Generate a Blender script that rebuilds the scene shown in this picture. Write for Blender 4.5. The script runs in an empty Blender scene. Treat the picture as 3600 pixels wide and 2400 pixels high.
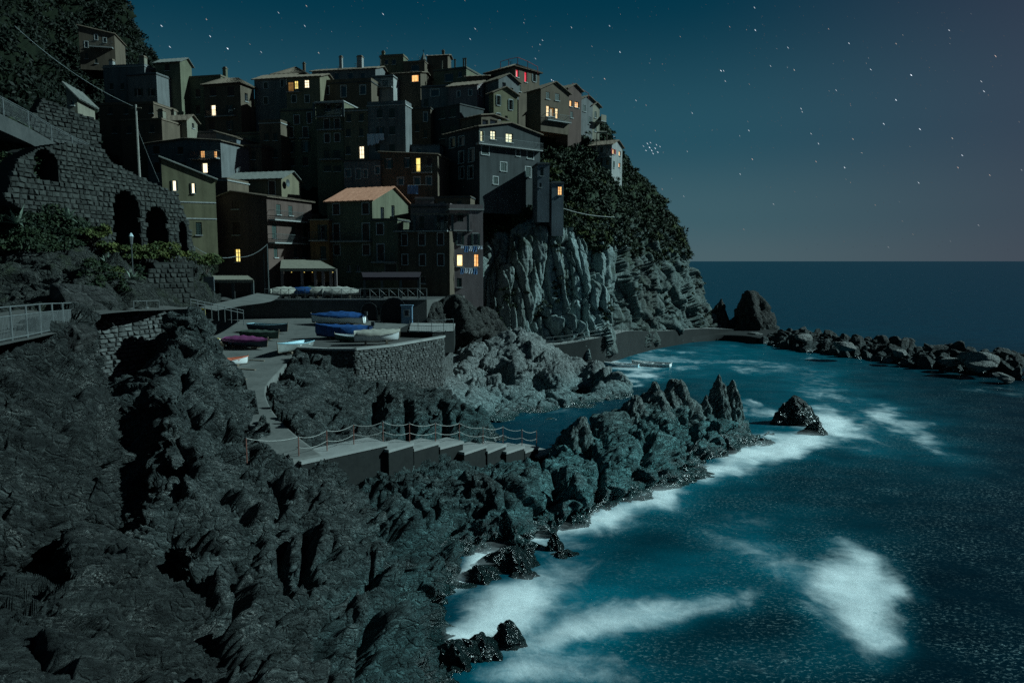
# A cliff-top village above a small harbour at night, lit by the moon.
import bpy, math, random
import numpy as np
from mathutils import Vector, Matrix, Euler

random.seed(7)
rng = np.random.default_rng(11)
scene = bpy.context.scene
col = scene.collection

# ------------------------------------------------------------------ camera
FPX = 2600.0                       # focal length in photograph pixels (3600 x 2400)
CAMZ = 14.0
TH = math.atan(282.0 / FPX)        # pitch down: the horizon stands at row 918
cam_d = bpy.data.cameras.new('camera')
cam = bpy.data.objects.new('camera', cam_d)
col.objects.link(cam)
cam.location = (0, 0, CAMZ)
cam.rotation_euler = (math.pi / 2 - TH, 0, 0)
cam_d.sensor_width = 36.0
cam_d.sensor_fit = 'HORIZONTAL'
cam_d.lens = 36.0 * FPX / 3600.0
cam_d.clip_start = 0.2
cam_d.clip_end = 90000.0
scene.camera = cam

# ------------------------------------------------------------------ sky
MOON = Vector((0.82, 0.04, 0.50)).normalized()     # towards the moon
world = bpy.data.worlds.new('World')
scene.world = world
world.use_nodes = True
wn, wl = world.node_tree.nodes, world.node_tree.links
wn.clear()
w_out = wn.new('ShaderNodeOutputWorld')
w_bg = wn.new('ShaderNodeBackground')
w_sky = wn.new('ShaderNodeTexSky')
w_sky.sky_type = 'NISHITA'
w_sky.sun_disc = False
w_sky.sun_elevation = math.asin(MOON.z)
w_sky.sun_rotation = math.atan2(MOON.x, MOON.y)
w_sky.altitude = 0
w_sky.dust_density = 1.2
w_sky.ozone_density = 2.0
w_tint = wn.new('ShaderNodeMix'); w_tint.data_type = 'RGBA'; w_tint.blend_type = 'MULTIPLY'
w_tint.inputs['Factor'].default_value = 1.0
w_tint.inputs[7].default_value = (0.13, 0.62, 0.80, 1)
wl.new(w_sky.outputs[0], w_tint.inputs[6])
w_tc = wn.new('ShaderNodeTexCoord')
w_sep = wn.new('ShaderNodeSeparateXYZ')
wl.new(w_tc.outputs['Generated'], w_sep.inputs[0])
# night air: deep blue overhead, pale towards the sea horizon
w_el = wn.new('ShaderNodeValToRGB')
w_el.color_ramp.interpolation = 'EASE'
cr = w_el.color_ramp.elements
cr[0].position = 0.0; cr[0].color = (0.068, 0.120, 0.140, 1)
cr[1].position = 1.0; cr[1].color = (0.0002, 0.012, 0.020, 1)
for p_, c_ in ((0.06, (0.046, 0.108, 0.134, 1)), (0.16, (0.018, 0.078, 0.112, 1)), (0.33, (0.0005, 0.034, 0.062, 1))):
    e_ = cr.new(p_); e_.color = c_
wl.new(w_sep.outputs[2], w_el.inputs[0])
# faint purple airglow away from the land
w_az = wn.new('ShaderNodeMapRange'); w_az.interpolation_type = 'SMOOTHSTEP'
w_az.inputs['From Min'].default_value = 0.18; w_az.inputs['From Max'].default_value = 0.85
w_az.inputs['To Max'].default_value = 1.0
wl.new(w_sep.outputs[0], w_az.inputs[0])
w_pur = wn.new('ShaderNodeMix'); w_pur.data_type = 'RGBA'
w_pur.inputs[7].default_value = (0.046, 0.040, 0.066, 1)
wl.new(w_az.outputs[0], w_pur.inputs['Factor'])
wl.new(w_el.outputs[0], w_pur.inputs[6])
w_sc = wn.new('ShaderNodeMix'); w_sc.data_type = 'RGBA'; w_sc.blend_type = 'ADD'
w_sc.inputs['Factor'].default_value = 0.0010
wl.new(w_pur.outputs[2], w_sc.inputs[6])
wl.new(w_tint.outputs[2], w_sc.inputs[7])
wl.new(w_sc.outputs[2], w_bg.inputs[0])
w_bg.inputs[1].default_value = 1.0
wl.new(w_bg.outputs[0], w_out.inputs[0])

# ------------------------------------------------------------------ moon
moon_d = bpy.data.lights.new('moon', 'SUN')
moon = bpy.data.objects.new('moon', moon_d)
col.objects.link(moon)
moon_d.energy = 4.8
moon_d.angle = math.radians(0.6)
moon_d.color = (0.64, 0.97, 1.0)
moon.rotation_euler = MOON.to_track_quat('Z', 'Y').to_euler()
moon.location = (60, -20, 90)

vs = scene.view_settings
vs.view_transform = 'Standard'
vs.look = 'None'
vs.exposure = 0.0
vs.gamma = 1.0
vs.use_curve_mapping = False
scene.cycles.use_denoising = False
scene.cycles.max_bounces = 5
scene.cycles.transparent_max_bounces = 12
scene.cycles.sample_clamp_indirect = 4.0

# ------------------------------------------------------------------ photograph pixel -> place
CT, ST = math.cos(TH), math.sin(TH)
def ray(px, py):
    c = (px - 1800.0) / FPX; r = (1200.0 - py) / FPX
    return Vector((c, CT + r * ST, -ST + r * CT))
def PY(px, py, Y):
    d = ray(px, py); return Vector((0, 0, CAMZ)) + d * (Y / d.y)
def PZ(px, py, z):
    d = ray(px, py); return Vector((0, 0, CAMZ)) + d * ((z - CAMZ) / d.z)
def proj(x, y, z):
    """world arrays -> photograph pixel arrays"""
    zz = z - CAMZ
    f = y * CT - zz * ST
    u = y * ST + zz * CT
    return 1800 + FPX * x / f, 1200 - FPX * u / f

# ------------------------------------------------------------------ scene helpers
MW = {}                                  # world matrix of every root and part
def thing(name, label, cat, loc=(0, 0, 0), rotz=0.0, group=None):
    o = bpy.data.objects.new(name, None)
    o.empty_display_size = 0.2
    col.objects.link(o)
    o.location = loc; o.rotation_euler = (0, 0, rotz)
    MW[o] = Matrix.Translation(Vector(loc)) @ Matrix.Rotation(rotz, 4, 'Z')
    tag(o, label, cat, group)
    return o
def tag(o, label=None, cat=None, group=None, kind=None):
    if label: o['label'] = label
    if cat: o['category'] = cat
    if group: o['group'] = group
    if kind: o['kind'] = kind
    return o
def mesh_np(name, v, f, smooth=False):
    """fast mesh from an (n,3) array and an (m,3|4) index array"""
    v = np.asarray(v, dtype=np.float32); f = np.asarray(f, dtype=np.int32)
    me = bpy.data.meshes.new(name)
    k = f.shape[1]
    me.vertices.add(len(v)); me.vertices.foreach_set('co', v.ravel())
    me.loops.add(f.size); me.loops.foreach_set('vertex_index', f.ravel())
    me.polygons.add(len(f))
    me.polygons.foreach_set('loop_start', np.arange(0, f.size, k, dtype=np.int32))
    me.polygons.foreach_set('loop_total', np.full(len(f), k, dtype=np.int32))
    if smooth:
        me.polygons.foreach_set('use_smooth', np.ones(len(f), dtype=bool))
    me.update(calc_edges=True)
    return me
def link(name, me, mat=None, parent=None, kind=None):
    o = bpy.data.objects.new(name, me)
    col.objects.link(o)
    if mat is not None and len(me.materials) == 0: me.materials.append(mat)
    if parent is not None:
        o.parent = parent; MW[o] = MW[parent]
    else:
        MW[o] = Matrix.Identity(4)
    if kind: o['kind'] = kind
    return o

class MB:
    """collects boxes, bars and tubes into one mesh"""
    def __init__(s): s.v = []; s.f = []
    def add(s, vs_, fs):
        n = len(s.v); s.v.extend([tuple(p) for p in vs_]); s.f.extend([tuple(i + n for i in q) for q in fs]); return s
    def quad(s, a, b, c, d): return s.add([a, b, c, d], [(0, 1, 2, 3)])
    def poly(s, pts): return s.add(pts, [tuple(range(len(pts)))])
    def box8(s, p):
        return s.add(p, [(0, 3, 2, 1), (4, 5, 6, 7), (0, 1, 5, 4), (1, 2, 6, 5), (2, 3, 7, 6), (3, 0, 4, 7)])
    def box(s, x0, x1, y0, y1, z0, z1):
        return s.box8([(x0, y0, z0), (x1, y0, z0), (x1, y1, z0), (x0, y1, z0), (x0, y0, z1), (x1, y0, z1), (x1, y1, z1), (x0, y1, z1)])
    def tube(s, pts, r, n=6, r2=None, cap=True):
        pts = [Vector(p) for p in pts]; m = len(pts); rings = []
        base = len(s.v)
        for i, p in enumerate(pts):
            t = (pts[min(i + 1, m - 1)] - pts[max(i - 1, 0)])
            t = t.normalized() if t.length > 1e-6 else Vector((0, 0, 1))
            a = t.cross(Vector((0, 0, 1)))
            if a.length < 1e-3: a = t.cross(Vector((1, 0, 0)))
            a.normalize(); b = t.cross(a)
            rr = r if r2 is None else r + (r2 - r) * i / max(1, m - 1)
            for k in range(n):
                an = 2 * math.pi * k / n
                s.v.append(tuple(p + a * (rr * math.cos(an)) + b * (rr * math.sin(an))))
        for i in range(m - 1):
            for k in range(n):
                k2 = (k + 1) % n
                s.f.append((base + i * n + k, base + i * n + k2, base + (i + 1) * n + k2, base + (i + 1) * n + k))
        if cap:
            s.f.append(tuple(base + k for k in range(n))); s.f.append(tuple(base + (m - 1) * n + k for k in reversed(range(n))))
        return s
    def prism(s, pts, off):
        """closed solid: polygon pts pushed by the vector off"""
        n = len(pts); off = Vector(off)
        a = [Vector(p) for p in pts]; b = [p + off for p in a]
        return s.add(a + b, [tuple(range(n)), tuple(range(2 * n - 1, n - 1, -1))] + [(i, i + n, (i + 1) % n + n, (i + 1) % n) for i in range(n)])
    def mesh(s, name):
        me = bpy.data.meshes.new(name); me.from_pydata(s.v, [], s.f); me.update(); return me
    def build(s, name, mat, parent=None, world=False, smooth=False, kind=None):
        me = bpy.data.meshes.new(name)
        v = s.v
        if world and parent is not None:
            inv = MW[parent].inverted(); v = [tuple(inv @ Vector(p)) for p in v]
        me.from_pydata(v, [], s.f); me.update()
        if smooth:
            for p in me.polygons: p.use_smooth = True
        return link(name, me, mat, parent, kind)

# ------------------------------------------------------------------ noise on arrays
_T = rng.random((64, 64, 64)).astype(np.float32)
def vnoise(p):
    p = p.astype(np.float32)
    i = np.floor(p).astype(np.int32); f = p - i
    f = f * f * f * (f * (f * 6 - 15) + 10)
    i0 = i & 63; i1 = (i + 1) & 63
    x, y, z = f[:, 0], f[:, 1], f[:, 2]
    def g(a, b, c): return _T[a, b, c]
    x0 = g(i0[:, 0], i0[:, 1], i0[:, 2]) * (1 - x) + g(i1[:, 0], i0[:, 1], i0[:, 2]) * x
    x1 = g(i0[:, 0], i1[:, 1], i0[:, 2]) * (1 - x) + g(i1[:, 0], i1[:, 1], i0[:, 2]) * x
    x2 = g(i0[:, 0], i0[:, 1], i1[:, 2]) * (1 - x) + g(i1[:, 0], i0[:, 1], i1[:, 2]) * x
    x3 = g(i0[:, 0], i1[:, 1], i1[:, 2]) * (1 - x) + g(i1[:, 0], i1[:, 1], i1[:, 2]) * x
    a = x0 * (1 - y) + x1 * y; b = x2 * (1 - y) + x3 * y
    return (a * (1 - z) + b * z) * 2 - 1
def fbm(p, o=5, gain=0.5, lac=2.03):
    s = np.zeros(len(p), np.float32); a = 1.0
    for k in range(o):
        s += a * vnoise(p + 17.3 * k); p = p * lac; a *= gain
    return s
def ridged(p, o=5, gain=0.55, lac=2.1):
    s = np.zeros(len(p), np.float32); a = 1.0
    for k in range(o):
        s += a * (1 - 2 * np.abs(vnoise(p + 9.7 * k))); p = p * lac; a *= gain
    return s
_J = rng.random((32, 32, 32, 3)).astype(np.float32)
_C = rng.random((32, 32, 32)).astype(np.float32)
_G = (rng.random((32, 32, 32, 3)).astype(np.float32) * 2 - 1)
def worley(p, facet=False):
    """F1, F2, a random number per cell (and the height of a tilted plane per cell)"""
    p = p.astype(np.float32)
    i = np.floor(p).astype(np.int32)
    d1 = np.full(len(p), 9.0, np.float32); d2 = d1.copy(); cid = np.zeros(len(p), np.float32); til = np.zeros(len(p), np.float32)
    for a in (-1, 0, 1):
        for b in (-1, 0, 1):
            for c in (-1, 0, 1):
                q = i + np.array([a, b, c], np.int32)
                w = q & 31
                j = _J[w[:, 0], w[:, 1], w[:, 2]]
                dv = q + j - p
                d = np.sqrt((dv * dv).sum(1))
                m = d < d1
                d2 = np.where(m, d1, np.minimum(d2, d))
                cid = np.where(m, _C[w[:, 0], w[:, 1], w[:, 2]], cid)
                if facet: til = np.where(m, (dv * _G[w[:, 0], w[:, 1], w[:, 2]]).sum(1), til)
                d1 = np.where(m, d, d1)
    return (d1, d2, cid, til) if facet else (d1, d2, cid)
def rotm(ax, ay, az):
    return np.array(Euler((math.radians(ax), math.radians(ay), math.radians(az))).to_matrix(), dtype=np.float32)

def rock_disp(P, big=1.0, foli=(25, 40, 20), cell=2.6, amp=1.0, fine=1.0):
    """scalar displacement of a jointed, foliated rock face at the points P"""
    R = rotm(*foli)
    q = P @ R.T
    w = np.stack([vnoise(P * 0.31 + 5), vnoise(P * 0.31 + 31), vnoise(P * 0.31 + 57)], 1)
    w2 = np.stack([vnoise(P * 1.3 + 5), vnoise(P * 1.3 + 31), vnoise(P * 1.3 + 57)], 1)
    d = big * 0.8 * fbm(P * 0.16, 3)
    # joint blocks: tilted planes with open cracks between them, three sizes
    for k, (cs, a_, cw, cd) in enumerate(((cell, 0.50, 0.05, 0.34), (cell * 0.42, 0.46, 0.06, 0.22), (cell * 0.19, 0.42, 0.09, 0.16))):
        qq = (q + 0.55 * w * (1, .7, .4, .2)[k] + 0.16 * w2) * np.array([0.72, 0.95, 1.3], np.float32) / cs + 11.3 * k
        f1, f2, c, t = worley(qq, True)
        m = 1.0 if k == 0 else np.clip(0.65 + 0.8 * vnoise(P * 0.5 + 40 * k), 0.1, 1.3)
        e = np.clip((f2 - f1) / (.10, .14, .20, .26)[k], 0, 1); e = e * e * (3 - 2 * e)
        d += amp * cs * m * (e * (0.36 * (c - 0.5) + a_ * t) - cd * np.exp(-(f2 - f1) / cw))
    # foliation: ledges like the edges of a stack of slates
    s_ = q[:, 2] * 2.3 + 1.3 * w[:, 0] + 0.35 * w2[:, 1] + 0.2 * q[:, 0]
    saw = s_ - np.floor(s_); saw = np.minimum(saw / 0.78, (1 - saw) / 0.22)
    s2 = q[:, 2] * 4.3 + 2.0 * w[:, 1] + 0.6 * w2[:, 0]
    saw2 = s2 - np.floor(s2); saw2 = np.minimum(saw2 / 0.75, (1 - saw2) / 0.25)
    msk = np.clip(0.45 + 1.0 * vnoise(P * 0.4 + 91), 0, 1)
    d += fine * msk * (0.30 * (saw - 0.5) + 0.12 * (saw2 - 0.5))
    d += fine * 0.13 * (1 - np.abs(vnoise(P * 1.7))) * ridged(q * np.array([1.2, 1.6, 3.0], np.float32) + 0.8 * w, 4)
    return d

def grid_faces(n, m, flip=False):
    """quads of an n x m vertex grid (index i*m+j)"""
    i, j = np.meshgrid(np.arange(n - 1), np.arange(m - 1), indexing='ij')
    a = (i * m + j).ravel(); b = a + 1; c = a + m + 1; d = a + m
    return np.stack([a, d, c, b] if flip else [a, b, c, d], 1)
def grid_normals(P):
    du = np.gradient(P, axis=0); dv = np.gradient(P, axis=1)
    n = np.cross(du, dv); n /= (np.linalg.norm(n, axis=2, keepdims=True) + 1e-9)
    return n
def cr_interp(ctrl, n):
    """Catmull-Rom along axis 0, n samples"""
    ctrl = np.asarray(ctrl, float); k = len(ctrl)
    t = np.linspace(0, k - 1, n); i = np.clip(np.floor(t).astype(int), 0, k - 2); f = (t - i)
    f = f.reshape((-1,) + (1,) * (ctrl.ndim - 1))
    g = lambda o: ctrl[np.clip(i + o, 0, k - 1)]
    p0, p1, p2, p3 = g(-1), g(0), g(1), g(2)
    return 0.5 * (2 * p1 + (p2 - p0) * f + (2 * p0 - 5 * p1 + 4 * p2 - p3) * f * f + (3 * p1 - p0 - 3 * p2 + p3) * f ** 3)
def loft(rows, n, m):
    """rows: list of rows of world points, all the same length -> (n, m, 3) smooth surface"""
    A = np.array([[tuple(p) for p in r] for r in rows], float)
    A = cr_interp(A, n)
    return cr_interp(A.transpose(1, 0, 2), m).transpose(1, 0, 2)
def rbf(ctrl, xs, ys, c=1.2):
    """height field through (x, y, z) control points"""
    C = np.asarray(ctrl, float); n = len(C)
    phi = lambda r2: -np.sqrt(r2 + c * c)
    D = ((C[:, None, :2] - C[None, :, :2]) ** 2).sum(2)
    A = np.zeros((n + 1, n + 1)); A[:n, :n] = phi(D) - 0.02 * np.eye(n); A[:n, n] = 1; A[n, :n] = 1
    b = np.zeros(n + 1); b[:n] = C[:, 2]
    w = np.linalg.solve(A, b)
    X, Y = np.meshgrid(xs, ys, indexing='ij')
    Zz = np.full(X.shape, w[n])
    for k in range(n):
        Zz += w[k] * phi((X - C[k, 0]) ** 2 + (Y - C[k, 1]) ** 2)
    return X, Y, Zz
# ------------------------------------------------------------------ materials
class NT:
    def __init__(s, name):
        s.m = bpy.data.materials.new(name); s.m.use_nodes = True
        s.t = s.m.node_tree; s.t.nodes.clear()
        s.out = s.n('ShaderNodeOutputMaterial')
        s.b = s.n('ShaderNodeBsdfPrincipled'); s.l(s.b.outputs[0], s.out.inputs[0])
    def n(s, k, **kw):
        x = s.t.nodes.new(k)
        for a, b in kw.items(): setattr(x, a, b)
        return x
    def l(s, a, b): s.t.links.new(a, b)
    def pos(s):
        return s.n('ShaderNodeNewGeometry').outputs['Position']
    def obj(s):
        return s.n('ShaderNodeTexCoord').outputs['Object']
    def mapping(s, v, scale=(1, 1, 1), rot=(0, 0, 0), loc=(0, 0, 0)):
        x = s.n('ShaderNodeMapping'); s.l(v, x.inputs[0])
        x.inputs['Scale'].default_value = scale; x.inputs['Rotation'].default_value = [math.radians(a) for a in rot]
        x.inputs['Location'].default_value = loc
        return x.outputs[0]
    def noise(s, v, scale, detail=6, rough=0.6, dist=0.0, col_=False):
        x = s.n('ShaderNodeTexNoise'); s.l(v, x.inputs['Vector'])
        x.inputs['Scale'].default_value = scale; x.inputs['Detail'].default_value = detail
        x.inputs['Roughness'].default_value = rough; x.inputs['Distortion'].default_value = dist
        return x.outputs[1 if col_ else 0]
    def vor(s, v, scale, feature='F1', out=0):
        x = s.n('ShaderNodeTexVoronoi'); x.feature = feature; s.l(v, x.inputs['Vector']); x.inputs['Scale'].default_value = scale
        return x.outputs[out]
    def ramp(s, v, stops, interp='LINEAR'):
        x = s.n('ShaderNodeValToRGB'); x.color_ramp.interpolation = interp; s.l(v, x.inputs[0])
        e = x.color_ramp.elements
        while len(e) > 1: e.remove(e[-1])
        for i, (p, c) in enumerate(stops):
            if not hasattr(c, '__len__'): c = (c, c, c)
            q = e[0] if i == 0 else e.new(p)
            q.position = p; q.color = (c[0], c[1], c[2], 1)
        return x.outputs[0]
    def mix(s, f, a, b, mode='MIX'):
        x = s.n('ShaderNodeMix'); x.data_type = 'RGBA'; x.blend_type = mode
        for i, v in ((0, f), (6, a), (7, b)):
            if hasattr(v, 'is_output'): s.l(v, x.inputs[i])
            elif hasattr(v, '__len__'): x.inputs[i].default_value = (v[0], v[1], v[2], 1)
            else: x.inputs[i].default_value = v if i == 0 else (v, v, v, 1)
        return x.outputs[2]
    def math(s, op, a, b=0.0, clamp=False):
        x = s.n('ShaderNodeMath'); x.operation = op; x.use_clamp = clamp
        for i, v in ((0, a), (1, b)):
            if hasattr(v, 'is_output'): s.l(v, x.inputs[i])
            else: x.inputs[i].default_value = v
        return x.outputs[0]
    def maprange(s, v, a, b, c=0.0, d=1.0, smooth=False):
        x = s.n('ShaderNodeMapRange'); s.l(v, x.inputs[0])
        if smooth: x.interpolation_type = 'SMOOTHSTEP'
        for i, q in zip((1, 2, 3, 4), (a, b, c, d)): x.inputs[i].default_value = q
        return x.outputs[0]
    def sep(s, v):
        x = s.n('ShaderNodeSeparateXYZ'); s.l(v, x.inputs[0]); return x.outputs
    def set(s, **kw):
        for k, v in kw.items():
            k = k.replace('_', ' ')
            i = s.b.inputs[k]
            if hasattr(v, 'is_output'): s.l(v, i)
            elif hasattr(v, '__len__'): i.default_value = (v[0], v[1], v[2], 1)
            else: i.default_value = v
        return s
    def bump(s, h, strength=0.5, dist=0.1, prev=None):
        x = s.n('ShaderNodeBump'); s.l(h, x.inputs['Height'])
        x.inputs['Strength'].default_value = strength; x.inputs['Distance'].default_value = dist
        if prev is not None: s.l(prev, x.inputs['Normal'])
        s.l(x.outputs[0], s.b.inputs['Normal'])
        return x.outputs[0]

def lerp3(a, b, t): return tuple(a[i] + (b[i] - a[i]) * t for i in range(3))

def rock_mat(name, dark, mid, light, foli=(25, 40, 20), wet=True, vein=0.6, sc=1.0, moss=0.0, wetz=(0.25, 1.7), pale_x=None, bs=0.55, cs=1.0):
    t = NT(name)
    P = t.pos()
    F = t.mapping(P, rot=foli)
    L = t.mapping(F, scale=(0.7 * sc, 1.0 * sc, 3.6 * sc))
    n1 = t.noise(P, 0.35 * sc, 5, 0.6)
    n2 = t.noise(L, 1.3, 11, 0.76, 0.35)
    c = t.ramp(n2, [(0.40, dark), (0.5, mid), (0.62, light)])
    c = t.mix(t.ramp(n1, [(0.32, 0.0), (0.68, 1.0)]), c, lerp3(mid, (0.16, 0.125, 0.09), 0.5), 'MIX') if False else t.mix(0.25, c, t.ramp(n1, [(0.3, lerp3(dark, mid, 0.6)), (0.7, lerp3(mid, light, 0.45))]))
    if pale_x is not None:      # moonlit tone of the reef, painted as a paler colour by position
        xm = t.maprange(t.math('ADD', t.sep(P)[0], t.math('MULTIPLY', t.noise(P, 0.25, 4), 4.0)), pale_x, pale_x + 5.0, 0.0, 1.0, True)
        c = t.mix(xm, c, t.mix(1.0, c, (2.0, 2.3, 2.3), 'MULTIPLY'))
    # pale quartz veins and chips
    v1 = t.noise(t.mapping(F, scale=(0.8 * sc, 0.8 * sc, 2.2 * sc)), 2.1, 9, 0.7, 1.6)
    vm = t.ramp(v1, [(0.486, 0.0), (0.5, 1.0), (0.514, 0.0)])
    v2 = t.noise(P, 0.9 * sc, 3)
    vm = t.math('MULTIPLY', vm, t.ramp(v2, [(0.5, 0.0), (0.68, vein)]))
    c = t.mix(vm, c, (0.50, 0.50, 0.47))
    if moss > 0:
        mm = t.ramp(t.noise(P, 0.5, 6, 0.7), [(0.5, 0.0), (0.66, moss)])
        c = t.mix(mm, c, (0.035, 0.05, 0.018))
    Fw = t.n('ShaderNodeVectorMath'); Fw.operation = 'ADD'; t.l(t.mapping(F, scale=(0.8, 1.0, 1.5)), Fw.inputs[0])
    nv = t.n('ShaderNodeVectorMath'); nv.operation = 'SCALE'; nv.inputs['Scale'].default_value = 0.35; t.l(t.noise(P, 1.5, 4, 0.6, 0, True), nv.inputs[0]); t.l(nv.outputs[0], Fw.inputs[1])
    cr1 = t.maprange(t.vor(Fw.outputs[0], 2.3 * sc * cs, 'DISTANCE_TO_EDGE'), 0.0, 0.10)
    cr2 = t.maprange(t.vor(Fw.outputs[0], 6.0 * sc * cs, 'DISTANCE_TO_EDGE'), 0.0, 0.12)
    fc1 = t.vor(Fw.outputs[0], 4.0 * sc * cs, 'F1')
    h = t.math('ADD', t.math('MULTIPLY', t.noise(L, 1.7, 11, 0.74, 0.4), 1.0), t.math('MULTIPLY', t.noise(P, 5 * sc, 9, 0.78), 0.35))
    h = t.math('ADD', h, t.math('ADD', t.math('MULTIPLY', cr1, 0.34), t.math('ADD', t.math('MULTIPLY', cr2, 0.09), t.math('MULTIPLY', fc1, -0.26))))
    rough = 0.86
    if wet:
        z = t.sep(P)[2]
        zz = t.math('ADD', z, t.math('MULTIPLY', t.math('SUBTRACT', t.noise(P, 0.6, 4), 0.5), 1.6))
        wm = t.maprange(zz, wetz[0], wetz[1], 1.0, 0.0, True)
        am = t.maprange(zz, wetz[1] - 0.6, wetz[1] + 2.2, 0.9, 0.0, True)     # cyan light near the water, painted into the rock colour
        c = t.mix(am, c, t.mix(1.0, c, (0.72, 1.40, 1.48) if name == 'shore_schist' else (0.82, 1.12, 1.16), 'MULTIPLY'))
        c = t.mix(wm, c, t.mix(0.6, t.mix(1.0, c, (0.30, 0.46, 0.46), 'MULTIPLY'), (0.012, 0.034, 0.034)))
        rough = t.maprange(wm, 0, 1, 0.86, 0.24)
        t.set(Specular_IOR_Level=t.maprange(wm, 0, 1, 0.25, 0.6))
    else:
        t.set(Specular_IOR_Level=0.25)
    t.set(Base_Color=c, Roughness=rough)
    t.bump(h, 1.0, bs)
    return t.m

M = {}
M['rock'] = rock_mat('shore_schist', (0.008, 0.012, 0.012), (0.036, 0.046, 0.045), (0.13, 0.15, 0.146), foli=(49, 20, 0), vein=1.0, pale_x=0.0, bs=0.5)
M['rock_near'] = rock_mat('vignette_dark_schist', (0.006, 0.008, 0.008), (0.024, 0.029, 0.028), (0.088, 0.098, 0.094), foli=(49, 20, 0), vein=0.9, wet=False)  # darker copy of the schist: corner vignette painted into the colour
M['rock_big'] = rock_mat('harbour_rock', (0.07, 0.08, 0.08), (0.18, 0.195, 0.19), (0.31, 0.32, 0.31), foli=(62, 12, 48), vein=0.3, wetz=(0.1, 1.0), bs=0.42, cs=0.38)
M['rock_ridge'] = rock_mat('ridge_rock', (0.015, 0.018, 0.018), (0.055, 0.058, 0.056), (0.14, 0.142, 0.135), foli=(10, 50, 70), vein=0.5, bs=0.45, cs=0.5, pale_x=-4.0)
M['rock_sea'] = rock_mat('wave_washed_rock', (0.006, 0.009, 0.009), (0.02, 0.024, 0.023), (0.06, 0.066, 0.063), foli=(40, 30, 10), vein=0.2, wetz=(1.2, 3.0))
M['rock_stack'] = rock_mat('sea_stack_rock', (0.012, 0.013, 0.012), (0.035, 0.036, 0.033), (0.085, 0.085, 0.077), foli=(70, 10, 30), vein=0.1, wetz=(0.0, 0.8), cs=0.5)
M['boulder'] = rock_mat('breakwater_stone', (0.018, 0.019, 0.018), (0.045, 0.047, 0.045), (0.10, 0.10, 0.096), foli=(20, 20, 20), vein=0.15, wetz=(0.1, 0.9), sc=0.8, cs=0.5)
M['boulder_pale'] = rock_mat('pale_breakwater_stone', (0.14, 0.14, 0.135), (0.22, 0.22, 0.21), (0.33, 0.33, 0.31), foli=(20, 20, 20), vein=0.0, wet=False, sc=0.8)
M['rock_left'] = rock_mat('hillside_rock', (0.012, 0.015, 0.014), (0.036, 0.040, 0.036), (0.085, 0.09, 0.082), foli=(60, 20, 0), vein=0.4, wet=False, moss=0.6)

def cliff_mat():
    t = NT('sea_cliff')
    P = t.pos()
    z = t.sep(P)[2]
    L = t.mapping(P, scale=(1.5, 1.5, 0.22), rot=(0, 6, 0))
    n2 = t.noise(L, 0.9, 9, 0.68, 0.5)
    c = t.ramp(n2, [(0.30, (0.085, 0.12, 0.12)), (0.48, (0.20, 0.26, 0.258)), (0.68, (0.34, 0.42, 0.415))])
    br = t.ramp(t.noise(t.mapping(P, scale=(1, 1, 0.35)), 0.12, 4, 0.6), [(0.42, 0.0), (0.62, 0.55)])
    c = t.mix(br, c, (0.085, 0.075, 0.058))
    gm = t.math('MULTIPLY', t.ramp(t.noise(P, 0.35, 7, 0.72), [(0.5, 0.0), (0.6, 0.85)]), t.maprange(z, 8, 20, 0.25, 1.0))
    gm = t.math('MAXIMUM', gm, t.math('MULTIPLY', t.maprange(t.math('ADD', z, t.math('MULTIPLY', t.noise(P, 0.3, 5), 5.0)), 20.5, 24.5, 0.0, 1.0, True), 0.92))
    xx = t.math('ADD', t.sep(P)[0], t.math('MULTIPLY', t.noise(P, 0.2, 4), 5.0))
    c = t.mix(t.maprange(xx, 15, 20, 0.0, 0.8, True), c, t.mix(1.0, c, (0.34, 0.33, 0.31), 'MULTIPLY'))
    c = t.mix(gm, c, (0.022, 0.036, 0.013))
    zz = t.math('ADD', z, t.math('MULTIPLY', t.noise(P, 0.4, 3), 1.5))
    wm = t.maprange(zz, 1.0, 3.4, 0.7, 0.0, True)
    c = t.mix(wm, c, (0.03, 0.034, 0.032))
    t.set(Base_Color=c, Roughness=0.88, Specular_IOR_Level=0.2)
    h = t.math('ADD', t.noise(L, 2.2, 10, 0.72, 0.5), t.math('MULTIPLY', t.noise(P, 2.5, 8, 0.7), 0.6))
    t.bump(h, 0.9, 0.35)
    return t.m
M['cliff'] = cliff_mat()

def soil_mat(name, a, b, sc=0.5):
    t = NT(name); P = t.pos()
    c = t.ramp(t.noise(P, sc, 8, 0.7), [(0.35, a), (0.65, b)])
    t.set(Base_Color=c, Roughness=0.95, Specular_IOR_Level=0.1)
    t.bump(t.noise(P, sc * 5, 8, 0.7), 1.0, 0.3)
    return t.m
M['soil'] = soil_mat('hill_soil', (0.008, 0.012, 0.007), (0.025, 0.027, 0.018))
M['hill'] = soil_mat('wooded_hill', (0.004, 0.007, 0.004), (0.011, 0.016, 0.008), 0.25)

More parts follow.
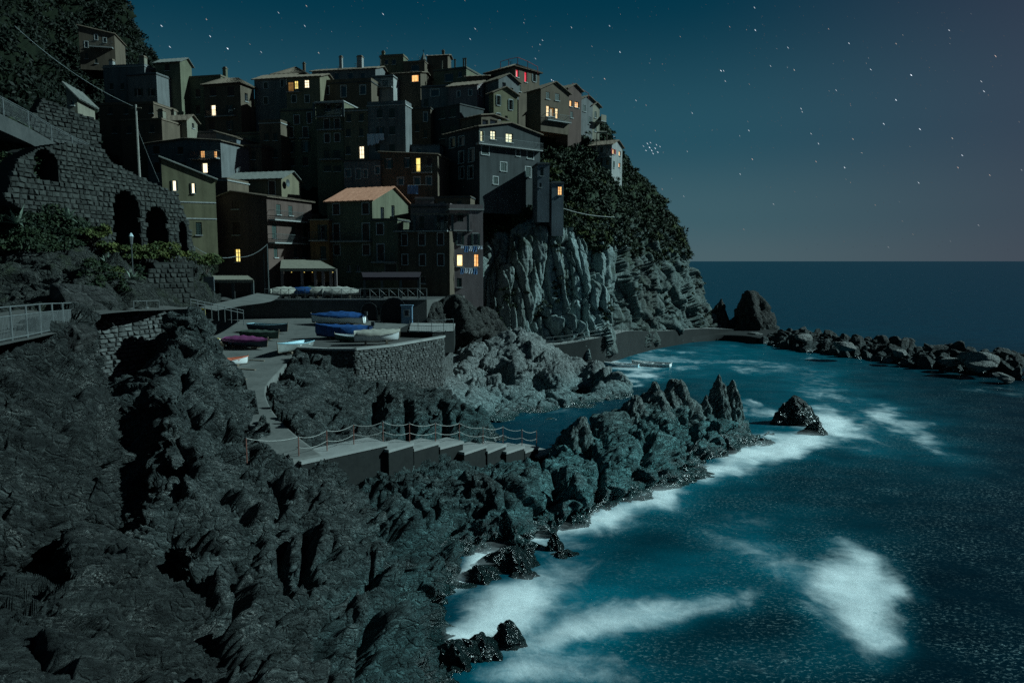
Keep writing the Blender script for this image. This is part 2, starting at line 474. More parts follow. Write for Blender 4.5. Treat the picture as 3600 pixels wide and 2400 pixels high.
def concrete_mat(name, a, b, sc=0.5, rough=0.9):
    t = NT(name); P = t.pos()
    n = t.noise(P, sc, 9, 0.68)
    n2 = t.noise(P, sc * 9, 5, 0.6)
    c = t.mix(0.35, t.ramp(n, [(0.32, a), (0.68, b)]), t.ramp(n2, [(0.3, a), (0.7, b)]))
    st = t.ramp(t.noise(t.mapping(P, scale=(1, 1, 0.15)), 1.2, 5), [(0.55, 0.0), (0.75, 0.5)])
    c = t.mix(st, c, lerp3(a, (0.03, 0.03, 0.028), 0.6))
    t.set(Base_Color=c, Roughness=rough, Specular_IOR_Level=0.25)
    t.bump(n2, 0.35, 0.02)
    return t.m
M['concrete'] = concrete_mat('slipway_concrete', (0.075, 0.078, 0.074), (0.15, 0.15, 0.142))
M['concrete_dk'] = concrete_mat('stained_concrete', (0.03, 0.034, 0.034), (0.065, 0.067, 0.065))
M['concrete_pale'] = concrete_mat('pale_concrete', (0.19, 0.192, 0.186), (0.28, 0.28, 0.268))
M['path_wall'] = concrete_mat('near_black_concrete', (0.006, 0.0075, 0.0075), (0.018, 0.020, 0.019))  # near-black concrete for path wall, ledge, platform and stair risers
M['paving'] = concrete_mat('quay_paving', (0.05, 0.05, 0.047), (0.085, 0.084, 0.08), 0.8)
M['joint'] = concrete_mat('dark_joint', (0.012, 0.012, 0.012), (0.02, 0.02, 0.02))

def stone_mat(name, a, b, sc=1.3):
    t = NT(name)
    P = t.pos()
    oi = t.n('ShaderNodeObjectInfo').outputs['Random']
    n = t.noise(P, sc * 3, 8, 0.7)
    c = t.ramp(n, [(0.3, a), (0.7, b)])
    c = t.mix(1.0, c, t.ramp(oi, [(0.0, 0.62), (1.0, 1.3)]), 'MULTIPLY')
    t.set(Base_Color=c, Roughness=0.92, Specular_IOR_Level=0.2)
    t.bump(n, 0.6, 0.05)
    return t.m
M['stone'] = stone_mat('wall_stone', (0.014, 0.016, 0.015), (0.042, 0.044, 0.040))
M['stone_dk'] = stone_mat('quay_stone', (0.035, 0.038, 0.037), (0.10, 0.102, 0.098))
M['mortar'] = concrete_mat('dark_mortar', (0.010, 0.011, 0.010), (0.022, 0.023, 0.021), 2.0)

def plaster(name, c0):
    t = NT(name); P = t.pos()
    c0 = tuple(x * 0.48 for x in c0)
    dk = tuple(x * 0.62 for x in c0); lt = tuple(min(1, x * 1.12) for x in c0)
    n = t.noise(P, 0.45, 8, 0.65)
    n2 = t.noise(t.mapping(P, scale=(1.6, 1.6, 0.16)), 1.0, 6, 0.62)
    c = t.mix(0.5, t.ramp(n, [(0.3, dk), (0.62, lt)]), t.ramp(n2, [(0.34, tuple(x * 0.5 for x in c0)), (0.56, c0)]))
    t.set(Base_Color=c, Roughness=0.92, Specular_IOR_Level=0.15)
    t.bump(t.noise(P, 5, 6), 0.25, 0.03)
    return t.m
for k_, c_ in dict(w_pink=(0.34, 0.24, 0.22), w_ochre=(0.31, 0.27, 0.18), w_yellow=(0.30, 0.275, 0.17), w_cream=(0.40, 0.37, 0.29),
                   w_grey=(0.27, 0.28, 0.28), w_brown=(0.22, 0.17, 0.125), w_orange=(0.42, 0.24, 0.11), w_white=(0.52, 0.52, 0.50),
                   w_olive=(0.25, 0.25, 0.17), w_rose=(0.36, 0.29, 0.29), w_magenta=(0.38, 0.13, 0.19), w_blue=(0.24, 0.28, 0.31), w_slate=(0.10, 0.11, 0.112), w_red=(0.20, 0.135, 0.115)).items():
    M[k_] = plaster('plaster_' + k_[2:], c_)

def simple(name, c0, rough=0.6, metal=0.0, var=0.25, sc=3.0, spec=0.4):
    t = NT(name); P = t.obj()
    n = t.noise(P, sc, 6, 0.65)
    c = t.ramp(n, [(0.3, tuple(x * (1 - var) for x in c0)), (0.7, tuple(min(1, x * (1 + var)) for x in c0))])
    t.set(Base_Color=c, Roughness=rough, Metallic=metal, Specular_IOR_Level=spec)
    return t.m
def tile_mat(name, a, b):
    t = NT(name); P = t.pos()
    n = t.noise(P, 1.1, 8, 0.7); n2 = t.noise(P, 6, 3)
    c = t.mix(0.5, t.ramp(n, [(0.3, a), (0.7, b)]), t.ramp(n2, [(0.35, a), (0.65, b)]))
    t.set(Base_Color=c, Roughness=0.9, Specular_IOR_Level=0.15)
    t.bump(n2, 0.4, 0.04)
    return t.m
M['tile'] = tile_mat('terracotta_tiles', (0.24, 0.10, 0.06), (0.44, 0.21, 0.14))
M['tile_dk'] = tile_mat('weathered_tiles', (0.10, 0.075, 0.055), (0.19, 0.145, 0.11))
M['slate'] = tile_mat('slate_tiles', (0.08, 0.085, 0.08), (0.16, 0.16, 0.145))
M['shutter'] = simple('shutter_paint', (0.020, 0.040, 0.034), 0.6)
M['shutter_br'] = simple('brown_shutter_paint', (0.045, 0.022, 0.018), 0.6)
M['shutter_red'] = simple('red_shutter_paint', (0.24, 0.03, 0.04), 0.6)
M['frame'] = simple('window_frame_paint', (0.30, 0.31, 0.30), 0.6)
M['trim'] = simple('stone_trim', (0.33, 0.34, 0.33), 0.85)
M['dark_room'] = simple('dark_interior', (0.012, 0.011, 0.012), 0.9)
M['iron'] = simple('painted_iron', (0.06, 0.07, 0.07), 0.55, 0.3)
M['galv'] = simple('galvanised_steel', (0.13, 0.14, 0.14), 0.55, 0.4)
M['rust'] = simple('rusty_steel', (0.16, 0.06, 0.045), 0.8)
M['red_tube'] = simple('red_painted_tube', (0.32, 0.06, 0.05), 0.6)
M['rope'] = simple('white_rope', (0.34, 0.34, 0.32), 0.9)
M['cable'] = simple('cable_sheath', (0.22, 0.24, 0.24), 0.6)
M['wood'] = simple('weathered_wood', (0.15, 0.12, 0.09), 0.85)
M['pole'] = simple('pole_wood', (0.20, 0.19, 0.17), 0.85)
M['canvas'] = simple('pale_canvas', (0.27, 0.26, 0.225), 0.9, var=0.2)
M['canvas_grey'] = simple('grey_canvas', (0.30, 0.29, 0.26), 0.9, var=0.2)
M['awn'] = simple('beige_awning', (0.19, 0.175, 0.135), 0.9)
M['awn_dk'] = simple('maroon_awning', (0.016, 0.008, 0.015), 0.9)
M['tarp_blue'] = simple('blue_tarpaulin', (0.012, 0.060, 0.19), 0.6, var=0.4)
M['tarp_purple'] = simple('purple_tarpaulin', (0.17, 0.035, 0.115), 0.7, var=0.3)
M['tarp_green'] = simple('green_tarpaulin', (0.035, 0.055, 0.042), 0.8)
M['hull_white'] = simple('white_hull_paint', (0.62, 0.63, 0.62), 0.4, var=0.1)
M['hull_dark'] = simple('dark_blue_hull', (0.022, 0.04, 0.06), 0.4)
M['hull_lblue'] = simple('light_blue_hull', (0.26, 0.44, 0.50), 0.45, var=0.15)
M['hull_green'] = simple('green_hull', (0.05, 0.10, 0.075), 0.5)
M['hull_grey'] = simple('grey_hull', (0.22, 0.24, 0.23), 0.5)
M['hull_in'] = simple('pale_boat_interior', (0.34, 0.42, 0.44), 0.6)
M['hull_red'] = simple('red_boat_paint', (0.42, 0.10, 0.05), 0.5)
M['hull_navy'] = simple('navy_boat_paint', (0.03, 0.14, 0.22), 0.5)
M['yellow'] = simple('yellow_paint', (0.45, 0.33, 0.05), 0.6)
M['blue_door'] = simple('pale_blue_paint', (0.09, 0.15, 0.21), 0.7)
M['cloth_white'] = simple('white_laundry', (0.48, 0.50, 0.56), 0.95, var=0.1)
M['cloth_blue'] = simple('blue_laundry', (0.08, 0.16, 0.30), 0.95, var=0.15)
M['sign'] = simple('sign_panel', (0.13, 0.15, 0.17), 0.6, var=0.3, sc=8)
M['engine'] = simple('outboard_motor', (0.05, 0.055, 0.06), 0.35)
M['stripe'] = simple('maroon_stripe', (0.05, 0.012, 0.035), 0.8)
def glass():
    t = NT('dark_window_glass'); t.set(Base_Color=(0.012, 0.016, 0.02), Roughness=0.12, Specular_IOR_Level=0.6); return t.m
M['glass'] = glass()
def lit(name, c1, c2, s, sc=2.2):
    """curtained window with the lamp on behind it"""
    t = NT(name); P = t.obj()
    n = t.noise(t.mapping(P, scale=(5, 5, 0.5)), 1.0, 3, 0.5)
    n2 = t.noise(P, sc, 2)
    c = t.mix(t.ramp(t.math('MULTIPLY', t.math('ADD', n, n2), 0.5), [(0.4, 0.0), (0.6, 1.0)]), c2, c1)
    t.set(Base_Color=(0.4, 0.35, 0.3), Roughness=0.8, Emission_Color=c, Emission_Strength=s)
    return t.m
M['lit_warm'] = lit('lit_warm', (1.0, 0.80, 0.46), (1.0, 0.62, 0.24), 1.7)
M['lit_white'] = lit('lit_white', (1.0, 0.90, 0.66), (1.0, 0.80, 0.48), 1.7)
M['lit_orange'] = lit('lit_orange', (1.0, 0.62, 0.25), (0.75, 0.26, 0.05), 1.4)
M['lit_yellow'] = lit('lit_yellow', (1.0, 0.85, 0.30), (0.9, 0.62, 0.12), 1.3)
M['lit_dim'] = lit('lit_dim', (0.34, 0.17, 0.03), (0.16, 0.07, 0.015), 0.7)
M['lit_red'] = lit('lit_red', (1.0, 0.05, 0.10), (0.85, 0.02, 0.05), 0.9)
M['lit_cool'] = lit('lit_cool', (0.98, 0.92, 0.62), (0.55, 0.62, 0.35), 1.3, 4.0)

def leaf_mat(name, a, b, yel=(0.09, 0.09, 0.018)):
    t = NT(name); P = t.pos()
    c = t.ramp(t.noise(P, 0.9, 4), [(0.35, a), (0.62, b), (0.78, yel)])
    t.set(Base_Color=c, Roughness=0.7, Specular_IOR_Level=0.2)
    return t.m
M['leaf'] = leaf_mat('scrub_leaves', (0.006, 0.014, 0.007), (0.019, 0.031, 0.012), (0.045, 0.046, 0.011))
M['leaf_yel'] = leaf_mat('flowering_scrub', (0.028, 0.045, 0.014), (0.075, 0.085, 0.022), (0.14, 0.125, 0.02))
M['leaf_dk'] = leaf_mat('hill_leaves', (0.002, 0.005, 0.003), (0.006, 0.011, 0.005), (0.012, 0.016, 0.006))
M['agave'] = simple('agave_leaf', (0.13, 0.17, 0.13), 0.6, var=0.3)
M['bark'] = simple('bark', (0.06, 0.05, 0.04), 0.9)

def sea_mat():
    t = NT('sea_water')
    P = t.pos()
    a = t.n('ShaderNodeAttribute'); a.attribute_name = 'foam'
    fo, cy, sp = t.sep(a.outputs['Vector'])[:3]
    W = t.mapping(P, scale=(1, 1, 1))
    # long-exposure wisps: foam breaks up into streaks towards its edges
    nz = t.noise(t.mapping(P, rot=(0, 0, 25), scale=(0.8, 0.6, 1)), 0.6, 8, 0.60, 1.2)
    nf = t.noise(t.mapping(P, rot=(0, 0, -35), scale=(0.7, 1.1, 1)), 1.5, 7, 0.68, 0.9)
    br = t.math('ADD', t.math('MULTIPLY', t.math('SUBTRACT', nz, 0.5), 1.5), t.math('MULTIPLY', t.math('SUBTRACT', nf, 0.5), 0.7))
    tot = t.math('ADD', fo, t.math('MULTIPLY', br, 0.55))
    fm = t.math('MULTIPLY', t.maprange(tot, 0.16, 1.12, 0.0, 1.0, True), t.maprange(fo, 0.02, 0.25, 0.0, 1.0))
    # small flecks of foam drifting on the swell
    fl = t.noise(t.mapping(P, rot=(0, 0, 20), scale=(1.0, 1.7, 1)), 5.2, 5, 0.72, 0.6)
    fl2 = t.noise(P, 0.22, 5, 0.62)
    flm = t.math('MULTIPLY', t.ramp(fl, [(0.54, 0.0), (0.66, 1.0)]), t.ramp(fl2, [(0.38, 0.05), (0.66, 0.9)]))
    flm = t.math('MULTIPLY', flm, sp)
    deep = t.mix(t.maprange(sp, 0.0, 0.6), (0.0001, 0.034, 0.056), (0.0002, 0.013, 0.021))
    base = t.mix(cy, deep, (0.0018, 0.160, 0.215))
    mott = t.noise(t.mapping(P, rot=(0, 0, 15), scale=(0.5, 1.2, 1)), 0.5, 6, 0.6)
    base = t.mix(t.ramp(mott, [(0.35, 0.55), (0.65, 0.0)]), base, t.mix(1.0, base, (0.35, 0.45, 0.5), 'MULTIPLY'))
    c = t.mix(fm, base, (0.86, 0.90, 0.90))
    c = t.mix(flm, c, (0.20, 0.30, 0.31))
    t.set(Base_Color=c, Specular_IOR_Level=t.maprange(fm, 0, 1, 0.5, 0.2), IOR=1.08, Roughness=t.maprange(fm, 0, 0.6, 0.30, 0.95))
    h = t.math('ADD', t.noise(t.mapping(P, rot=(0, 0, 20), scale=(0.6, 1.4, 1)), 1.3, 5, 0.6), t.math('MULTIPLY', t.noise(P, 6, 4, 0.6), 0.25))
    t.bump(h, 0.55, 0.12)
    return t.m
M['sea'] = sea_mat()
# ------------------------------------------------------------------ the sea
FOAM = [  # px, py, rx, ry, turn, foam, cyan
    (1895, 1866, 230, 58, -6, .92, 1), (2060, 1838, 160, 36, -8, .62, .9), (1735, 1935, 150, 42, -42, 1.0, .6), (1650, 2010, 70, 30, -40, .95, .3),
    (1810, 2132, 150, 70, -16, .92, .6), (1700, 2185, 130, 40, -18, .75, .4), (1597, 2232, 120, 32, 8, .9, .2), (1955, 2010, 150, 60, -10, .34, .6),
    (2044, 2222, 260, 46, -9, .72, .8), (2330, 2165, 210, 38, -12, .42, .6), (2530, 2135, 180, 34, -14, .30, .4), (1850, 2345, 130, 45, -5, .46, .9),
    (2060, 2362, 170, 45, -5, .36, .7), (1984, 2164, 190, 75, 0, .10, 1), (1972, 2290, 170, 65, 0, .10, 1), (2190, 2150, 260, 90, -10, .10, .7),
    (2300, 2060, 300, 90, -8, .06, .45), (2100, 2390, 300, 60, 0, .25, .6), (1770, 2390, 90, 50, 0, .45, .7),
    (2944, 1490, 100, 52, 18, .92, .8), (3010, 1530, 100, 28, 15, .35, .5), (2790, 1562, 115, 38, -12, .95, .9), (2660, 1605, 120, 34, -18, .85, .9),
    (2690, 1438, 80, 13, 3, .62, .8), (2600, 1450, 70, 10, 3, .3, .8), (3092, 1455, 60, 24, 30, .48, .5), (3152, 1490, 60, 24, 30, .5, .4), (3241, 1532, 85, 28, 28, .40, .4),
    (3330, 1575, 110, 40, 25, .22, .3), (2616, 1283, 250, 18, 2, .36, .5), (2843, 1331, 90, 28, 6, .27, .5), (2902, 1384, 80, 13, 14, .36, .6),
    (2527, 1230, 190, 15, 1, .20, .5), (2224, 1290, 90, 22, 8, .75, .9), (2330, 1255, 120, 20, 5, .35, .9), (2235, 1350, 55, 14, 0, .55, .7),
    (3540, 1362, 140, 16, 5, .26, .2), (2884, 1244, 90, 8, 10, .3, .3), (3180, 1290, 110, 9, 8, .28, .2), (2400, 1300, 260, 60, 3, .06, .75),
    (2950, 1470, 330, 130, 14, .0, .75), (2500, 1650, 260, 70, -25, .05, .95), (2450, 1652, 130, 30, -16, .9, 1), (2357, 1700, 85, 26, -14, .9, 1),
    (2290, 1745, 80, 26, -20, .65, 1), (2180, 1800, 150, 36, -22, .5, .9), (2556, 1867, 260, 70, 10, .16, .3), (2787, 2000, 150, 50, 22, .24, .8), (2680, 1930, 140, 40, 25, .16, .6),
    (2995, 2065, 120, 95, 20, .92, .6), (2936, 2028, 75, 55, 0, .85, .6), (3035, 2180, 85, 80, 20, .78, .6), (3065, 2260, 75, 50, 20, .42, .6),
    (3022, 1955, 60, 30, 40, .45, .4), (2960, 1925, 60, 20, 20, .35, .3), (3120, 2080, 60, 60, 0, .55, .4), (3140, 2240, 60, 50, 0, .4, .4), (2900, 2150, 90, 100, 0, .1, .7),
    (2050, 1480, 200, 30, 0, .0, .25), (1900, 1450, 220, 10, -6, .22, .3), (2700, 1240, 300, 60, 5, .0, .45),
    (2560, 2010, 180, 60, 5, .08, .5), (2750, 1800, 300, 90, 10, .05, .3), (2900, 2330, 200, 60, 0, .12, .2), (2650, 2320, 220, 60, -5, .14, .2)]
def spaced(a, b, d): return list(np.arange(a, b, d))
sx = [-40000, -9000, -2500, -800, -300, -120, -60, -30] + spaced(-12, 66, 0.26) + [67, 70, 76, 90, 120, 200, 400, 1200, 5000, 15000, 40000]
sy = [-40, -10, 5, 12] + spaced(17, 62, 0.24) + spaced(62, 150, 0.6) + [152, 160, 175, 200, 260, 400, 800, 2000, 6000, 18000, 60000]
SX, SY = np.meshgrid(sx, sy, indexing='ij')
SP = np.stack([SX, SY, np.zeros_like(SX)], 2).reshape(-1, 3)
near = (SP[:, 1] > 16) & (SP[:, 1] < 160) & (np.abs(SP[:, 0]) < 90)
sea_me = mesh_np('sea', SP, grid_faces(len(sx), len(sy), True), True)
att = np.zeros((len(SP), 3), np.float32)
q = SP[near]
upx, upy = proj(q[:, 0], q[:, 1], q[:, 2])
fo = np.zeros(len(q)); cy = np.zeros(len(q))
wx = upx + 48 * fbm(q * np.array([.3, .3, 1]), 5); wy = upy + 25 * fbm(q * np.array([.3, .3, 1]) + 40, 5)
for (bx, by, rx, ry, an, f_, c_) in FOAM:
    ca, sa = math.cos(math.radians(an)), math.sin(math.radians(an))
    dx, dy = wx - bx, wy - by
    e = ((dx * ca + dy * sa) / rx) ** 2 + ((-dx * sa + dy * ca) / ry) ** 2
    g = np.exp(-0.5 * e * 1.7)
    fo = 1 - (1 - fo) * (1 - np.clip(f_ * g, 0, 0.98))
    g2 = np.exp(-0.5 * e / 0.8)
    cy = 1 - (1 - cy) * (1 - 0.62 * c_ * g2)
cy = np.clip(cy * 0.9 + 0.25 * fo, 0, 1)
sp = np.clip((150 - q[:, 1]) / 110, 0, 1) * np.clip((upx - 1900) / 500, 0.25, 1)
att[near] = np.stack([fo, cy, sp], 1)
at = sea_me.attributes.new('foam', 'FLOAT_VECTOR', 'POINT'); at.data.foreach_set('vector', att.ravel())
sea = link('sea', sea_me, M['sea'], kind='structure')
# soft spray lying low over the breakers
def mist_mat():
    t = NT('sea_spray'); P = t.pos()
    a = t.n('ShaderNodeAttribute'); a.attribute_name = 'foam'
    fo_ = t.sep(a.outputs['Vector'])[0]
    n = t.noise(t.mapping(P, rot=(0, 0, 20), scale=(0.8, 0.7, 0.6)), 0.9, 6, 0.6, 0.7)
    al = t.math('MULTIPLY', t.maprange(fo_, 0.35, 1.0, 0.0, 0.24, True), t.ramp(n, [(0.35, 0.2), (0.65, 1.0)]))
    t.set(Base_Color=(0.84, 0.88, 0.89), Roughness=1.0, Specular_IOR_Level=0.0, Alpha=al)
    return t.m
fmask = np.zeros(len(SP)); fmask[near] = fo
keep = fmask.reshape(SX.shape) > 0.22
cells = keep[:-1, :-1] | keep[1:, :-1] | keep[:-1, 1:] | keep[1:, 1:]
gf = grid_faces(len(sx), len(sy), True)[cells.ravel()]
mist_m = mist_mat()
used = np.unique(gf); remap = np.zeros(len(SP), np.int64); remap[used] = np.arange(len(used))
mv, mf, ma = [], [], []
for k in range(3):
    lv = SP[used].copy(); lv[:, 2] = 0.10 + 0.13 * k + 0.05 * fbm(lv * 0.5 + k * 9, 3)
    mf.append(remap[gf] + k * len(used)); mv.append(lv)
    a_ = att[used].copy(); a_[:, 0] *= (1.0, 0.88, 0.74)[k]; ma.append(a_)
mist_me = mesh_np('sea_spray', np.concatenate(mv), np.concatenate(mf), True)
at = mist_me.attributes.new('foam', 'FLOAT_VECTOR', 'POINT'); at.data.foreach_set('vector', np.concatenate(ma).ravel().astype(np.float32))
tag(link('sea_spray', mist_me, mist_m), 'white misty spray lying over the breaking waves', 'spray', kind='stuff')

# ------------------------------------------------------------------ slipway heights
def zr(Y): return float(np.interp(Y, [36, 50, 60, 70, 79], [4.3, 5.75, 6.85, 7.25, 7.5]))
def on_ramp(px, py):
    d = ray(px, py); lo, hi = 30.0, 80.0
    for _ in range(50):
        m = (lo + hi) / 2; p = Vector((0, 0, CAMZ)) + d * (m / d.y)
        if p.z > zr(m): lo = m
        else: hi = m
    return p

SZ = [4.25, 3.95, 3.6, 3.2, 2.65, 2.28, 1.9, 1.52, 1.0]
SF = [((1060,1622),(1365,1556)), ((1367,1581),(1456,1556)), ((1456,1577),(1545,1552)), ((1548,1571),(1631,1550)), ((1633,1590),(1713,1564)), ((1715,1586),(1781,1560)),
      ((1781,1588),(1846,1567)), ((1847,1585),(1895,1568)), ((1896,1603),(1954,1586))]
ramp_pairs = [((560,1066),(1500,1143)),((600,1100),(1420,1165)),((640,1150),(1290,1200)),((690,1200),(1120,1234)),((750,1260),(1050,1242)),((790,1320),(990,1297)),
              ((820,1380),(935,1362)),((850,1440),(950,1432)),((890,1520),(1015,1508)),((955,1632),(1130,1598))]
# ------------------------------------------------------------------ rocky shore in front
S = []
def cp(*pts):
    for (px, py, Y) in pts: S.append(tuple(PY(px, py, Y)))
cp((560,1200,46),(640,1075,47),(700,1085,48),(728,1160,47),(745,1250,46.5),(700,1290,42),(640,1280,41),(800,1368,44),(750,1340,41),(880,1398,43.5),
   (955,1455,41.5),(985,1530,39.5),(975,1590,37.5),(900,1530,36),(800,1450,38),(700,1400,37),(600,1400,36),(520,1400,36.5),(880,1620,34),(960,1630,35),
   (1040,1655,34.5),(700,1550,32.5),(600,1520,32),(520,1550,32),(560,1700,28),(700,1680,29),(850,1720,30),(1000,1700,31.5),(1150,1700,33),(1250,1750,32.5),
   (1350,1800,31.5),(1400,1860,30.5),(600,1850,24),(750,1850,25),(900,1850,26.5),(1050,1850,27.5),(1200,1850,28.5),(1330,1920,28.5),(700,2000,21),(850,2000,22),
   (1000,2000,23.5),(1150,2000,24.5),(1300,2000,26),(1400,2000,27),(750,2150,18.5),(900,2150,19.5),(1050,2150,20.5),(1200,2150,22),(1350,2150,23.5),(1450,2150,25),
   (800,2300,16.5),(1000,2300,18),(1200,2300,19.5),(1400,2300,21.5),(1520,2330,22.8),(1620,2330,24.0),(1590,2420,22.4),(1550,2265,25.0),(850,2450,14.5),(1000,2450,15.5),(1250,2450,17.5),(1480,2450,20.3),
   (480,1900,30),(450,1600,36),(420,1750,33),(450,1330,45),(380,1350,44),(500,1330,46),(560,2150,22))
cp((1250,1690,36),(1350,1650,38.5),(1500,1700,38),(1600,1750,36),(1690,1800,35.5),(1450,1800,34.5),(1550,1880,32.5),(1600,1950,31.0),(1500,1950,30.6),(1440,2050,28.3),
   (1540,2030,29.4),(1320,1600,40),(1600,1640,42),(1750,1640,45),(1850,1640,47),(1800,1650,42.5),(1900,1700,39.4),(1850,1770,36.8),(1820,1812,35.6),(1180,1640,37))
cp((1960,1600,46),(2000,1620,45),(2050,1550,50),(2100,1480,53),(2200,1425,55),(2300,1405,56.5),(2400,1410,57.5),(2480,1455,58),(2560,1440,58.5),(2620,1490,58.5),(2690,1535,58),
   (2100,1600,46.3),(2200,1540,49),(2300,1520,52),(2400,1500,54),(2500,1520,55),(2000,1700,40.2),(2150,1680,42),(2300,1640,45),(2440,1600,48.6),(2580,1570,53),(1960,1740,38.4),(2060,1760,38.8))
cp((1300,1345,57),(1380,1355,57.5),(1450,1385,57),(1550,1365,60),(1650,1445,58),(1710,1455,60),(1690,1512,56),(1500,1470,54),(1400,1480,52),(1300,1450,52),(1250,1500,48),
   (1600,1530,52),(1670,1568,51.5),(1500,1560,48),(1350,1540,46),(1100,1355,51.6),(1200,1392,52),(1260,1440,50.5),(1150,1450,48.5),(1050,1425,47.5),(1230,1500,46),(1120,1525,43.5))
for (px, py) in ((900,1230),(1000,1215),(960,1290),(900,1330),(890,1400),(920,1470),(980,1540),(1040,1590),(820,1200)):
    p_ = on_ramp(px, py); S.append((p_.x, p_.y, p_.z - 0.75))
for (px, py) in ((1012,1306),(962,1366),(980,1436),(1050,1500),(1150,1590),(1075,1262)):
    p_ = on_ramp(px, py); S.append((p_.x + 0.3, p_.y, p_.z + 0.05))
for (px, py) in ((2150,1860),(2300,1790),(2500,1700),(2700,1620),(2850,1560),(1900,1890),(1800,1965),(1740,2040),(1720,2130),(1640,2200),(1720,2270),(1800,2330),(1760,2460),(2000,2000),(2000,2300),(2300,2100),
                 (1800,1530),(1900,1560),(1950,1520),(1880,1620),(2240,1790),(2380,1735),(2480,1700),(2560,1655),(2660,1605),(2130,1845)):
    p_ = PZ(px, py, 0.0); S.append((p_.x, p_.y, -1.7))
for (px, Y) in ((2000,60),(2100,62),(2200,63.5),(2300,65),(2400,66),(2500,67),(2600,67),(2750,66),(2800,60),(1800,66),(1900,66)):
    p_ = PY(px, 1300, Y); S.append((p_.x, p_.y, -2.6))
for (x_, y_, z_) in ((-13,64,3.2),(-8,68,3.0),(-20,66,5.5),(-5,70,1.5),(-3,63,0.4),(-24,56,5),(-28,50,6.5),(-34,50,8),(-34,42,7),(-28,42,5.8),(-24,40,4.8),(-30,34,5),(-22,30,3.2),(-34,30,5),(-19,22,3),(28,50,-5),(28,70,-5),(28,20,-5),(15,15,-5)):
    S.append((x_, y_, z_))
xs = np.array(spaced(-34, -16, 0.11) + spaced(-16, 4, 0.058) + spaced(4, 24, 0.10)); ys = np.array(spaced(12.5, 32, 0.052) + spaced(32, 67, 0.085))
X, Y_, Z_ = rbf(S, xs, ys, 0.7)
G = np.stack([X, Y_, Z_], 2)
N = grid_normals(G); N = np.where(N[..., 2:3] < 0, -N, N)
Pf = G.reshape(-1, 3).astype(np.float32)
d = rock_disp(Pf, 0.55, (49, 20, 0), 2.0, 0.85, 1.25).reshape(X.shape)
CLEFTS = [([(1085,1820,28.6),(1092,1930,25.6),(1105,2030,23.8)], .22, 1.5), ([(1000,1880,26.5),(1015,2000,23.6),(1030,2100,21.6)], .18, .9), ([(560,1980,23.5),(650,2150,18.8),(720,2300,16.2),(760,2420,14.6)], .55, 2.2),
    ([(640,1830,24.6),(760,1880,24.4),(900,1960,23.4)], .7, 1.5), ([(820,1960,22.4),(870,2080,20.4),(930,2230,18.4)], .35, 1.3), ([(1420,1890,29.9),(1340,2030,26.2),(1180,2110,22.8),(1080,2090,21.9)], .3, 1.2),
    ([(1240,1650,37),(1300,1720,34.5),(1390,1800,31.8),(1440,1880,30.2)], .6, 1.7), ([(1400,1660,38.5),(1560,1680,38.6),(1740,1650,43)], .55, 1.3), ([(1700,1640,43),(1720,1740,38.4),(1790,1810,36)], .35, 1.1),
    ([(930,1640,33.6),(1000,1760,29.8),(960,1830,27.4)], .3, .9), ([(560,1600,31),(700,1640,30.2),(820,1640,31.5)], .3, .8), ([(640,1300,41),(700,1480,35),(640,1600,31)], .35, 1.0),
    ([(1930,1650,43.4),(1960,1720,40.6),(1940,1790,38.2)], .4, 1.4), ([(2060,1600,48),(2120,1700,43),(2110,1770,40.6)], .3, .9), ([(2230,1470,53.4),(2280,1580,49.4),(2260,1680,45)], .35, 1.0), ([(2440,1470,56.4),(2430,1560,52)], .3, 1.0),
    ([(1330,1380,56),(1330,1470,52.5),(1300,1530,47.5)], .4, 1.3), ([(1430,1400,56.5),(1450,1500,52),(1420,1560,47)], .35, 1.2), ([(1560,1410,58),(1570,1500,54),(1560,1570,49)], .35, 1.2), ([(1180,2170,21.6),(1160,2280,19.4),(1130,2400,17.4)], .3, 1.0),
    ([(1340,2140,23.4),(1300,2260,20.8),(1280,2400,18.2)], .3, .9), ([(900,1420,42),(880,1500,38),(900,1590,34.6)], .3, .9)]
# leave the bed of the slipway smooth
Yc = np.clip(Y_, 36, 79)
px_, py_ = proj(X, Y_, Z_)
under = np.exp(-((Z_ - np.interp(Yc, [36, 50, 60, 70, 79], [4.3, 5.75, 6.85, 7.25, 7.5]) + 0.75) / 0.22) ** 2) * (X < -9) * (X > -22) * (Y_ > 36)
for (line, wd, dp) in CLEFTS:
    L_ = np.array([proj_w for proj_w in [tuple(PY(*c_)) for c_ in line]])
    best = np.full(X.shape, 99.0)
    for k in range(len(L_) - 1):
        a_, b_ = L_[k, :2], L_[k + 1, :2]; ab = b_ - a_; tt = np.clip(((X - a_[0]) * ab[0] + (Y_ - a_[1]) * ab[1]) / (ab @ ab), 0, 1)
        best = np.minimum(best, np.hypot(X - a_[0] - tt * ab[0], Y_ - a_[1] - tt * ab[1]))
    best = best + 0.35 * wd * vnoise(Pf * 1.4 + 3).reshape(X.shape)
    d -= dp * np.exp(-(best / wd) ** 2 * 1.2)
bank = np.exp(-((px_ - 1110) / 130) ** 2 - ((py_ - 1400) / 85) ** 2) * (Y_ > 43)
d = d * (1 - 0.62 * bank)
d = d * (1 - 0.9 * under) - 0.15 * (1 - under)
G2 = G + N * d[..., None] * np.array([1, 1, 0.9])
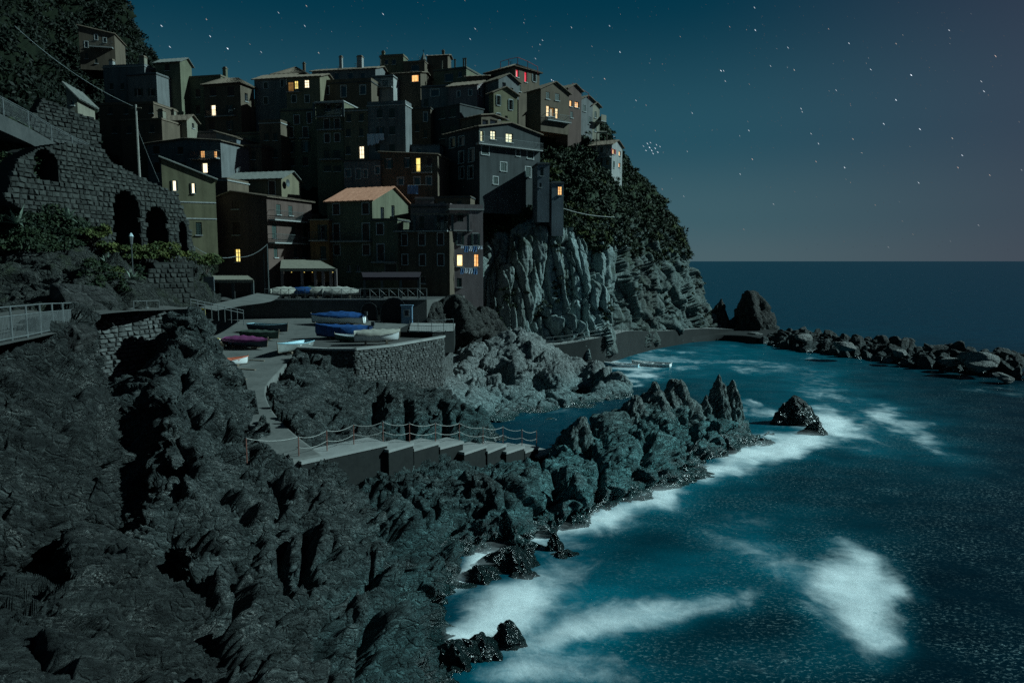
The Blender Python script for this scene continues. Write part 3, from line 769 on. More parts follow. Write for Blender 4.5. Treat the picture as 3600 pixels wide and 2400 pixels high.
for (f0, f1), z in zip(SF, SZ):
    a_, b_ = PZ(*f0, z), PZ(*f1, z); tx, ty = b_.x - a_.x, b_.y - a_.y; Ls = math.hypot(tx, ty); tx /= Ls; ty /= Ls
    al = (G2[..., 0] - a_.x) * tx + (G2[..., 1] - a_.y) * ty; ac = -(G2[..., 0] - a_.x) * ty + (G2[..., 1] - a_.y) * tx
    ins = (al > -0.5) & (al < Ls + 0.3) & (ac > -1.0) & (ac < 2.3)
    lim = z - 0.45 - 0.55 * np.clip(-ac, 0, 1)
    G2[..., 2] = np.where(ins, np.minimum(G2[..., 2], lim), G2[..., 2])
rl = np.array([tuple(on_ramp(*a_)) for a_, b_ in ramp_pairs])[::-1]; rr_ = np.array([tuple(on_ramp(*b_)) for a_, b_ in ramp_pairs])[::-1]
gy = G2[..., 1]; xl = np.interp(gy, rl[:, 1], rl[:, 0]); xr = np.interp(gy, rr_[:, 1], rr_[:, 0])
zl = np.interp(gy, [36, 50, 60, 70, 79], [4.3, 5.75, 6.85, 7.25, 7.5]) - 0.3
ins = (gy > 35.6) & (G2[..., 0] > xl + 0.9) & (G2[..., 0] < xr + 0.15)
G2[..., 2] = np.where(ins, np.minimum(G2[..., 2], zl), G2[..., 2])
vis = G2[..., 2] > -2.0
cells = vis[:-1, :-1] | vis[1:, :-1] | vis[:-1, 1:] | vis[1:, 1:]
fc = grid_faces(len(xs), len(ys), True)[cells.ravel()]
us = np.unique(fc); rm = np.zeros(X.size, np.int64); rm[us] = np.arange(len(us))
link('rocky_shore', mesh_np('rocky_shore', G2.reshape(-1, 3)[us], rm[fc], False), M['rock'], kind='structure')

def loft_rock(name, rows, n, m, mat, disp=(0.5, (35, 35, 25), 2.0, 0.8, 1.0), flip=False, off=0.0, kind='structure', fn=None):
    if name in ('rock_bank', 'rock_mound', 'wooded_hill', 'rocky_slope'):      # carry the land on past the left edge
        rows = [[(r[0][0] - 700, r[0][1] + 10, r[0][2])] + r for r in rows]; m = int(m * 1.14)
    W = [[PY(*p) for p in r] for r in rows]
    Gs = loft(W, n, m)
    Nn = grid_normals(Gs)
    # outward = towards the camera side
    s_ = np.sign((Nn * (np.array([0, 0, CAMZ]) - Gs)).sum(2).mean())
    Nn = Nn * s_
    dd = rock_disp(Gs.reshape(-1, 3).astype(np.float32), *disp).reshape(n, m) + off
    if fn is not None: dd = fn(Gs, dd)
    Gs = Gs + Nn * dd[..., None]
    o = link(name, mesh_np(name, Gs.reshape(-1, 3), grid_faces(n, m, s_ < 0), False), mat, kind=kind)
    return o, Gs, Nn

loft_rock('rock_bank', [
    [(-150,1215,30),(0,1195,31),(100,1180,33),(190,1160,36),(260,1150,39),(300,1190,42)],
    [(-150,1240,22.5),(0,1212,24.6),(100,1194,27.2),(190,1174,30.2),(260,1164,33),(310,1210,38)],
    [(-150,1300,21.5),(0,1290,23),(100,1280,25),(190,1270,28),(270,1260,31),(330,1300,37)],
    [(-150,1450,19.5),(0,1450,20.5),(120,1430,22),(230,1420,24),(320,1420,26),(370,1450,33)],
    [(-150,1600,17.5),(0,1600,18.5),(120,1600,19.5),(250,1600,21),(340,1600,23),(390,1620,31)],
    [(-150,1750,16.5),(0,1750,17),(120,1750,18),(250,1760,19),(350,1750,21),(390,1800,29)],
    [(-150,1900,15.5),(0,1900,16),(100,1900,16.8),(200,1920,18),(290,1900,20),(330,1950,27)],
    [(-150,2080,15),(0,2080,15.5),(100,2080,16.5),(200,2080,18),(280,2080,20),(320,2080,26)]], 300, 240, M['rock_near'],
    (0.35, (49, 20, 0), 1.6, 0.8, 1.0))
loft_rock('rock_mound', [
    [(-150,2150,18),(176,2080,19),(291,1960,21.5),(429,1980,22),(510,2060,21),(640,2160,20),(720,2280,19),(760,2450,18)],
    [(-150,2130,14.5),(176,2030,16.2),(291,1905,18.6),(429,1915,19),(500,2000,18.4),(620,2110,17.4),(690,2270,16.2),(725,2410,15.6)],
    [(-150,2160,13.2),(170,2060,14.6),(285,1950,16.4),(420,1955,17),(480,2030,16.6),(590,2140,15.7),(655,2300,14.8),(700,2430,14.3)],
    [(-150,2300,11.5),(150,2250,12.2),(260,2200,13.2),(380,2200,13.8),(450,2240,14),(550,2300,13.9),(620,2400,13.4),(680,2480,13.2)],
    [(-150,2520,9.6),(120,2520,9.9),(230,2520,10.2),(330,2520,10.6),(420,2520,11),(520,2520,11.5),(610,2520,12),(680,2540,12.4)]], 260, 260, M['rock_near'],
    (0.25, (49, 20, 0), 1.7, 0.66, 0.9))

# ------------------------------------------------------------------ the big rock in the harbour
B = []
def cpb(*pts):
    for (px, py, Y) in pts: B.append(tuple(PY(px, py, Y)))
cpb((1840,1150,80),(1800,1180,79),(1770,1220,78),(1870,1180,80),(1930,1215,80),(2000,1250,80),(2060,1285,80),(2120,1310,78.6),(2180,1345,77.8),(2222,1388,76.4),
    (1700,1270,76),(1640,1300,74),(1600,1330,72),(1570,1290,76),(1800,1300,75),(1900,1290,76.5),(2000,1320,76.5),(2100,1360,75.2),(1750,1350,72),(1850,1370,72.5),(1950,1380,73),(2050,1390,74),(2150,1400,74.6),
    (1700,1400,69),(1800,1420,69.3),(1900,1425,69.7),(2000,1420,71),(2100,1415,73),(1650,1370,69),(1740,1445,67.2),(1850,1450,67.6),(1950,1445,68.5),(1580,1230,82),(1650,1220,82),(1720,1200,83))
for (px, py) in ((1750,1480),(1900,1480),(2050,1465),(2150,1445),(2250,1410),(2270,1370),(2230,1320)):
    B.append(tuple(PZ(px, py, -2.2)))
for (px, Y, z) in ((2050,87,0.5),(2150,85,-1),(2250,82,-2.5),(1950,88,3),(1850,88,5),(1750,88,5),(1650,88,5),(1550,86,5),(1520,78,4.5),(1550,70,3)):
    p_ = PY(px, 1300, Y); B.append((p_.x, p_.y, z))
bx_ = np.arange(-11, 14.5, 0.10); by_ = np.arange(63.5, 90, 0.10)
X, Y_, Z_ = rbf(B, bx_, by_, 0.8)
G = np.stack([X, Y_, Z_], 2); N = grid_normals(G); N = np.where(N[..., 2:3] < 0, -N, N)
Pf = G.reshape(-1, 3).astype(np.float32)
d = rock_disp(Pf, 0.5, (50, 25, 0), 2.6, 0.5, 0.6).reshape(X.shape) + 0.2
G = G + N * d[..., None]
vis = G[..., 2] > -1.6
cells = vis[:-1, :-1] | vis[1:, :-1] | vis[:-1, 1:] | vis[1:, 1:]
fc = grid_faces(len(bx_), len(by_), True)[cells.ravel()]
us = np.unique(fc); rm = np.zeros(X.size, np.int64); rm[us] = np.arange(len(us))
tag(link('harbour_rock', mesh_np('harbour_rock', G.reshape(-1, 3)[us], rm[fc], False), M['rock_big']),
    'great pale cracked rock sloping into the water in front of the cliff', 'rock')

# ------------------------------------------------------------------ free-standing rocks
def ico(level):
    import bmesh
    bm = bmesh.new(); bmesh.ops.create_icosphere(bm, subdivisions=level, radius=1.0)
    v = np.array([p.co[:] for p in bm.verts], np.float32); f = np.array([[q.index for q in p.verts] for p in bm.faces], np.int32)
    bm.free(); return v, f
ICO5 = ico(5)
ICO3 = ico(4)
def spire(name, label, cat, base, h, rx, ry, mat, seed, lean=(0, 0), pw=1.0, amp=0.5, group=None, sub=None):
    """a pointed rock: base point, height above it, half widths"""
    v, f = sub or ICO5
    p = v.copy()
    t = np.clip((p[:, 2] + 0.35) / 1.35, 0, 1)
    tap = np.power(1 - t, pw) * 0.98 + 0.02
    rad = np.sqrt(np.maximum(1e-6, 1 - np.clip(p[:, 2], -1, 1) ** 2))
    k = np.where(p[:, 2] > -0.35, tap * 0.94 / np.maximum(rad, 1e-3), 1.0)
    p[:, 0] *= k * rx; p[:, 1] *= k * ry
    p[:, 2] = np.where(p[:, 2] > -0.35, t * h, (p[:, 2] + 0.35) * 1.8)
    p[:, 0] += lean[0] * t * t; p[:, 1] += lean[1] * t * t
    ang = np.arctan2(v[:, 1], v[:, 0]); an_ = 1 + 0.16 * np.cos(3 * ang + seed) + 0.12 * np.cos(5 * ang + 2.1 * seed + 3 * t)
    p[:, 0] *= an_; p[:, 1] *= an_
    w = p + seed * 13.7
    dr = rock_disp(w, 0.35, (15 + seed * 7, 60, 30 * seed), max(0.7, 0.45 * rx), amp, amp)
    nn = v.copy(); nn[:, 2] *= 0.5
    p = p + nn * (dr * (0.5 + 0.5 * (1 - t)))[:, None]
    o = link(name, mesh_np(name, p, f, False), mat)
    o.location = base; MW[o] = Matrix.Translation(Vector(base))
    return tag(o, label, cat, group)
def rock_at(px, py, z): return PZ(px, py, z)
# jagged teeth on the ridge
for i, (px, py, Y, top, rx, ry, lean, lab) in enumerate([
    (2370,1490,57,1338,1.35,1.0,(0.1,0),'broad dark tooth of the jagged ridge, left of the notch'),
    (2290,1480,56,1350,0.9,0.9,(0.25,0),'slim grey tooth at the left of the jagged ridge crest'),
    (2525,1490,58,1328,0.75,0.8,(-0.05,0),'sharpest tallest spike of the jagged ridge'),
    (2575,1500,58.5,1345,0.7,0.8,(-0.1,0),'second spike of the jagged ridge, right of the tallest'),
    (2480,1500,57.5,1395,0.6,0.7,(0.0,0),'low tooth in the notch of the jagged ridge'),
    (2220,1490,54.5,1395,0.8,0.9,(0.3,0),'low slanting tooth at the left end of the ridge crest'),
    (2020,1580,49,1475,0.75,0.7,(0.55,0.1),'lone horn-shaped rock leaning right beside the stair foot')]):
    b_ = PY(px, py, Y); h_ = PY(px, top, Y).z - b_.z
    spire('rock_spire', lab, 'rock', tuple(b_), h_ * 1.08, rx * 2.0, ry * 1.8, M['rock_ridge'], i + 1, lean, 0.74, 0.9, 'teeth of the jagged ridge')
# sea stacks at the head of the breakwater
for i, (px, py, Y, top, rx, ry, lean, lab, pw) in enumerate([
    (2525,1168,139,1050,3.0,3.0,(0.4,0),'pointed sea stack standing closest to the headland',1.0),
    (2645,1172,138,1020,4.3,3.6,(-0.6,0),'tall blunt sea stack at the head of the breakwater',0.42)]):
    b_ = PY(px, py, Y); h_ = PY(px, top, Y).z - b_.z
    spire('sea_stack', lab, 'rock', tuple(b_), h_, rx, ry, M['rock_stack'], i + 11, lean, pw, 0.9, 'sea stacks')
b_ = PY(2585, 1172, 139); spire('sea_stack', 'low shoulder of rock between the two sea stacks', 'rock', tuple(b_), 3.2, 3.0, 2.6, M['rock_stack'], 14, (0, 0), 0.6, 0.8, 'sea stacks')
# rocks awash
for i, (px, py, h, rx, ry, lean, pw, lab) in enumerate([
    (2795,1490,2.5,2.1,1.4,(-0.1,0),0.72,'isolated black rock with white foam on its right side'),
    (2862,1528,1.2,1.3,0.8,(0.2,0),0.8,'small pointed rock touching the isolated black rock'),
    (1790,2000,1.1,1.45,0.75,(0.2,0.1),0.55,'long dark rock awash in the upper cove foam'),
    (1690,2040,0.7,0.9,0.55,(0,0),0.6,'low dark rock at the shore end of the awash reef'),
    (1850,1968,0.85,0.6,0.45,(0,0),0.8,'small wet pointed rock in the middle of the cove reef'),
    (1945,1935,0.95,0.65,0.5,(0,0),0.9,'outermost little pyramid rock in the cove foam'),
    (1780,2270,1.0,0.85,0.7,(0.1,0.1),0.75,'peaked wet rock between the two lower foam inlets'),
    (1690,2300,0.8,1.0,0.8,(0,0),0.55,'broad wet rock below the peaked one by the foam'),
    (1600,2330,0.9,1.0,0.9,(0,0),0.5,'wet shoulder of rock at the bottom edge of the cove'),
    (1850,2030,0.3,0.9,0.4,(0,0),0.6,'nearly drowned brown rock in the white foam'),
    (1990,1955,0.3,0.7,0.45,(0,0),0.6,'drowned brown rock right of the little pyramid rock')]):
    b_ = PZ(px, py, -0.1)
    spire('sea_rock', lab, 'rock', tuple(b_), h, rx, ry, M['rock_sea'], i + 21, lean, pw, 0.6, 'rocks awash in the cove')

for i, (px, py, Y, top, rx, ry, pw, lab) in enumerate([(1600,1170,81,1035,3.4,2.6,.45,'rough rock outcrop between the piazza wall and the cliff'), (1700,1178,88,1075,3.2,2.6,.5,'lower rock outcrop right of the rough one, above the path'), (1530,1150,80,1060,2.0,2.2,.4,'dark shoulder of rock against the end of the piazza wall')]):
    b_ = PY(px, py, Y); h_ = PY(px, top, Y).z - b_.z
    spire('rock_outcrop', lab, 'rock', tuple(b_), h_, rx, ry, M['rock_stack'], i + 41, (0, 0), pw, 0.8, 'outcrops at the cliff foot')
# ------------------------------------------------------------------ headland cliff
CL = [
 [(1560,560,120),(1700,560,120),(1800,560,122),(1880,520,124),(1985,440,136),(2060,420,142),(2120,450,146),(2165,540,148),(2255,640,150),(2360,780,154),(2400,900,160)],
 [(1560,640,114),(1690,640,112),(1790,640,112),(1880,650,112),(1980,480,124),(2060,450,130),(2130,490,134),(2188,590,136),(2285,690,138),(2385,830,142),(2405,925,150)],
 [(1570,800,107),(1700,770,104),(1800,720,106),(1880,720,107),(1980,700,110),(2070,680,112),(2140,700,116),(2220,750,123),(2310,800,131),(2395,890,140),(2452,985,148)],
 [(1580,900,103),(1715,862,100),(1800,800,102),(1880,768,103),(1985,810,105),(2070,840,106),(2145,890,108),(2235,900,118),(2320,930,127),(2412,960,137),(2470,1050,146)],
 [(1590,960,102),(1700,960,98),(1790,930,99),(1880,930,101),(1980,930,103),(2070,950,104),(2142,980,107),(2240,1000,116),(2330,1010,125),(2440,1030,135),(2490,1100,145)],
 [(1600,1060,101),(1720,1060,97),(1790,1060,98),(1880,1070,100),(1980,1080,102),(2075,1080,103),(2142,1090,106),(2235,1090,114),(2340,1090,124),(2455,1095,133),(2520,1140,143)],
 [(1610,1150,100),(1730,1155,97),(1800,1178,98),(1885,1192,99),(1985,1197,100),(2080,1190,101.5),(2150,1178,105),(2250,1162,114),(2350,1157,123),(2465,1152,132),(2540,1165,142)],
 [(1610,1240,99),(1730,1245,96.5),(1800,1265,97.5),(1885,1270,98.5),(1985,1270,99.5),(2080,1260,101),(2150,1240,104.5),(2250,1220,113),(2350,1210,122),(2465,1200,131),(2550,1190,141)]]
def cliff_fn(Gs, dd):
    P = Gs.reshape(-1, 3).astype(np.float32)
    ux, uy = proj(P[:, 0], P[:, 1], P[:, 2])
    # vertical slabs and clefts on the bare face
    w = np.stack([vnoise(P * 0.12), vnoise(P * 0.12 + 20), vnoise(P * 0.12 + 40)], 1)
    v = P * np.array([0.24, 0.24, 0.028], np.float32); v[:, 0] += 0.012 * P[:, 2]
    f1, f2, c, t = worley(v + 0.16 * w, True)
    slab = 2.6 * (c - 0.5) + 2.3 * t - 1.5 * np.exp(-(f2 - f1) / 0.035)
    v2 = P * np.array([0.62, 0.62, 0.085], np.float32); v2[:, 0] += 0.02 * P[:, 2]
    g1, g2, c2, t2 = worley(v2 + 0.25 * w, True)
    slab += 0.8 * (c2 - 0.5) + 0.9 * t2 - 0.55 * np.exp(-(g2 - g1) / 0.05)
    slab += 0.16 * ridged(P * np.array([1.1, 1.1, 0.16], np.float32), 4)
    rough = np.clip((ux - 2160) / 80, 0, 1)
    slab = slab * (1 - 0.55 * rough)
    # the deep dark cleft right of the pale face
    slab -= 3.0 * np.exp(-((ux - 2185) / 26) ** 2) * (uy > 880)
    rim = np.clip((uy - (760 + 0.30 * np.abs(ux - 1900))) / 60, 0, 1)
    return dd * (0.22 + 0.4 * (1 - rim.reshape(dd.shape)) + 0.5 * rough.reshape(dd.shape)) + (slab * (0.25 + 0.75 * rim)).reshape(dd.shape)
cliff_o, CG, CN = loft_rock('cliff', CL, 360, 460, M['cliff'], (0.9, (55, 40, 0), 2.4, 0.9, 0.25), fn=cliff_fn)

# hill the village stands on
loft_rock('village_hill', [
    [(500,1045,90),(1000,1045,89),(1400,1045,89),(1760,1120,100)],
    [(500,860,100),(1000,860,99),(1400,860,99),(1760,700,112)],
    [(500,650,120),(1000,600,117),(1400,560,116),(1780,580,122)],
    [(480,470,136),(1000,420,136),(1400,370,134),(1850,420,134)],
    [(500,370,150),(1000,340,152),(1400,300,152),(1960,440,146)],
    [(500,520,200),(1000,520,200),(1400,520,200),(1960,600,180)]], 90, 90, M['soil'], (0.8, (30, 30, 30), 3.0, 0.6, 1.0))
hill_o, HG, HN = loft_rock('wooded_hill', [
    [(-300,620,50),(0,620,53),(130,640,62),(260,690,78),(350,720,92),(480,760,104),(650,820,112)],
    [(-300,430,56),(0,430,60),(130,445,75),(260,500,98),(350,540,114),(480,620,122),(650,735,124)],
    [(-300,250,80),(0,260,90),(130,300,110),(260,360,128),(380,420,138),(500,540,143),(650,660,144)],
    [(-300,50,115),(0,60,125),(150,90,138),(280,180,145),(400,260,150),(500,380,152),(600,500,152)],
    [(-300,-250,160),(0,-200,162),(200,-130,165),(320,-60,168),(420,0,171),(490,165,173),(562,258,174)],
    [(-300,-100,220),(0,-60,225),(200,0,230),(320,60,236),(425,150,240),(495,260,240),(565,350,236)]], 160, 140, M['hill'], (1.2, (30, 30, 30), 4.0, 0.9, 1.2))
slope_o, LG, LN = loft_rock('rocky_slope', [
    [(-250,1120,41),(0,1115,41),(150,1105,42),(300,1105,43),(450,1095,45.5),(560,1085,50),(690,1075,57),(770,1085,64)],
    [(-250,1070,43),(0,1065,43),(150,1050,44),(300,1050,45),(445,1060,47),(560,1045,51.5),(690,1040,59),(765,1050,66)],
    [(-250,990,44),(0,980,44.5),(150,960,45.3),(330,945,46.6),(425,985,48.3),(560,1010,53),(690,1000,61),(740,1010,67)],
    [(-250,880,46),(0,880,46),(150,860,47.2),(290,890,49),(410,930,51.5),(560,960,56),(690,950,64),(735,980,69)],
    [(-250,720,47.5),(0,720,47.5),(130,720,48.5),(270,800,51),(430,910,55.5),(560,920,60),(690,920,67),(740,950,72)],
    [(-250,560,49),(0,570,49),(120,610,50),(230,700,53),(420,890,59),(560,910,64),(690,915,72),(740,945,78)],
    [(-250,440,51),(0,450,51),(110,520,53),(220,650,57),(420,880,64),(560,905,70),(690,912,78),(740,942,84)]], 230, 260, M['rock_left'],
    (0.45, (60, 15, 20), 2.2, 0.6, 0.6))

# ------------------------------------------------------------------ slipway, quay, piazza, paths
def strip(name, pairs, n, mat, kind='structure', m=2, thick=0.0):
    rows = [[a, b] for a, b in pairs]
    Gs = loft(rows, n, m)
    o = link(name, mesh_np(name, Gs.reshape(-1, 3), grid_faces(n, m, True), False), mat, kind=kind)
    o.data.update()
    if thick:
        md = o.modifiers.new('thickness', 'SOLIDIFY'); md.thickness = thick; md.offset = -1
    return o
strip('slipway', [(on_ramp(*a), on_ramp(*b)) for a, b in ramp_pairs], 120, M['concrete'], m=14, thick=0.9)
# timber skids let into the concrete
for i, (a, b) in enumerate(([(860,1266),(930,1269)], [(828,1296),(898,1301)], [(825,1330),(866,1334)])):
    p, q_ = on_ramp(*a), on_ramp(*b)
    mb = MB(); t_ = (q_ - p).normalized(); s_ = Vector((-t_.y, t_.x, 0)) * 0.09
    mb.prism([p - s_ + Vector((0, 0, -.05)), q_ - s_ + Vector((0, 0, -.05)), q_ + s_ + Vector((0, 0, -.05)), p + s_ + Vector((0, 0, -.05))], (0, 0, 0.11))
    o = mb.build('slipway_skid', M['wood'])
    tag(o, ('upper', 'middle', 'lowest')[i] + ' dark timber skid set across the concrete slipway', 'skid', 'slipway skids')

QZ = 7.05
quay_px = [(1045,1226),(1150,1231),(1250,1231),(1378,1218),(1552,1188)]
quay_front = [PZ(a, b, QZ) for a, b in quay_px]
quay_back = [PZ(1590,1168,QZ), PZ(1500,1143,QZ), PZ(1100,1150,QZ), PZ(1010,1200,QZ)]
mb = MB(); mb.prism([tuple(p) for p in (quay_front + quay_back)][::-1], (0, 0, -5.5))
link('quay_paving', mb.mesh('quay_paving'), M['paving'], kind='structure').location = (0, 0, 0.0)

PZZ = 9.95                           # level of the piazza
pw = [PY(930,1055,77), PY(1100,1053,77), PY(1300,1050,77.3), PY(1500,1046,78)]
pw = [Vector((p.x, p.y, PZZ)) for p in pw]
pb = [Vector((-4, 92, PZZ)), Vector((-44, 94, PZZ)), Vector((-43, 80, PZZ)), Vector((-33, 77.5, PZZ))]
mb = MB(); mb.prism([tuple(p) for p in (pw + pb)][::-1], (0, 0, -3.5))
mb.build('piazza', M['paving'], kind='structure')
# coping along the piazza edge
mb = MB()
for a, b in zip(pw[:-1], pw[1:]):
    t_ = (b - a).normalized(); n_ = Vector((t_.y, -t_.x, 0))
    mb.prism([a + n_ * .18 + Vector((0, 0, .004)), b + n_ * .18 + Vector((0, 0, .004)), b - n_ * .25 + Vector((0, 0, .004)), a - n_ * .25 + Vector((0, 0, .004))], (0, 0, .14))
tag(mb.build('coping', M['concrete_pale']), 'pale stone coping along the edge of the piazza wall', 'coping')
# ramped lane from the piazza to the slipway
lane = [((560,1030,60),(640,1030,60)),]
strip('lane', [(PY(690,1078,58), PY(760,1092,57)), (PY(760,1066,63), PY(850,1075,62)), (PY(850,1045,70), PY(950,1060,69)), (PY(905,1030,77.5), PY(985,1040,76.5))], 24, M['concrete'], m=4)

# raised concrete platform beyond the quay
def slab_px(name, pts, z, h, mat, label=None, cat=None, kind=None):
    mb = MB(); P = [PZ(a, b, z) for a, b in pts]
    mb.prism([tuple(p) for p in P][::-1], (0, 0, -h))
    o = mb.build(name, mat, kind=kind)
    if label: tag(o, label, cat)
    return o
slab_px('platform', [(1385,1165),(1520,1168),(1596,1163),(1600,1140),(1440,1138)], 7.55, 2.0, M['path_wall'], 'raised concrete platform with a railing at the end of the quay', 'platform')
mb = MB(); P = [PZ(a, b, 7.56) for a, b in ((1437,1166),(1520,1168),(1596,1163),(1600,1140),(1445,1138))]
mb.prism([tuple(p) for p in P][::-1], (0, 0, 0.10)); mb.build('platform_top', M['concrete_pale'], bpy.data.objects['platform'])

# cliff path
path_c = [PY(1595,1166,80), PY(1690,1180,85), PY(1780,1198,91), PY(1880,1215,95), PY(1985,1207,97.5), PY(2080,1190,100), PY(2150,1176,103.5), PY(2205,1163,109),
          PY(2290,1164,117), PY(2380,1160,124), PY(2480,1154,131), PY(2600,1158,136)]
pc = cr_interp([tuple(p) for p in path_c], 90)
pt = np.gradient(pc, axis=0); pt[:, 2] = 0; pt /= np.linalg.norm(pt, axis=1, keepdims=True)
pn = np.stack([pt[:, 1], -pt[:, 0], 0 * pt[:, 0]], 1)
path_front = pc + pn * 0.25; path_back = pc - pn * 2.2
Gp = np.stack([path_back, path_front, path_front - np.array([0, 0, 1.3]), path_front + pn * 0.35 - np.array([0, 0, 5.5])], 1)
me = mesh_np('cliff_path', Gp[:, :2].reshape(-1, 3), grid_faces(90, 2), False)
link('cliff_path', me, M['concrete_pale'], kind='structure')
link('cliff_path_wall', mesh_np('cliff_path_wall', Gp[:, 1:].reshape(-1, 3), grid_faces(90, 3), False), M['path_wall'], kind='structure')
# low landing ledge at the water
led = [PZ(2010,1250,1.0), PZ(2110,1238,1.0), PZ(2215,1214,1.0), PZ(2330,1195,1.0), PZ(2485,1179,1.0), PZ(2600,1180,1.0), PZ(2660,1190,0.9)]
lc = cr_interp([tuple(p) for p in led], 60); lt_ = np.gradient(lc, axis=0); lt_[:, 2] = 0; lt_ /= np.linalg.norm(lt_, axis=1, keepdims=True)
ln = np.stack([lt_[:, 1], -lt_[:, 0], 0 * lt_[:, 0]], 1)
Gl = np.stack([lc - ln * 9.0 + np.array([0, 0, .6]), lc - ln * 1.6, lc, lc + ln * 0.2 - np.array([0, 0, 2.2])], 1)
link('landing_ledge', mesh_np('landing_ledge', Gl.reshape(-1, 3), grid_faces(60, 4), False), M['path_wall'], kind='structure')

# path on the left with its railing
rail_b = [(-620,1318),(-360,1268),(-120,1226),(-25,1209),(43,1195),(97,1185),(145,1174),(188,1165),(225,1158),(260,1150)]
rail_z = [11.45,11.44,11.42,11.40,11.37,11.33,11.28,11.2,11.1,11.0]
rb = [PZ(a, b, z) for (a, b), z in zip(rail_b, rail_z)]
strip('path', [(p + Vector((0.35, -0.3, -0.03)), Vector((p.x - 9.0 - 0.2 * i, p.y + 11.5 + 0.4 * i, p.z - 0.03))) for i, p in enumerate(rb)] +
      [(PY(320,1112,39) , PY(330,1088,45)), (PY(450,1095,44.5), PY(455,1080,48)), (PY(560,1090,48), PY(560,1074,52)), (PY(690,1084,56), PY(700,1072,60))], 80, M['paving'], m=6)
# ------------------------------------------------------------------ houses
ZK = 700 / 2195.0
ZO = dict(A=(500, 150), B=(1100, 150), C=(1600, 150), D=(400, 550), E=(1000, 550), F=(0, 0), G=(0, 300))
def zpx(zone, x, y):
    if zone == 'R': return 1600 + x * 900 / 2171.0, 550 + y * 900 / 2171.0
    o = ZO[zone]; return o[0] + x * ZK, o[1] + y * ZK

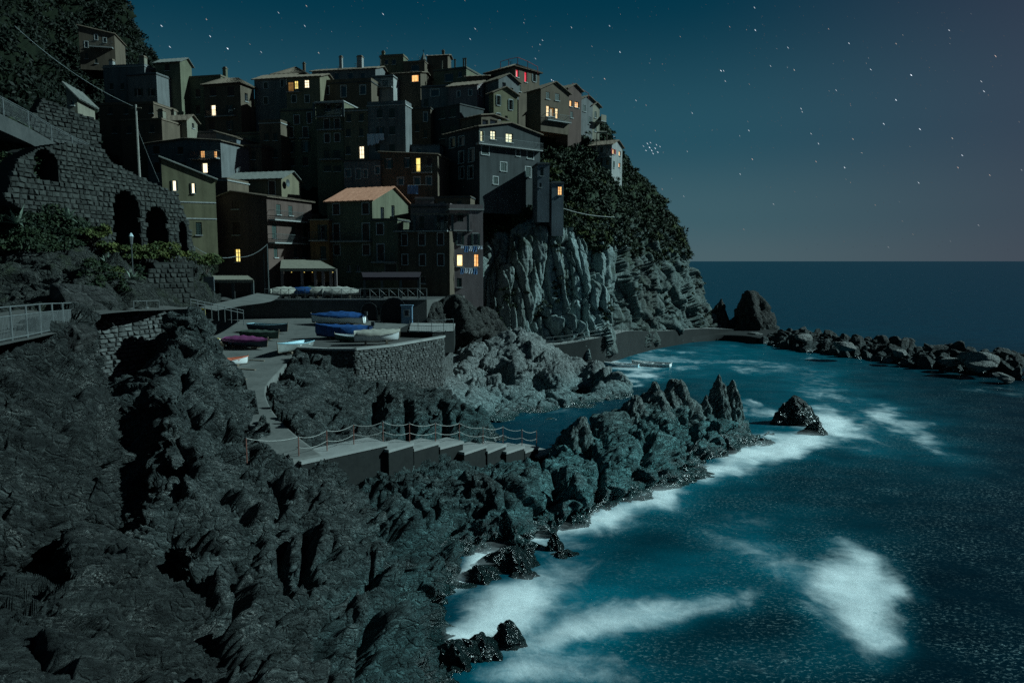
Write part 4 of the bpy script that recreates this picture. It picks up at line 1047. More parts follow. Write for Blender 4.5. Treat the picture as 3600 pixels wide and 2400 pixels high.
class House:
    """a house whose front right corner stands at depth Y; front wall turned by yaw degrees to the left"""
    def __init__(s, name, label, zone, Y, x0, x1, yt, yb, yaw=16, D=6.0, xs=None, ext=3.0, mat='w_ochre', cat='house', group='houses of the cliff village'):
        s.zone = zone
        a = math.radians(yaw)
        s.t = Vector((math.cos(a), -math.sin(a), 0)); s.bk = Vector((math.sin(a), math.cos(a), 0))
        px, py = zpx(zone, x1, 0.5 * (yt + yb))
        s.c = PY(px, py, Y); s.c.z = 0
        s.u0 = -s.front_px(*zpx(zone, x0, 0.5 * (yt + yb)))[0]
        s.W = s.u0
        s.ze = s.front_px(*zpx(zone, x1, yt))[1]
        s.zb = s.front_px(*zpx(zone, x1, yb))[1]
        s.D = D
        if xs is not None:
            s.D = max(1.2, s.side_px(*zpx(zone, xs, 0.5 * (yt + yb)))[0])
        s.z0 = s.zb - ext
        s.root = thing(name, label, cat, (s.c.x, s.c.y, s.z0), -a, group)
        s.mat = mat
        s.fw = []; s.sw = []
        s.gable = None
    def front_px(s, px, py):
        d = ray(px, py); o = Vector((0, 0, CAMZ))
        k = (s.c - o).to_2d().dot(s.bk.to_2d()) / d.to_2d().dot(s.bk.to_2d())
        p = o + d * k
        return (p - s.c).to_2d().dot(s.t.to_2d()), p.z
    def side_px(s, px, py):
        d = ray(px, py); o = Vector((0, 0, CAMZ))
        dn = d.to_2d().dot(s.t.to_2d())
        if abs(dn) < 1e-4: dn = 1e-4
        k = (s.c - o).to_2d().dot(s.t.to_2d()) / dn
        p = o + d * k
        return (p - s.c).to_2d().dot(s.bk.to_2d()), p.z
    def rect(s, side, r):
        f = s.side_px if side else s.front_px
        xm, ym = 0.5 * (r[0] + r[2]), 0.5 * (r[1] + r[3])
        u0 = f(*zpx(s.zone, r[0], ym))[0]; u1 = f(*zpx(s.zone, r[2], ym))[0]
        z1 = f(*zpx(s.zone, xm, r[1]))[1]; z0 = f(*zpx(s.zone, xm, r[3]))[1]
        return min(u0, u1), max(u0, u1), z0, z1
    def map(s, side):
        """(along the wall, height, out from the wall) -> local point"""
        z0 = s.z0
        if side: return lambda u, z, d: (d, u, z - z0)
        return lambda u, z, d: (u, -d, z - z0)
    def win(s, side, kind, *rects):
        L = s.sw if side else s.fw
        hi = s.D if side else 0.0; lo = 0.0 if side else -s.W
        for r in rects:
            a, b, c, d = s.rect(side, r)
            a = max(a, lo + 0.12); b = min(b, hi - 0.12)
            if b - a < 0.25: continue
            if any(not (b < q[0] - .03 or a > q[1] + .03 or d < q[2] - .03 or c > q[3] + .03) for q in L): continue
            s.ze = max(s.ze, d + 0.3)
            L.append((a, b, max(c, s.z0 + 0.2), d, kind))
        return s
    def f(s, kind, *rects): return s.win(False, kind, *rects)
    def s_(s, kind, *rects): return s.win(True, kind, *rects)
    def walls(s, ridge=None, gf=None, shed=None):
        """ridge: (v, z) gable on the side walls; gf: (u, z) gable on the front wall; shed: extra height at the left"""
        mb = MB()
        H0, H1 = 0.0, s.ze - s.z0
        for side in (False, True):
            lo, hi = (0.0, s.D) if side else (-s.W, 0.0)
            holes = [(a, b, c - s.z0, d - s.z0) for a, b, c, d, k in (s.sw if side else s.fw) if d < s.ze - 0.05]
            us = sorted(set([lo, hi] + [q for h in holes for q in h[:2]])); zs = sorted(set([H0, H1] + [q for h in holes for q in h[2:]]))
            mp = s.map(side)
            for i in range(len(us) - 1):
                for j in range(len(zs) - 1):
                    uc, zc = 0.5 * (us[i] + us[i + 1]), 0.5 * (zs[j] + zs[j + 1])
                    if any(h[0] < uc < h[1] and h[2] < zc < h[3] for h in holes): continue
                    q = [mp(us[i], zs[j] + s.z0, 0), mp(us[i + 1], zs[j] + s.z0, 0), mp(us[i + 1], zs[j + 1] + s.z0, 0), mp(us[i], zs[j + 1] + s.z0, 0)]
                    mb.poly(q)
            for h in holes:      # reveals
                o = [mp(h[0], h[2] + s.z0, 0), mp(h[1], h[2] + s.z0, 0), mp(h[1], h[3] + s.z0, 0), mp(h[0], h[3] + s.z0, 0)]
                n_ = [mp(h[0], h[2] + s.z0, -.3), mp(h[1], h[2] + s.z0, -.3), mp(h[1], h[3] + s.z0, -.3), mp(h[0], h[3] + s.z0, -.3)]
                for k in range(4): mb.quad(o[k], o[(k + 1) % 4], n_[(k + 1) % 4], n_[k])
        W, D = s.W, s.D
        mb.quad((-W, D, 0), (-W, 0, 0), (-W, 0, H1), (-W, D, H1)); mb.quad((0, D, 0), (-W, D, 0), (-W, D, H1), (0, D, H1))
        mb.quad((-W, 0, H1), (0, 0, H1), (0, D, H1), (-W, D, H1))
        if ridge:
            for x in (0, -W): mb.poly([(x, 0, H1), (x, D, H1), (x, ridge[0], ridge[1] - s.z0)])
        if gf:
            for y in (0, D): mb.poly([(-W, y, H1), (0, y, H1), (gf[0], y, gf[1] - s.z0)])
        if shed:
            mb.poly([(-W, 0, H1), (0, 0, H1), (-W, 0, H1 + shed)]); mb.poly([(-W, D, H1), (0, D, H1), (-W, D, H1 + shed)])
            mb.quad((-W, 0, H1), (-W, D, H1), (-W, D, H1 + shed), (-W, 0, H1 + shed))
        s.wall = mb.build('wall', M[s.mat], s.root)
        for side in (False, True):
            for w in (s.sw if side else s.fw): s.window(side, *w)
        return s
    def window(s, side, a, b, c, d, kind):
        mp = s.map(side)
        def bx(mb, u0, u1, z0, z1, d0, d1):
            mb.box8([mp(u0, z0, d1), mp(u1, z0, d1), mp(u1, z0, d0), mp(u0, z0, d0), mp(u0, z1, d1), mp(u1, z1, d1), mp(u1, z1, d0), mp(u0, z1, d0)])
        w, h = b - a, d - c
        k = kind
        litm = None
        if k[0] == 'L':
            litm = {'w': 'lit_warm', 'W': 'lit_white', 'o': 'lit_orange', 'y': 'lit_yellow', 'r': 'lit_red', 'c': 'lit_cool', 'd': 'lit_dim'}[k[1]]
        fr = MB(); t = min(0.07, 0.1 * w)
        for q in ((a, a + t, c, d), (b - t, b, c, d), (a + t, b - t, c, c + t), (a + t, b - t, d - t, d)): bx(fr, *q, -.20, -.13)
        if 'x' not in k:
            m = 0.5 * (a + b); bx(fr, m - t * .5, m + t * .5, c + t, d - t, -.195, -.14)
        if 'm' in k:
            for zz in (c + h * .35, c + h * .68): bx(fr, a + t, b - t, zz - t * .4, zz + t * .4, -.19, -.145)
        wo = fr.build('window', M['frame'], s.root)
        pn = MB(); pn.box8([mp(a, c, -.22), mp(b, c, -.22), mp(b, c, -.27), mp(a, c, -.27), mp(a, d, -.22), mp(b, d, -.22), mp(b, d, -.27), mp(a, d, -.27)])
        pn.build('pane', M[litm] if litm else M['glass'], wo)
        if k[0] in 'sS':
            sm = M['shutter_br'] if k[0] == 'S' else M['shutter']
            m = 0.5 * (a + b)
            for q in ((a + .02, m - .01), (m + .01, b - .02)):
                sh = MB(); bx(sh, q[0], q[1], c + .02, d - .02, -.11, -.06)
                for r_ in range(5):
                    zz = c + .08 + (h - .16) * r_ / 5; bx(sh, q[0] + .05, q[1] - .05, zz, zz + (h - .16) / 5 * .55, -.06, -.035)
                sh.build('shutter', sm, wo)
        if 'o' in k[1:] and k[0] in 'goL' and ('O' in k or k[0] == 'o') or k[0] == 'o' or 'O' in k:
            sm = M['shutter_red'] if 'R' in k else M['shutter']
            for q in ((a - w * .52, a - .02), (b + .02, b + w * .52)):
                sh = MB(); bx(sh, q[0], q[1], c, d, 0.015, 0.06)
                for r_ in range(5):
                    zz = c + .08 + (h - .16) * r_ / 5; bx(sh, q[0] + .05, q[1] - .05, zz, zz + (h - .16) / 5 * .55, .06, .085)
                sh.build('shutter', sm, wo)
        if 't' in k:
            tr = MB(); e = 0.11
            for q in ((a - e, a - .005, c, d), (b + .005, b + e, c, d), (a - e, b + e, d + .005, d + e)): bx(tr, *q, .006, .035)
            tr.build('surround', M['trim'], wo)
        if 'n' not in k:
            si = MB(); bx(si, a - .08, b + .08, c - .09, c - .006, .004, .13); si.build('sill', M['trim'], wo)
    # roofs -------------------------------------------------------
    def tiles(s, mb, A, B, C, Dp):
        """corrugated tile slope: A-B eave, D-C ridge (local points)"""
        A, B, C, Dp = map(Vector, (A, B, C, Dp))
        n = max(4, int((B - A).length / 0.22)); nr = (B - A).cross(Dp - A).normalized()
        if nr.z < 0: nr = -nr
        base = len(mb.v)
        R = 4
        for i in range(n * 2 + 1):
            f_ = i / (2 * n); h = 0.09 if i % 2 == 0 else 0.16
            for j in range(R):
                g = j / (R - 1)
                mb.v.append(tuple((A.lerp(B, f_)).lerp(Dp.lerp(C, f_), g) + nr * (h + 0.02 * math.sin(i * 7.1 + j * 3))))
        for i in range(n * 2):
            for j in range(R - 1):
                q = base + i * R + j
                mb.f.append((q, q + R, q + R + 1, q + 1))
        mb.prism([A, B, C, Dp], tuple(nr * 0.085))
    def roof_side(s, apex=None, h=None, mat='tile_dk', ov=0.35):
        """ridge parallel to the front wall"""
        if apex: v, z = s.side_px(*zpx(s.zone, *apex)); v = min(max(v, 0.25 * s.D), 0.75 * s.D)
        else: v, z = s.D * 0.5, s.ze + h
        s.walls(ridge=(v, z))
        mb = MB(); W, D, H = s.W, s.D, s.ze - s.z0; zz = z - s.z0
        k1 = (zz - H) / v; k2 = (zz - H) / (D - v)
        s.tiles(mb, (-W - ov, -ov, H - ov * k1), (ov, -ov, H - ov * k1), (ov, v, zz), (-W - ov, v, zz))
        s.tiles(mb, (ov, D + ov, H - ov * k2), (-W - ov, D + ov, H - ov * k2), (-W - ov, v, zz), (ov, v, zz))
        s.roof = mb.build('roof', M[mat], s.root); return s
    def roof_front(s, apex=None, h=None, mat='tile_dk', ov=0.35):
        """gable over the front wall"""
        if apex: u, z = s.front_px(*zpx(s.zone, *apex)); u = min(max(u, -.8 * s.W), -.2 * s.W)
        else: u, z = -s.W * .5, s.ze + h
        s.walls(gf=(u, z))
        mb = MB(); W, D, H = s.W, s.D, s.ze - s.z0; zz = z - s.z0
        k1 = (zz - H) / (W + u); k2 = (zz - H) / (-u)
        s.tiles(mb, (-W - ov, D + ov, H - ov * k1), (-W - ov, -ov, H - ov * k1), (u, -ov, zz), (u, D + ov, zz))
        s.tiles(mb, (ov, -ov, H - ov * k2), (ov, D + ov, H - ov * k2), (u, D + ov, zz), (u, -ov, zz))
        s.roof = mb.build('roof', M[mat], s.root); return s
    def roof_hip(s, h=1.2, mat='tile_dk', ov=0.4):
        s.walls()
        mb = MB(); W, D, H = s.W, s.D, s.ze - s.z0
        e = min(W, D) * .5; L = (-W - ov, -ov, H); R_ = (ov, -ov, H); RB = (ov, D + ov, H); LB = (-W - ov, D + ov, H)
        if W >= D: a, b = (-W + e * .9, D * .5, H + h), (-e * .9, D * .5, H + h)
        else: a, b = (-W * .5, e * .9, H + h), (-W * .5, D - e * .9, H + h)
        if W >= D:
            s.tiles(mb, L, R_, b, a); s.tiles(mb, RB, LB, a, b); s.tiles(mb, R_, RB, b, b); s.tiles(mb, LB, L, a, a)
        else:
            s.tiles(mb, L, R_, a, a); s.tiles(mb, RB, LB, b, b); s.tiles(mb, R_, RB, b, a); s.tiles(mb, LB, L, a, b)
        s.roof = mb.build('roof', M[mat], s.root); return s
    def roof_flat(s, parapet=0.0, mat='concrete_dk', ov=0.12):
        s.walls()
        mb = MB(); W, D, H = s.W, s.D, s.ze - s.z0
        mb.box(-W - ov, ov, -ov, D + ov, H + .004, H + .16)
        s.roof = mb.build('roof', M[mat], s.root)
        if parapet:
            pb_ = MB(); q = .16; z1 = H + .165 + parapet
            pb_.box(-W, 0, 0, q, H + .165, z1); pb_.box(-W, 0, D - q, D, H + .165, z1); pb_.box(-W, -W + q, q, D - q, H + .165, z1); pb_.box(-q, 0, q, D - q, H + .165, z1)
            pb_.build('parapet', M[s.mat], s.root)
        return s
    def roof_shed(s, rise, mat='slate', ov=0.25):
        s.walls(shed=rise)
        mb = MB(); W, D, H = s.W, s.D, s.ze - s.z0; k = rise / W
        s.tiles(mb, (ov, -ov, H - ov * k), (ov, D + ov, H - ov * k), (-W - ov, D + ov, H + rise + ov * k), (-W - ov, -ov, H + rise + ov * k))
        s.roof = mb.build('roof', M[mat], s.root); return s
    # additions ---------------------------------------------------
    def chimney(s, u, v, z, h=1.1, w=.5, mat=None):
        """local position u along the front (negative), v back, z world foot"""
        mb = MB(); z = z - s.z0
        mb.box(u, u + w, v, v + w * .9, z, z + h)
        c = mb.build('chimney', M[mat or s.mat], s.root)
        k = MB(); k.box(u - .08, u + w + .08, v - .08, v + w * .9 + .08, z + h + .004, z + h + .1); k.box(u + .05, u + w - .05, v + .05, v + w * .9 - .05, z + h + .105, z + h + .32)
        k.build('cap', M['tile_dk'], c); return s
    def balcony(s, x0, x1, y, side=False, depth=0.9, rail=0.95, mat='concrete_pale', solid=False, bars=True):
        f = s.side_px if side else s.front_px
        a, z = f(*zpx(s.zone, x0, y)); b, _ = f(*zpx(s.zone, x1, y)); a, b = min(a, b), max(a, b)
        mp = s.map(side)
        def bx(mb, u0, u1, z0, z1, d0, d1):
            mb.box8([mp(u0, z0, d1), mp(u1, z0, d1), mp(u1, z0, d0), mp(u0, z0, d0), mp(u0, z1, d1), mp(u1, z1, d1), mp(u1, z1, d0), mp(u0, z1, d0)])
        mb = MB(); bx(mb, a, b, z - .14, z, .004, depth); bo = mb.build('balcony', M[mat], s.root)
        rl = MB()
        if solid:
            bx(rl, a, b, z + .003, z + rail, depth - .1, depth); bx(rl, b - .1, b, z + .003, z + rail, .006, depth - .1)
            rl.build('parapet', M[s.mat], bo)
        else:
            for zz in (z + rail - .04, z + .1): bx(rl, a, b, zz, zz + .04, depth - .05, depth - .01); bx(rl, b - .05, b - .01, zz, zz + .04, .01, depth - .05); bx(rl, a + .01, a + .05, zz, zz + .04, .01, depth - .05)
            n = max(3, int((b - a) / .16))
            for i in range(n + 1):
                u = a + .02 + (b - a - .06) * i / n; bx(rl, u, u + .022, z + .003, z + rail - .04, depth - .04, depth - .018)
            rl.build('railing', M['iron'], bo)
        return s

def band(h, y, mat='trim'):
    """thin string course across the front"""
    _, z = h.front_px(*zpx(h.zone, 0, y)); mb = MB(); z -= h.z0
    mb.box(-h.W, 0, -.05, -.006, z, z + .12); mb.build('string_course', M[mat], h.root)

# ---- front row on the piazza -------------------------------------------------
h = House('house', 'dark red gabled house with balconies on its pink right side above the slipway', 'D', 84, 1140, 1700, 462, 1400, yaw=20, xs=2190, mat='w_red', ext=1.5)
h.f('Sx', (1303,485,1380,580), (1312,728,1388,865)).f('Lym', (1333,1018,1392,1163))
h.s_('sx', (1745,740,1795,900),(1958,760,2004,895),(2086,755,2135,895),(1765,992,1805,1112),(1985,1000,2022,1112),(2082,1005,2150,1115),(1790,530,1840,640),(1925,545,1970,650))
h.roof_front(apex=(1310,388), mat='tile_dk').balcony(1705, 2190, 945, True).balcony(1705, 2190, 690, True, rail=1.0)
pink = h
h = House('house', 'pale ochre house with a lit-side gable and satellite dish behind the red house', 'D', 98, 1255, 1852, 240, 640, yaw=14, xs=2065, mat='w_ochre', ext=4)
h.f('Sxt', (1330,285,1396,378),(1712,272,1778,422)).roof_side(apex=(1965,170), mat='slate')
dish_host = h
h = House('house', 'yellow house with two lit green-shuttered windows beside the arched wall', 'D', 82, 550, 1132, 272, 960, yaw=-24, D=5, mat='w_yellow', ext=2)
h.f('LWxO', (650,266,688,378),(860,295,892,405)).f('sx', (905,725,972,865)).roof_shed(2.0, 'slate')
band(h, 485); band(h, 672)
yellow = h
h = House('house', 'low house with a pale parapet between yellow house and ochre house', 'D', 92, 985, 1255, 270, 470, yaw=10, D=5, mat='w_brown', ext=3)
h.f('gx', (1000,335,1070,400)).roof_flat(0.25, 'concrete_pale')
h = House('house', 'narrow orange house squeezed between red house and orange-roofed house', 'E', 88, 285, 490, 705, 1200, yaw=8, D=6, mat='w_orange', ext=2)
h.f('ox', (395,755,445,915)).f('sx', (395,990,458,1130)).roof_flat(0.0, 'awn').balcony(300, 480, 925)
h = House('house', 'tall olive house with a bright terracotta tiled roof on the piazza', 'E', 87, 480, 975, 490, 1300, yaw=22, xs=1385, mat='w_olive', ext=2)
h.f('Sxt', (537,525,606,640),(860,515,930,635),(540,745,607,930),(862,740,935,930),(547,975,612,1085),(866,975,938,1085)).f('gx', (690,1200,730,1270),(797,1200,838,1270))
h.s_('gxn', (1060,560,1100,690),(1180,540,1215,690))
h.roof_side(apex=(1195,340), mat='tile').balcony(480, 965, 935)
tile_house = h
h = House('house', 'grey-brown house with a roof terrace left of the washing-line house', 'E', 86, 975, 1250, 705, 1320, yaw=12, D=6, mat='w_olive', ext=2)
h.f('Sxt', (1020,740,1090,860),(1027,970,1097,1150)).f('gxn', (1100,1180,1235,1290)).roof_flat(0.1, 'concrete_dk').balcony(985, 1240, 1160)
terr_house = h
h = House('house', 'brown three-storey house with six dark shuttered windows facing the harbour', 'E', 85.5, 1250, 1822, 822, 1440, yaw=12, D=6, mat='w_brown', ext=2)
h.f('Sxt', (1297,858,1352,980),(1483,852,1547,978),(1690,847,1752,975),(1300,1082,1357,1192),(1492,1082,1552,1200),(1692,1077,1755,1200)).f('gx', (1490,1320,1555,1400))
h.roof_flat(0.0, 'concrete_dk').balcony(1230, 1818, 822)
h = House('house', 'set-back grey-pink upper storey with a canopy above the brown house', 'E', 90, 1392, 1830, 560, 830, yaw=8, D=6, mat='w_rose', ext=2)
h.f('ox', (1712,640,1758,800)).f('sx', (1490,660,1540,800)).roof_flat(0.3, 'concrete_dk')
h = House('house', 'grey-pink corner house with two lit windows and laundry lines at the cliff', 'E', 88, 1825, 2190, 600, 1470, yaw=-12, D=6, mat='w_rose', ext=4)
h.f('oxt', (1905,848,1955,972),(2080,852,2130,978)).f('Lwx', (1900,1080,1968,1210)).f('Lom', (2090,1077,2142,1215)).f('sx', (1910,620,1972,720),(1900,1340,1955,1440))
h.roof_flat(0.5, 'concrete_pale').balcony(1825, 2060, 812, depth=.7, solid=True)
laundry_house = h
h = House('house', 'small plastered stub with a slanting parapet above the grey-pink storey', 'E', 95, 1440, 1650, 480, 640, yaw=-6, D=4, mat='w_rose', ext=3)
h.roof_flat(0.2, 'concrete_dk')
h = House('house', 'low dark house with a broad window right of the slanting parapet', 'E', 96, 1650, 2050, 455, 640, yaw=8, D=5, mat='w_brown', ext=3)
h.f('ox', (1715,495,1755,590)).f('sx', (1900,490,1950,580)).roof_flat(0.1, 'concrete_dk')

# ---- second rank ----------------------------------------------------------------
h = House('house', 'dark house with a bright square window and two orange ones left of the valley', 'A', 100, 60, 870, 1130, 1480, yaw=14, D=7, mat='w_grey', ext=5)
h.f('Sx', (120,1140,190,1230),(390,1150,452,1232),(130,1320,195,1440)).f('Lom', (635,1190,686,1270),(783,1195,822,1270)).f('LWx', (657,1325,718,1437)).f('ox', (400,1320,450,1420))
h.roof_front(apex=(480,1062), mat='tile_dk').balcony(560, 860, 1285)
h = House('house', 'small house with a lit pinkish gable below the tower house', 'A', 108, 100, 497, 895, 1100, yaw=14, xs=612, mat='w_cream', ext=4)
h.f('gx', (180,930,240,1010)).s_('gx', (548,890,572,945)).roof_side(h=0.8, mat='tile_dk').chimney(-h.W * .62, 1.5, h.ze + .3, 1.3)
h = House('house', 'pinkish-grey low house with a flat parapet in the valley', 'A', 110, 590, 818, 1000, 1300, yaw=6, D=5, mat='w_rose', ext=4)
h.f('sxt', (725,1070,772,1160)).roof_flat(0.2, 'concrete_dk')
h = House('house', 'bluish house stepping down right of the pinkish valley house', 'A', 108, 820, 1045, 1060, 1320, yaw=16, D=6, mat='w_blue', ext=4)
h.f('sxt', (940,1085,992,1165),(860,1085,905,1165)).roof_shed(1.0, 'tile_dk')
h = House('house', 'long dark terrace house in the gap between the two hill groups', 'A', 106, 1045, 1320, 1160, 1560, yaw=10, D=6, mat='w_brown', ext=5)
h.f('sx', (1090,1200,1140,1290),(1200,1200,1250,1290),(1090,1380,1140,1470),(1215,1380,1262,1470)).roof_flat(0.4, 'concrete_dk')
h = House('house', 'grey block with pale stair parapet above the dark terrace house', 'A', 114, 1040, 1300, 1010, 1180, yaw=10, D=6, mat='w_olive', ext=5)
h.f('sx', (1100,1050,1145,1130),(1210,1050,1250,1130)).roof_flat(0.2, 'concrete_dk')

# ---- upper left group --------------------------------------------------------------
h = House('tower_house', 'tall tower-like house with a pale lit gable against the sky', 'A', 124, 160, 430, 207, 880, yaw=12, xs=556, mat='w_olive', ext=6)
h.f('Sx', (248,238,300,312),(250,402,300,480),(225,545,262,625),(280,545,312,625),(235,690,300,790)).roof_side(apex=(490,176), mat='slate')
h = House('house', 'plain house with open shutters left of the tower house', 'A', 121, -150, 168, 352, 880, yaw=12, D=6, mat='w_grey', ext=6)
h.f('ox', (85,505,125,590),(-60,505,-15,590),(85,695,130,800),(-60,695,-15,800)).roof_flat(0.2, 'concrete_dk')
h = House('house', 'long house with a chimney right of the tower house', 'A', 125, 432, 872, 372, 760, yaw=12, D=6, mat='w_olive', ext=6)
h.f('ox', (438,505,475,582)).f('Sx', (590,512,642,602),(460,690,510,790),(590,690,640,790)).roof_flat(0.15, 'tile_dk').chimney(-.9, 2, h.ze + .15, 1.6, .6)
h = House('house', 'brown house with one tall bright window and hipped roof above the valley', 'A', 119, 690, 1090, 458, 1000, yaw=14, xs=1240, mat='w_brown', ext=6)
h.f('Sx', (750,492,815,590),(945,492,1010,590),(745,862,800,962)).f('LWx', (757,687,808,808)).f('ox', (948,692,985,810),(948,862,985,962)).s_('gx', (1130,560,1165,650))
h.roof_hip(1.3, 'tile_dk').balcony(712, 1040, 822, depth=.6)

# ---- main hill group --------------------------------------------------------------
h = House('house', 'broad dark house at the left shoulder of the hill with slanting eave', 'A', 122, 1240, 1592, 415, 760, yaw=12, D=7, mat='w_grey', ext=6)
h.f('sxt', (1528,412,1560,492),(1340,440,1385,510),(1340,600,1385,680)).roof_side(h=1.4, mat='tile_dk')
h = House('house', 'ochre house with a glowing balcony room and lit window at the hill shoulder', 'A', 117, 1592, 1962, 372, 745, yaw=10, D=6, mat='w_ochre', ext=5)
h.f('Ldx', (1602,432,1668,545)).f('Lym', (1675,420,1717,512)).f('LWm', (1785,410,1838,500)).f('sxt', (1650,582,1697,662),(1795,582,1842,662))
h.roof_side(h=1.0, mat='tile_dk').balcony(1600, 1745, 548, depth=.6)
h = House('house', 'hip-roofed house whose dark roof peaks behind the glowing balcony', 'A', 134, 1440, 1800, 345, 500, yaw=10, D=7, mat='w_brown', ext=6)
h.roof_hip(1.9, 'tile_dk').chimney(-1.6, 2.4, h.ze + 1.2, 1.2, .4)
h = House('house', 'tall ochre tenement with five window storeys below the glowing balcony', 'A', 111, 1535, 1922, 745, 1560, yaw=11, D=7, mat='w_olive', ext=6)
h.f('Sxt', (1675,802,1732,900),(1820,772,1866,890),(1615,935,1666,1052),(1775,930,1827,1052)).f('oxt', (1610,1092,1660,1210),(1775,1087,1825,1202)).f('Sx', (1610,1275,1680,1360),(1770,1265,1830,1360),(1690,1440,1730,1520))
h.roof_flat(0.25, 'concrete_dk').balcony(1580, 1690, 1055, depth=.5).balcony(1745, 1860, 1055, depth=.5)
h = House('house', 'dark low tenement with a terrace left of the tall ochre tenement', 'A', 109, 1300, 1535, 890, 1560, yaw=11, D=6, mat='w_brown', ext=6)
h.f('sx', (1345,1000,1395,1080),(1445,1000,1490,1080),(1345,1180,1395,1270),(1445,1180,1490,1270)).roof_flat(0.4, 'concrete_pale')

h = House('house', 'long flat-topped house with three pale-framed windows high on the hill', 'B', 118, 82, 645, 445, 660, yaw=11, D=6, mat='w_brown', ext=4)
h.f('gxt', (118,482,177,572),(310,476,367,602),(520,472,580,572)).roof_flat(0.5, 'concrete_dk')
long_house = h
h = House('house', 'long-roofed house forming the skyline above the flat-topped house', 'B', 127, -10, 690, 285, 460, yaw=11, D=7, mat='w_grey', ext=6)
h.f('gx', (230,330,290,420),(380,330,440,420),(520,330,570,420)).roof_side(h=1.1, mat='tile_dk').chimney(-h.W * .66, 2.5, h.ze + .6, 2.2, .5, 'w_white').chimney(-h.W * .33, 1.2, h.ze + .3, 2.0, .9, 'w_white')
h = House('house', 'pale bluish house with a small balcony beside the orange-lit house', 'B', 121, 650, 887, 380, 610, yaw=10, D=5, mat='w_white', ext=4)
h.f('gxt', (760,412,832,492)).roof_flat(0.2, 'concrete_dk').balcony(660, 880, 500, depth=.6)
h = House('house', 'very dark house with one glowing orange window near the skyline', 'B', 123, 885, 1188, 350, 630, yaw=14, xs=1312, mat='w_brown', ext=5)
h.f('Lox', (1085,355,1163,432)).roof_side(h=.6, mat='tile_dk')
h = House('house', 'topmost square house with a flat cornice in the middle of the skyline', 'B', 134, 740, 998, 150, 330, yaw=10, xs=1046, mat='w_olive', ext=6)
h.f('gx', (870,182,916,242),(790,185,830,240)).roof_flat(0.25, 'tile_dk').chimney(-h.W + .1, .6, h.ze + .2, .8, .5)
h = House('house', 'low flat house between the topmost house and the little spire', 'B', 131, 998, 1232, 212, 350, yaw=10, D=5, mat='w_brown', ext=5)
h.f('gx', (1080,245,1170,310)).roof_flat(0.1, 'tile_dk')
h = House('house', 'plain skyline block with a single chimney right of the spire', 'B', 133, 1257, 1487, 142, 280, yaw=10, xs=1524, mat='w_brown', ext=6)
h.roof_side(h=.35, mat='tile_dk').chimney(-h.W * .42, 2, h.ze + .1, 1.2, .4)
h = House('house', 'house with a columned roof terrace near the right of the skyline', 'B', 125, 1330, 1692, 290, 450, yaw=22, xs=1862, mat='w_olive', ext=5)
h.f('gx', (1450,338,1547,430),(1600,315,1642,382)).roof_flat(0.2, 'concrete_dk')
col_house = h
h = House('house', 'grey house with a broad dark window below the columned terrace', 'B', 117, 1195, 1492, 495, 730, yaw=10, D=6, mat='w_grey', ext=5)
h.f('gxt', (1300,517,1392,592)).f('sx', (1225,620,1275,710)).roof_flat(0.2, 'concrete_dk')
h = House('house', 'pinkish house whose right gable carries a pale blue window', 'B', 114, 1492, 1812, 468, 690, yaw=20, xs=1946, mat='w_rose', ext=5)
h.f('gxt', (1590,537,1622,602),(1720,522,1752,584)).s_('gxt', (1828,502,1860,585)).roof_side(apex=(1885,425), mat='tile_dk')
h = House('house', 'brown house with a long sloping eave left of the yellow corner house', 'B', 119, 1690, 1930, 370, 560, yaw=10, D=6, mat='w_brown', ext=5)
h.f('gx', (1930,420,1950,480)).roof_side(h=.8, mat='tile_dk')
h = House('house', 'yellow corner house with green shutters facing the sea on the hill', 'C', 108, 372, 425, 545, 880, yaw=58, xs=686, mat='w_yellow', ext=5)
h.s_('oxt', (462,585,492,690),(597,632,628,742),(462,782,492,852)).s_('gx', (550,806,580,846)).roof_side(h=.9, mat='tile_dk')
h = House('house', 'dark attic house with slanting roof behind the yellow corner house', 'C', 114, 330, 480, 400, 640, yaw=50, xs=700, mat='w_grey', ext=5)
h.s_('gx', (520,440,560,510),(610,500,640,560)).roof_side(h=1.0, mat='tile_dk')

# ---- middle of the hill ------------------------------------------------------------
h = House('house', 'balconied house with a long canopy and eight dark windows in the middle', 'B', 105, 42, 345, 690, 1560, yaw=11, D=7, mat='w_olive', ext=6)
h.f('oxt', (145,682,185,762),(255,690,292,770)).f('Sxt', (125,845,182,962),(240,842,296,962),(130,1006,187,1100),(240,1002,296,1092)).f('sx', (120,1188,180,1280),(230,1188,300,1280),(120,1355,200,1420),(230,1355,310,1420))
h.roof_flat(0.0, 'concrete_pale').balcony(50, 340, 825, depth=.8).balcony(60, 335, 965, depth=.6).balcony(95, 325, 1290, depth=.7)
h = House('house', 'ochre house with one tall lit window, third in the middle row', 'B', 104, 345, 606, 765, 1290, yaw=11, D=7, mat='w_ochre', ext=6)
h.f('sx', (372,788,420,870),(512,782,560,866),(367,952,415,1036),(510,947,556,1032),(367,1142,415,1232)).f('LWm', (507,1140,563,1280)).roof_flat(0.3, 'concrete_pale')
h = House('house', 'grey-ochre house with laundry and a white roof parapet, centre of the hill', 'B', 103, 606, 1022, 690, 1260, yaw=12, xs=1090, mat='w_grey', ext=6)
h.f('sx', (706,737,766,830),(842,727,902,830),(842,922,906,1015),(842,1122,906,1202),(690,1122,740,1202)).f('ox', (725,928,765,1015)).roof_flat(0.5, 'concrete_pale')
wash_house = h
h = House('house', 'brown house with a tall yellow lit doorway below the laundry house', 'B', 98, 745, 1375, 1270, 1620, yaw=10, D=6, mat='w_brown', ext=6)
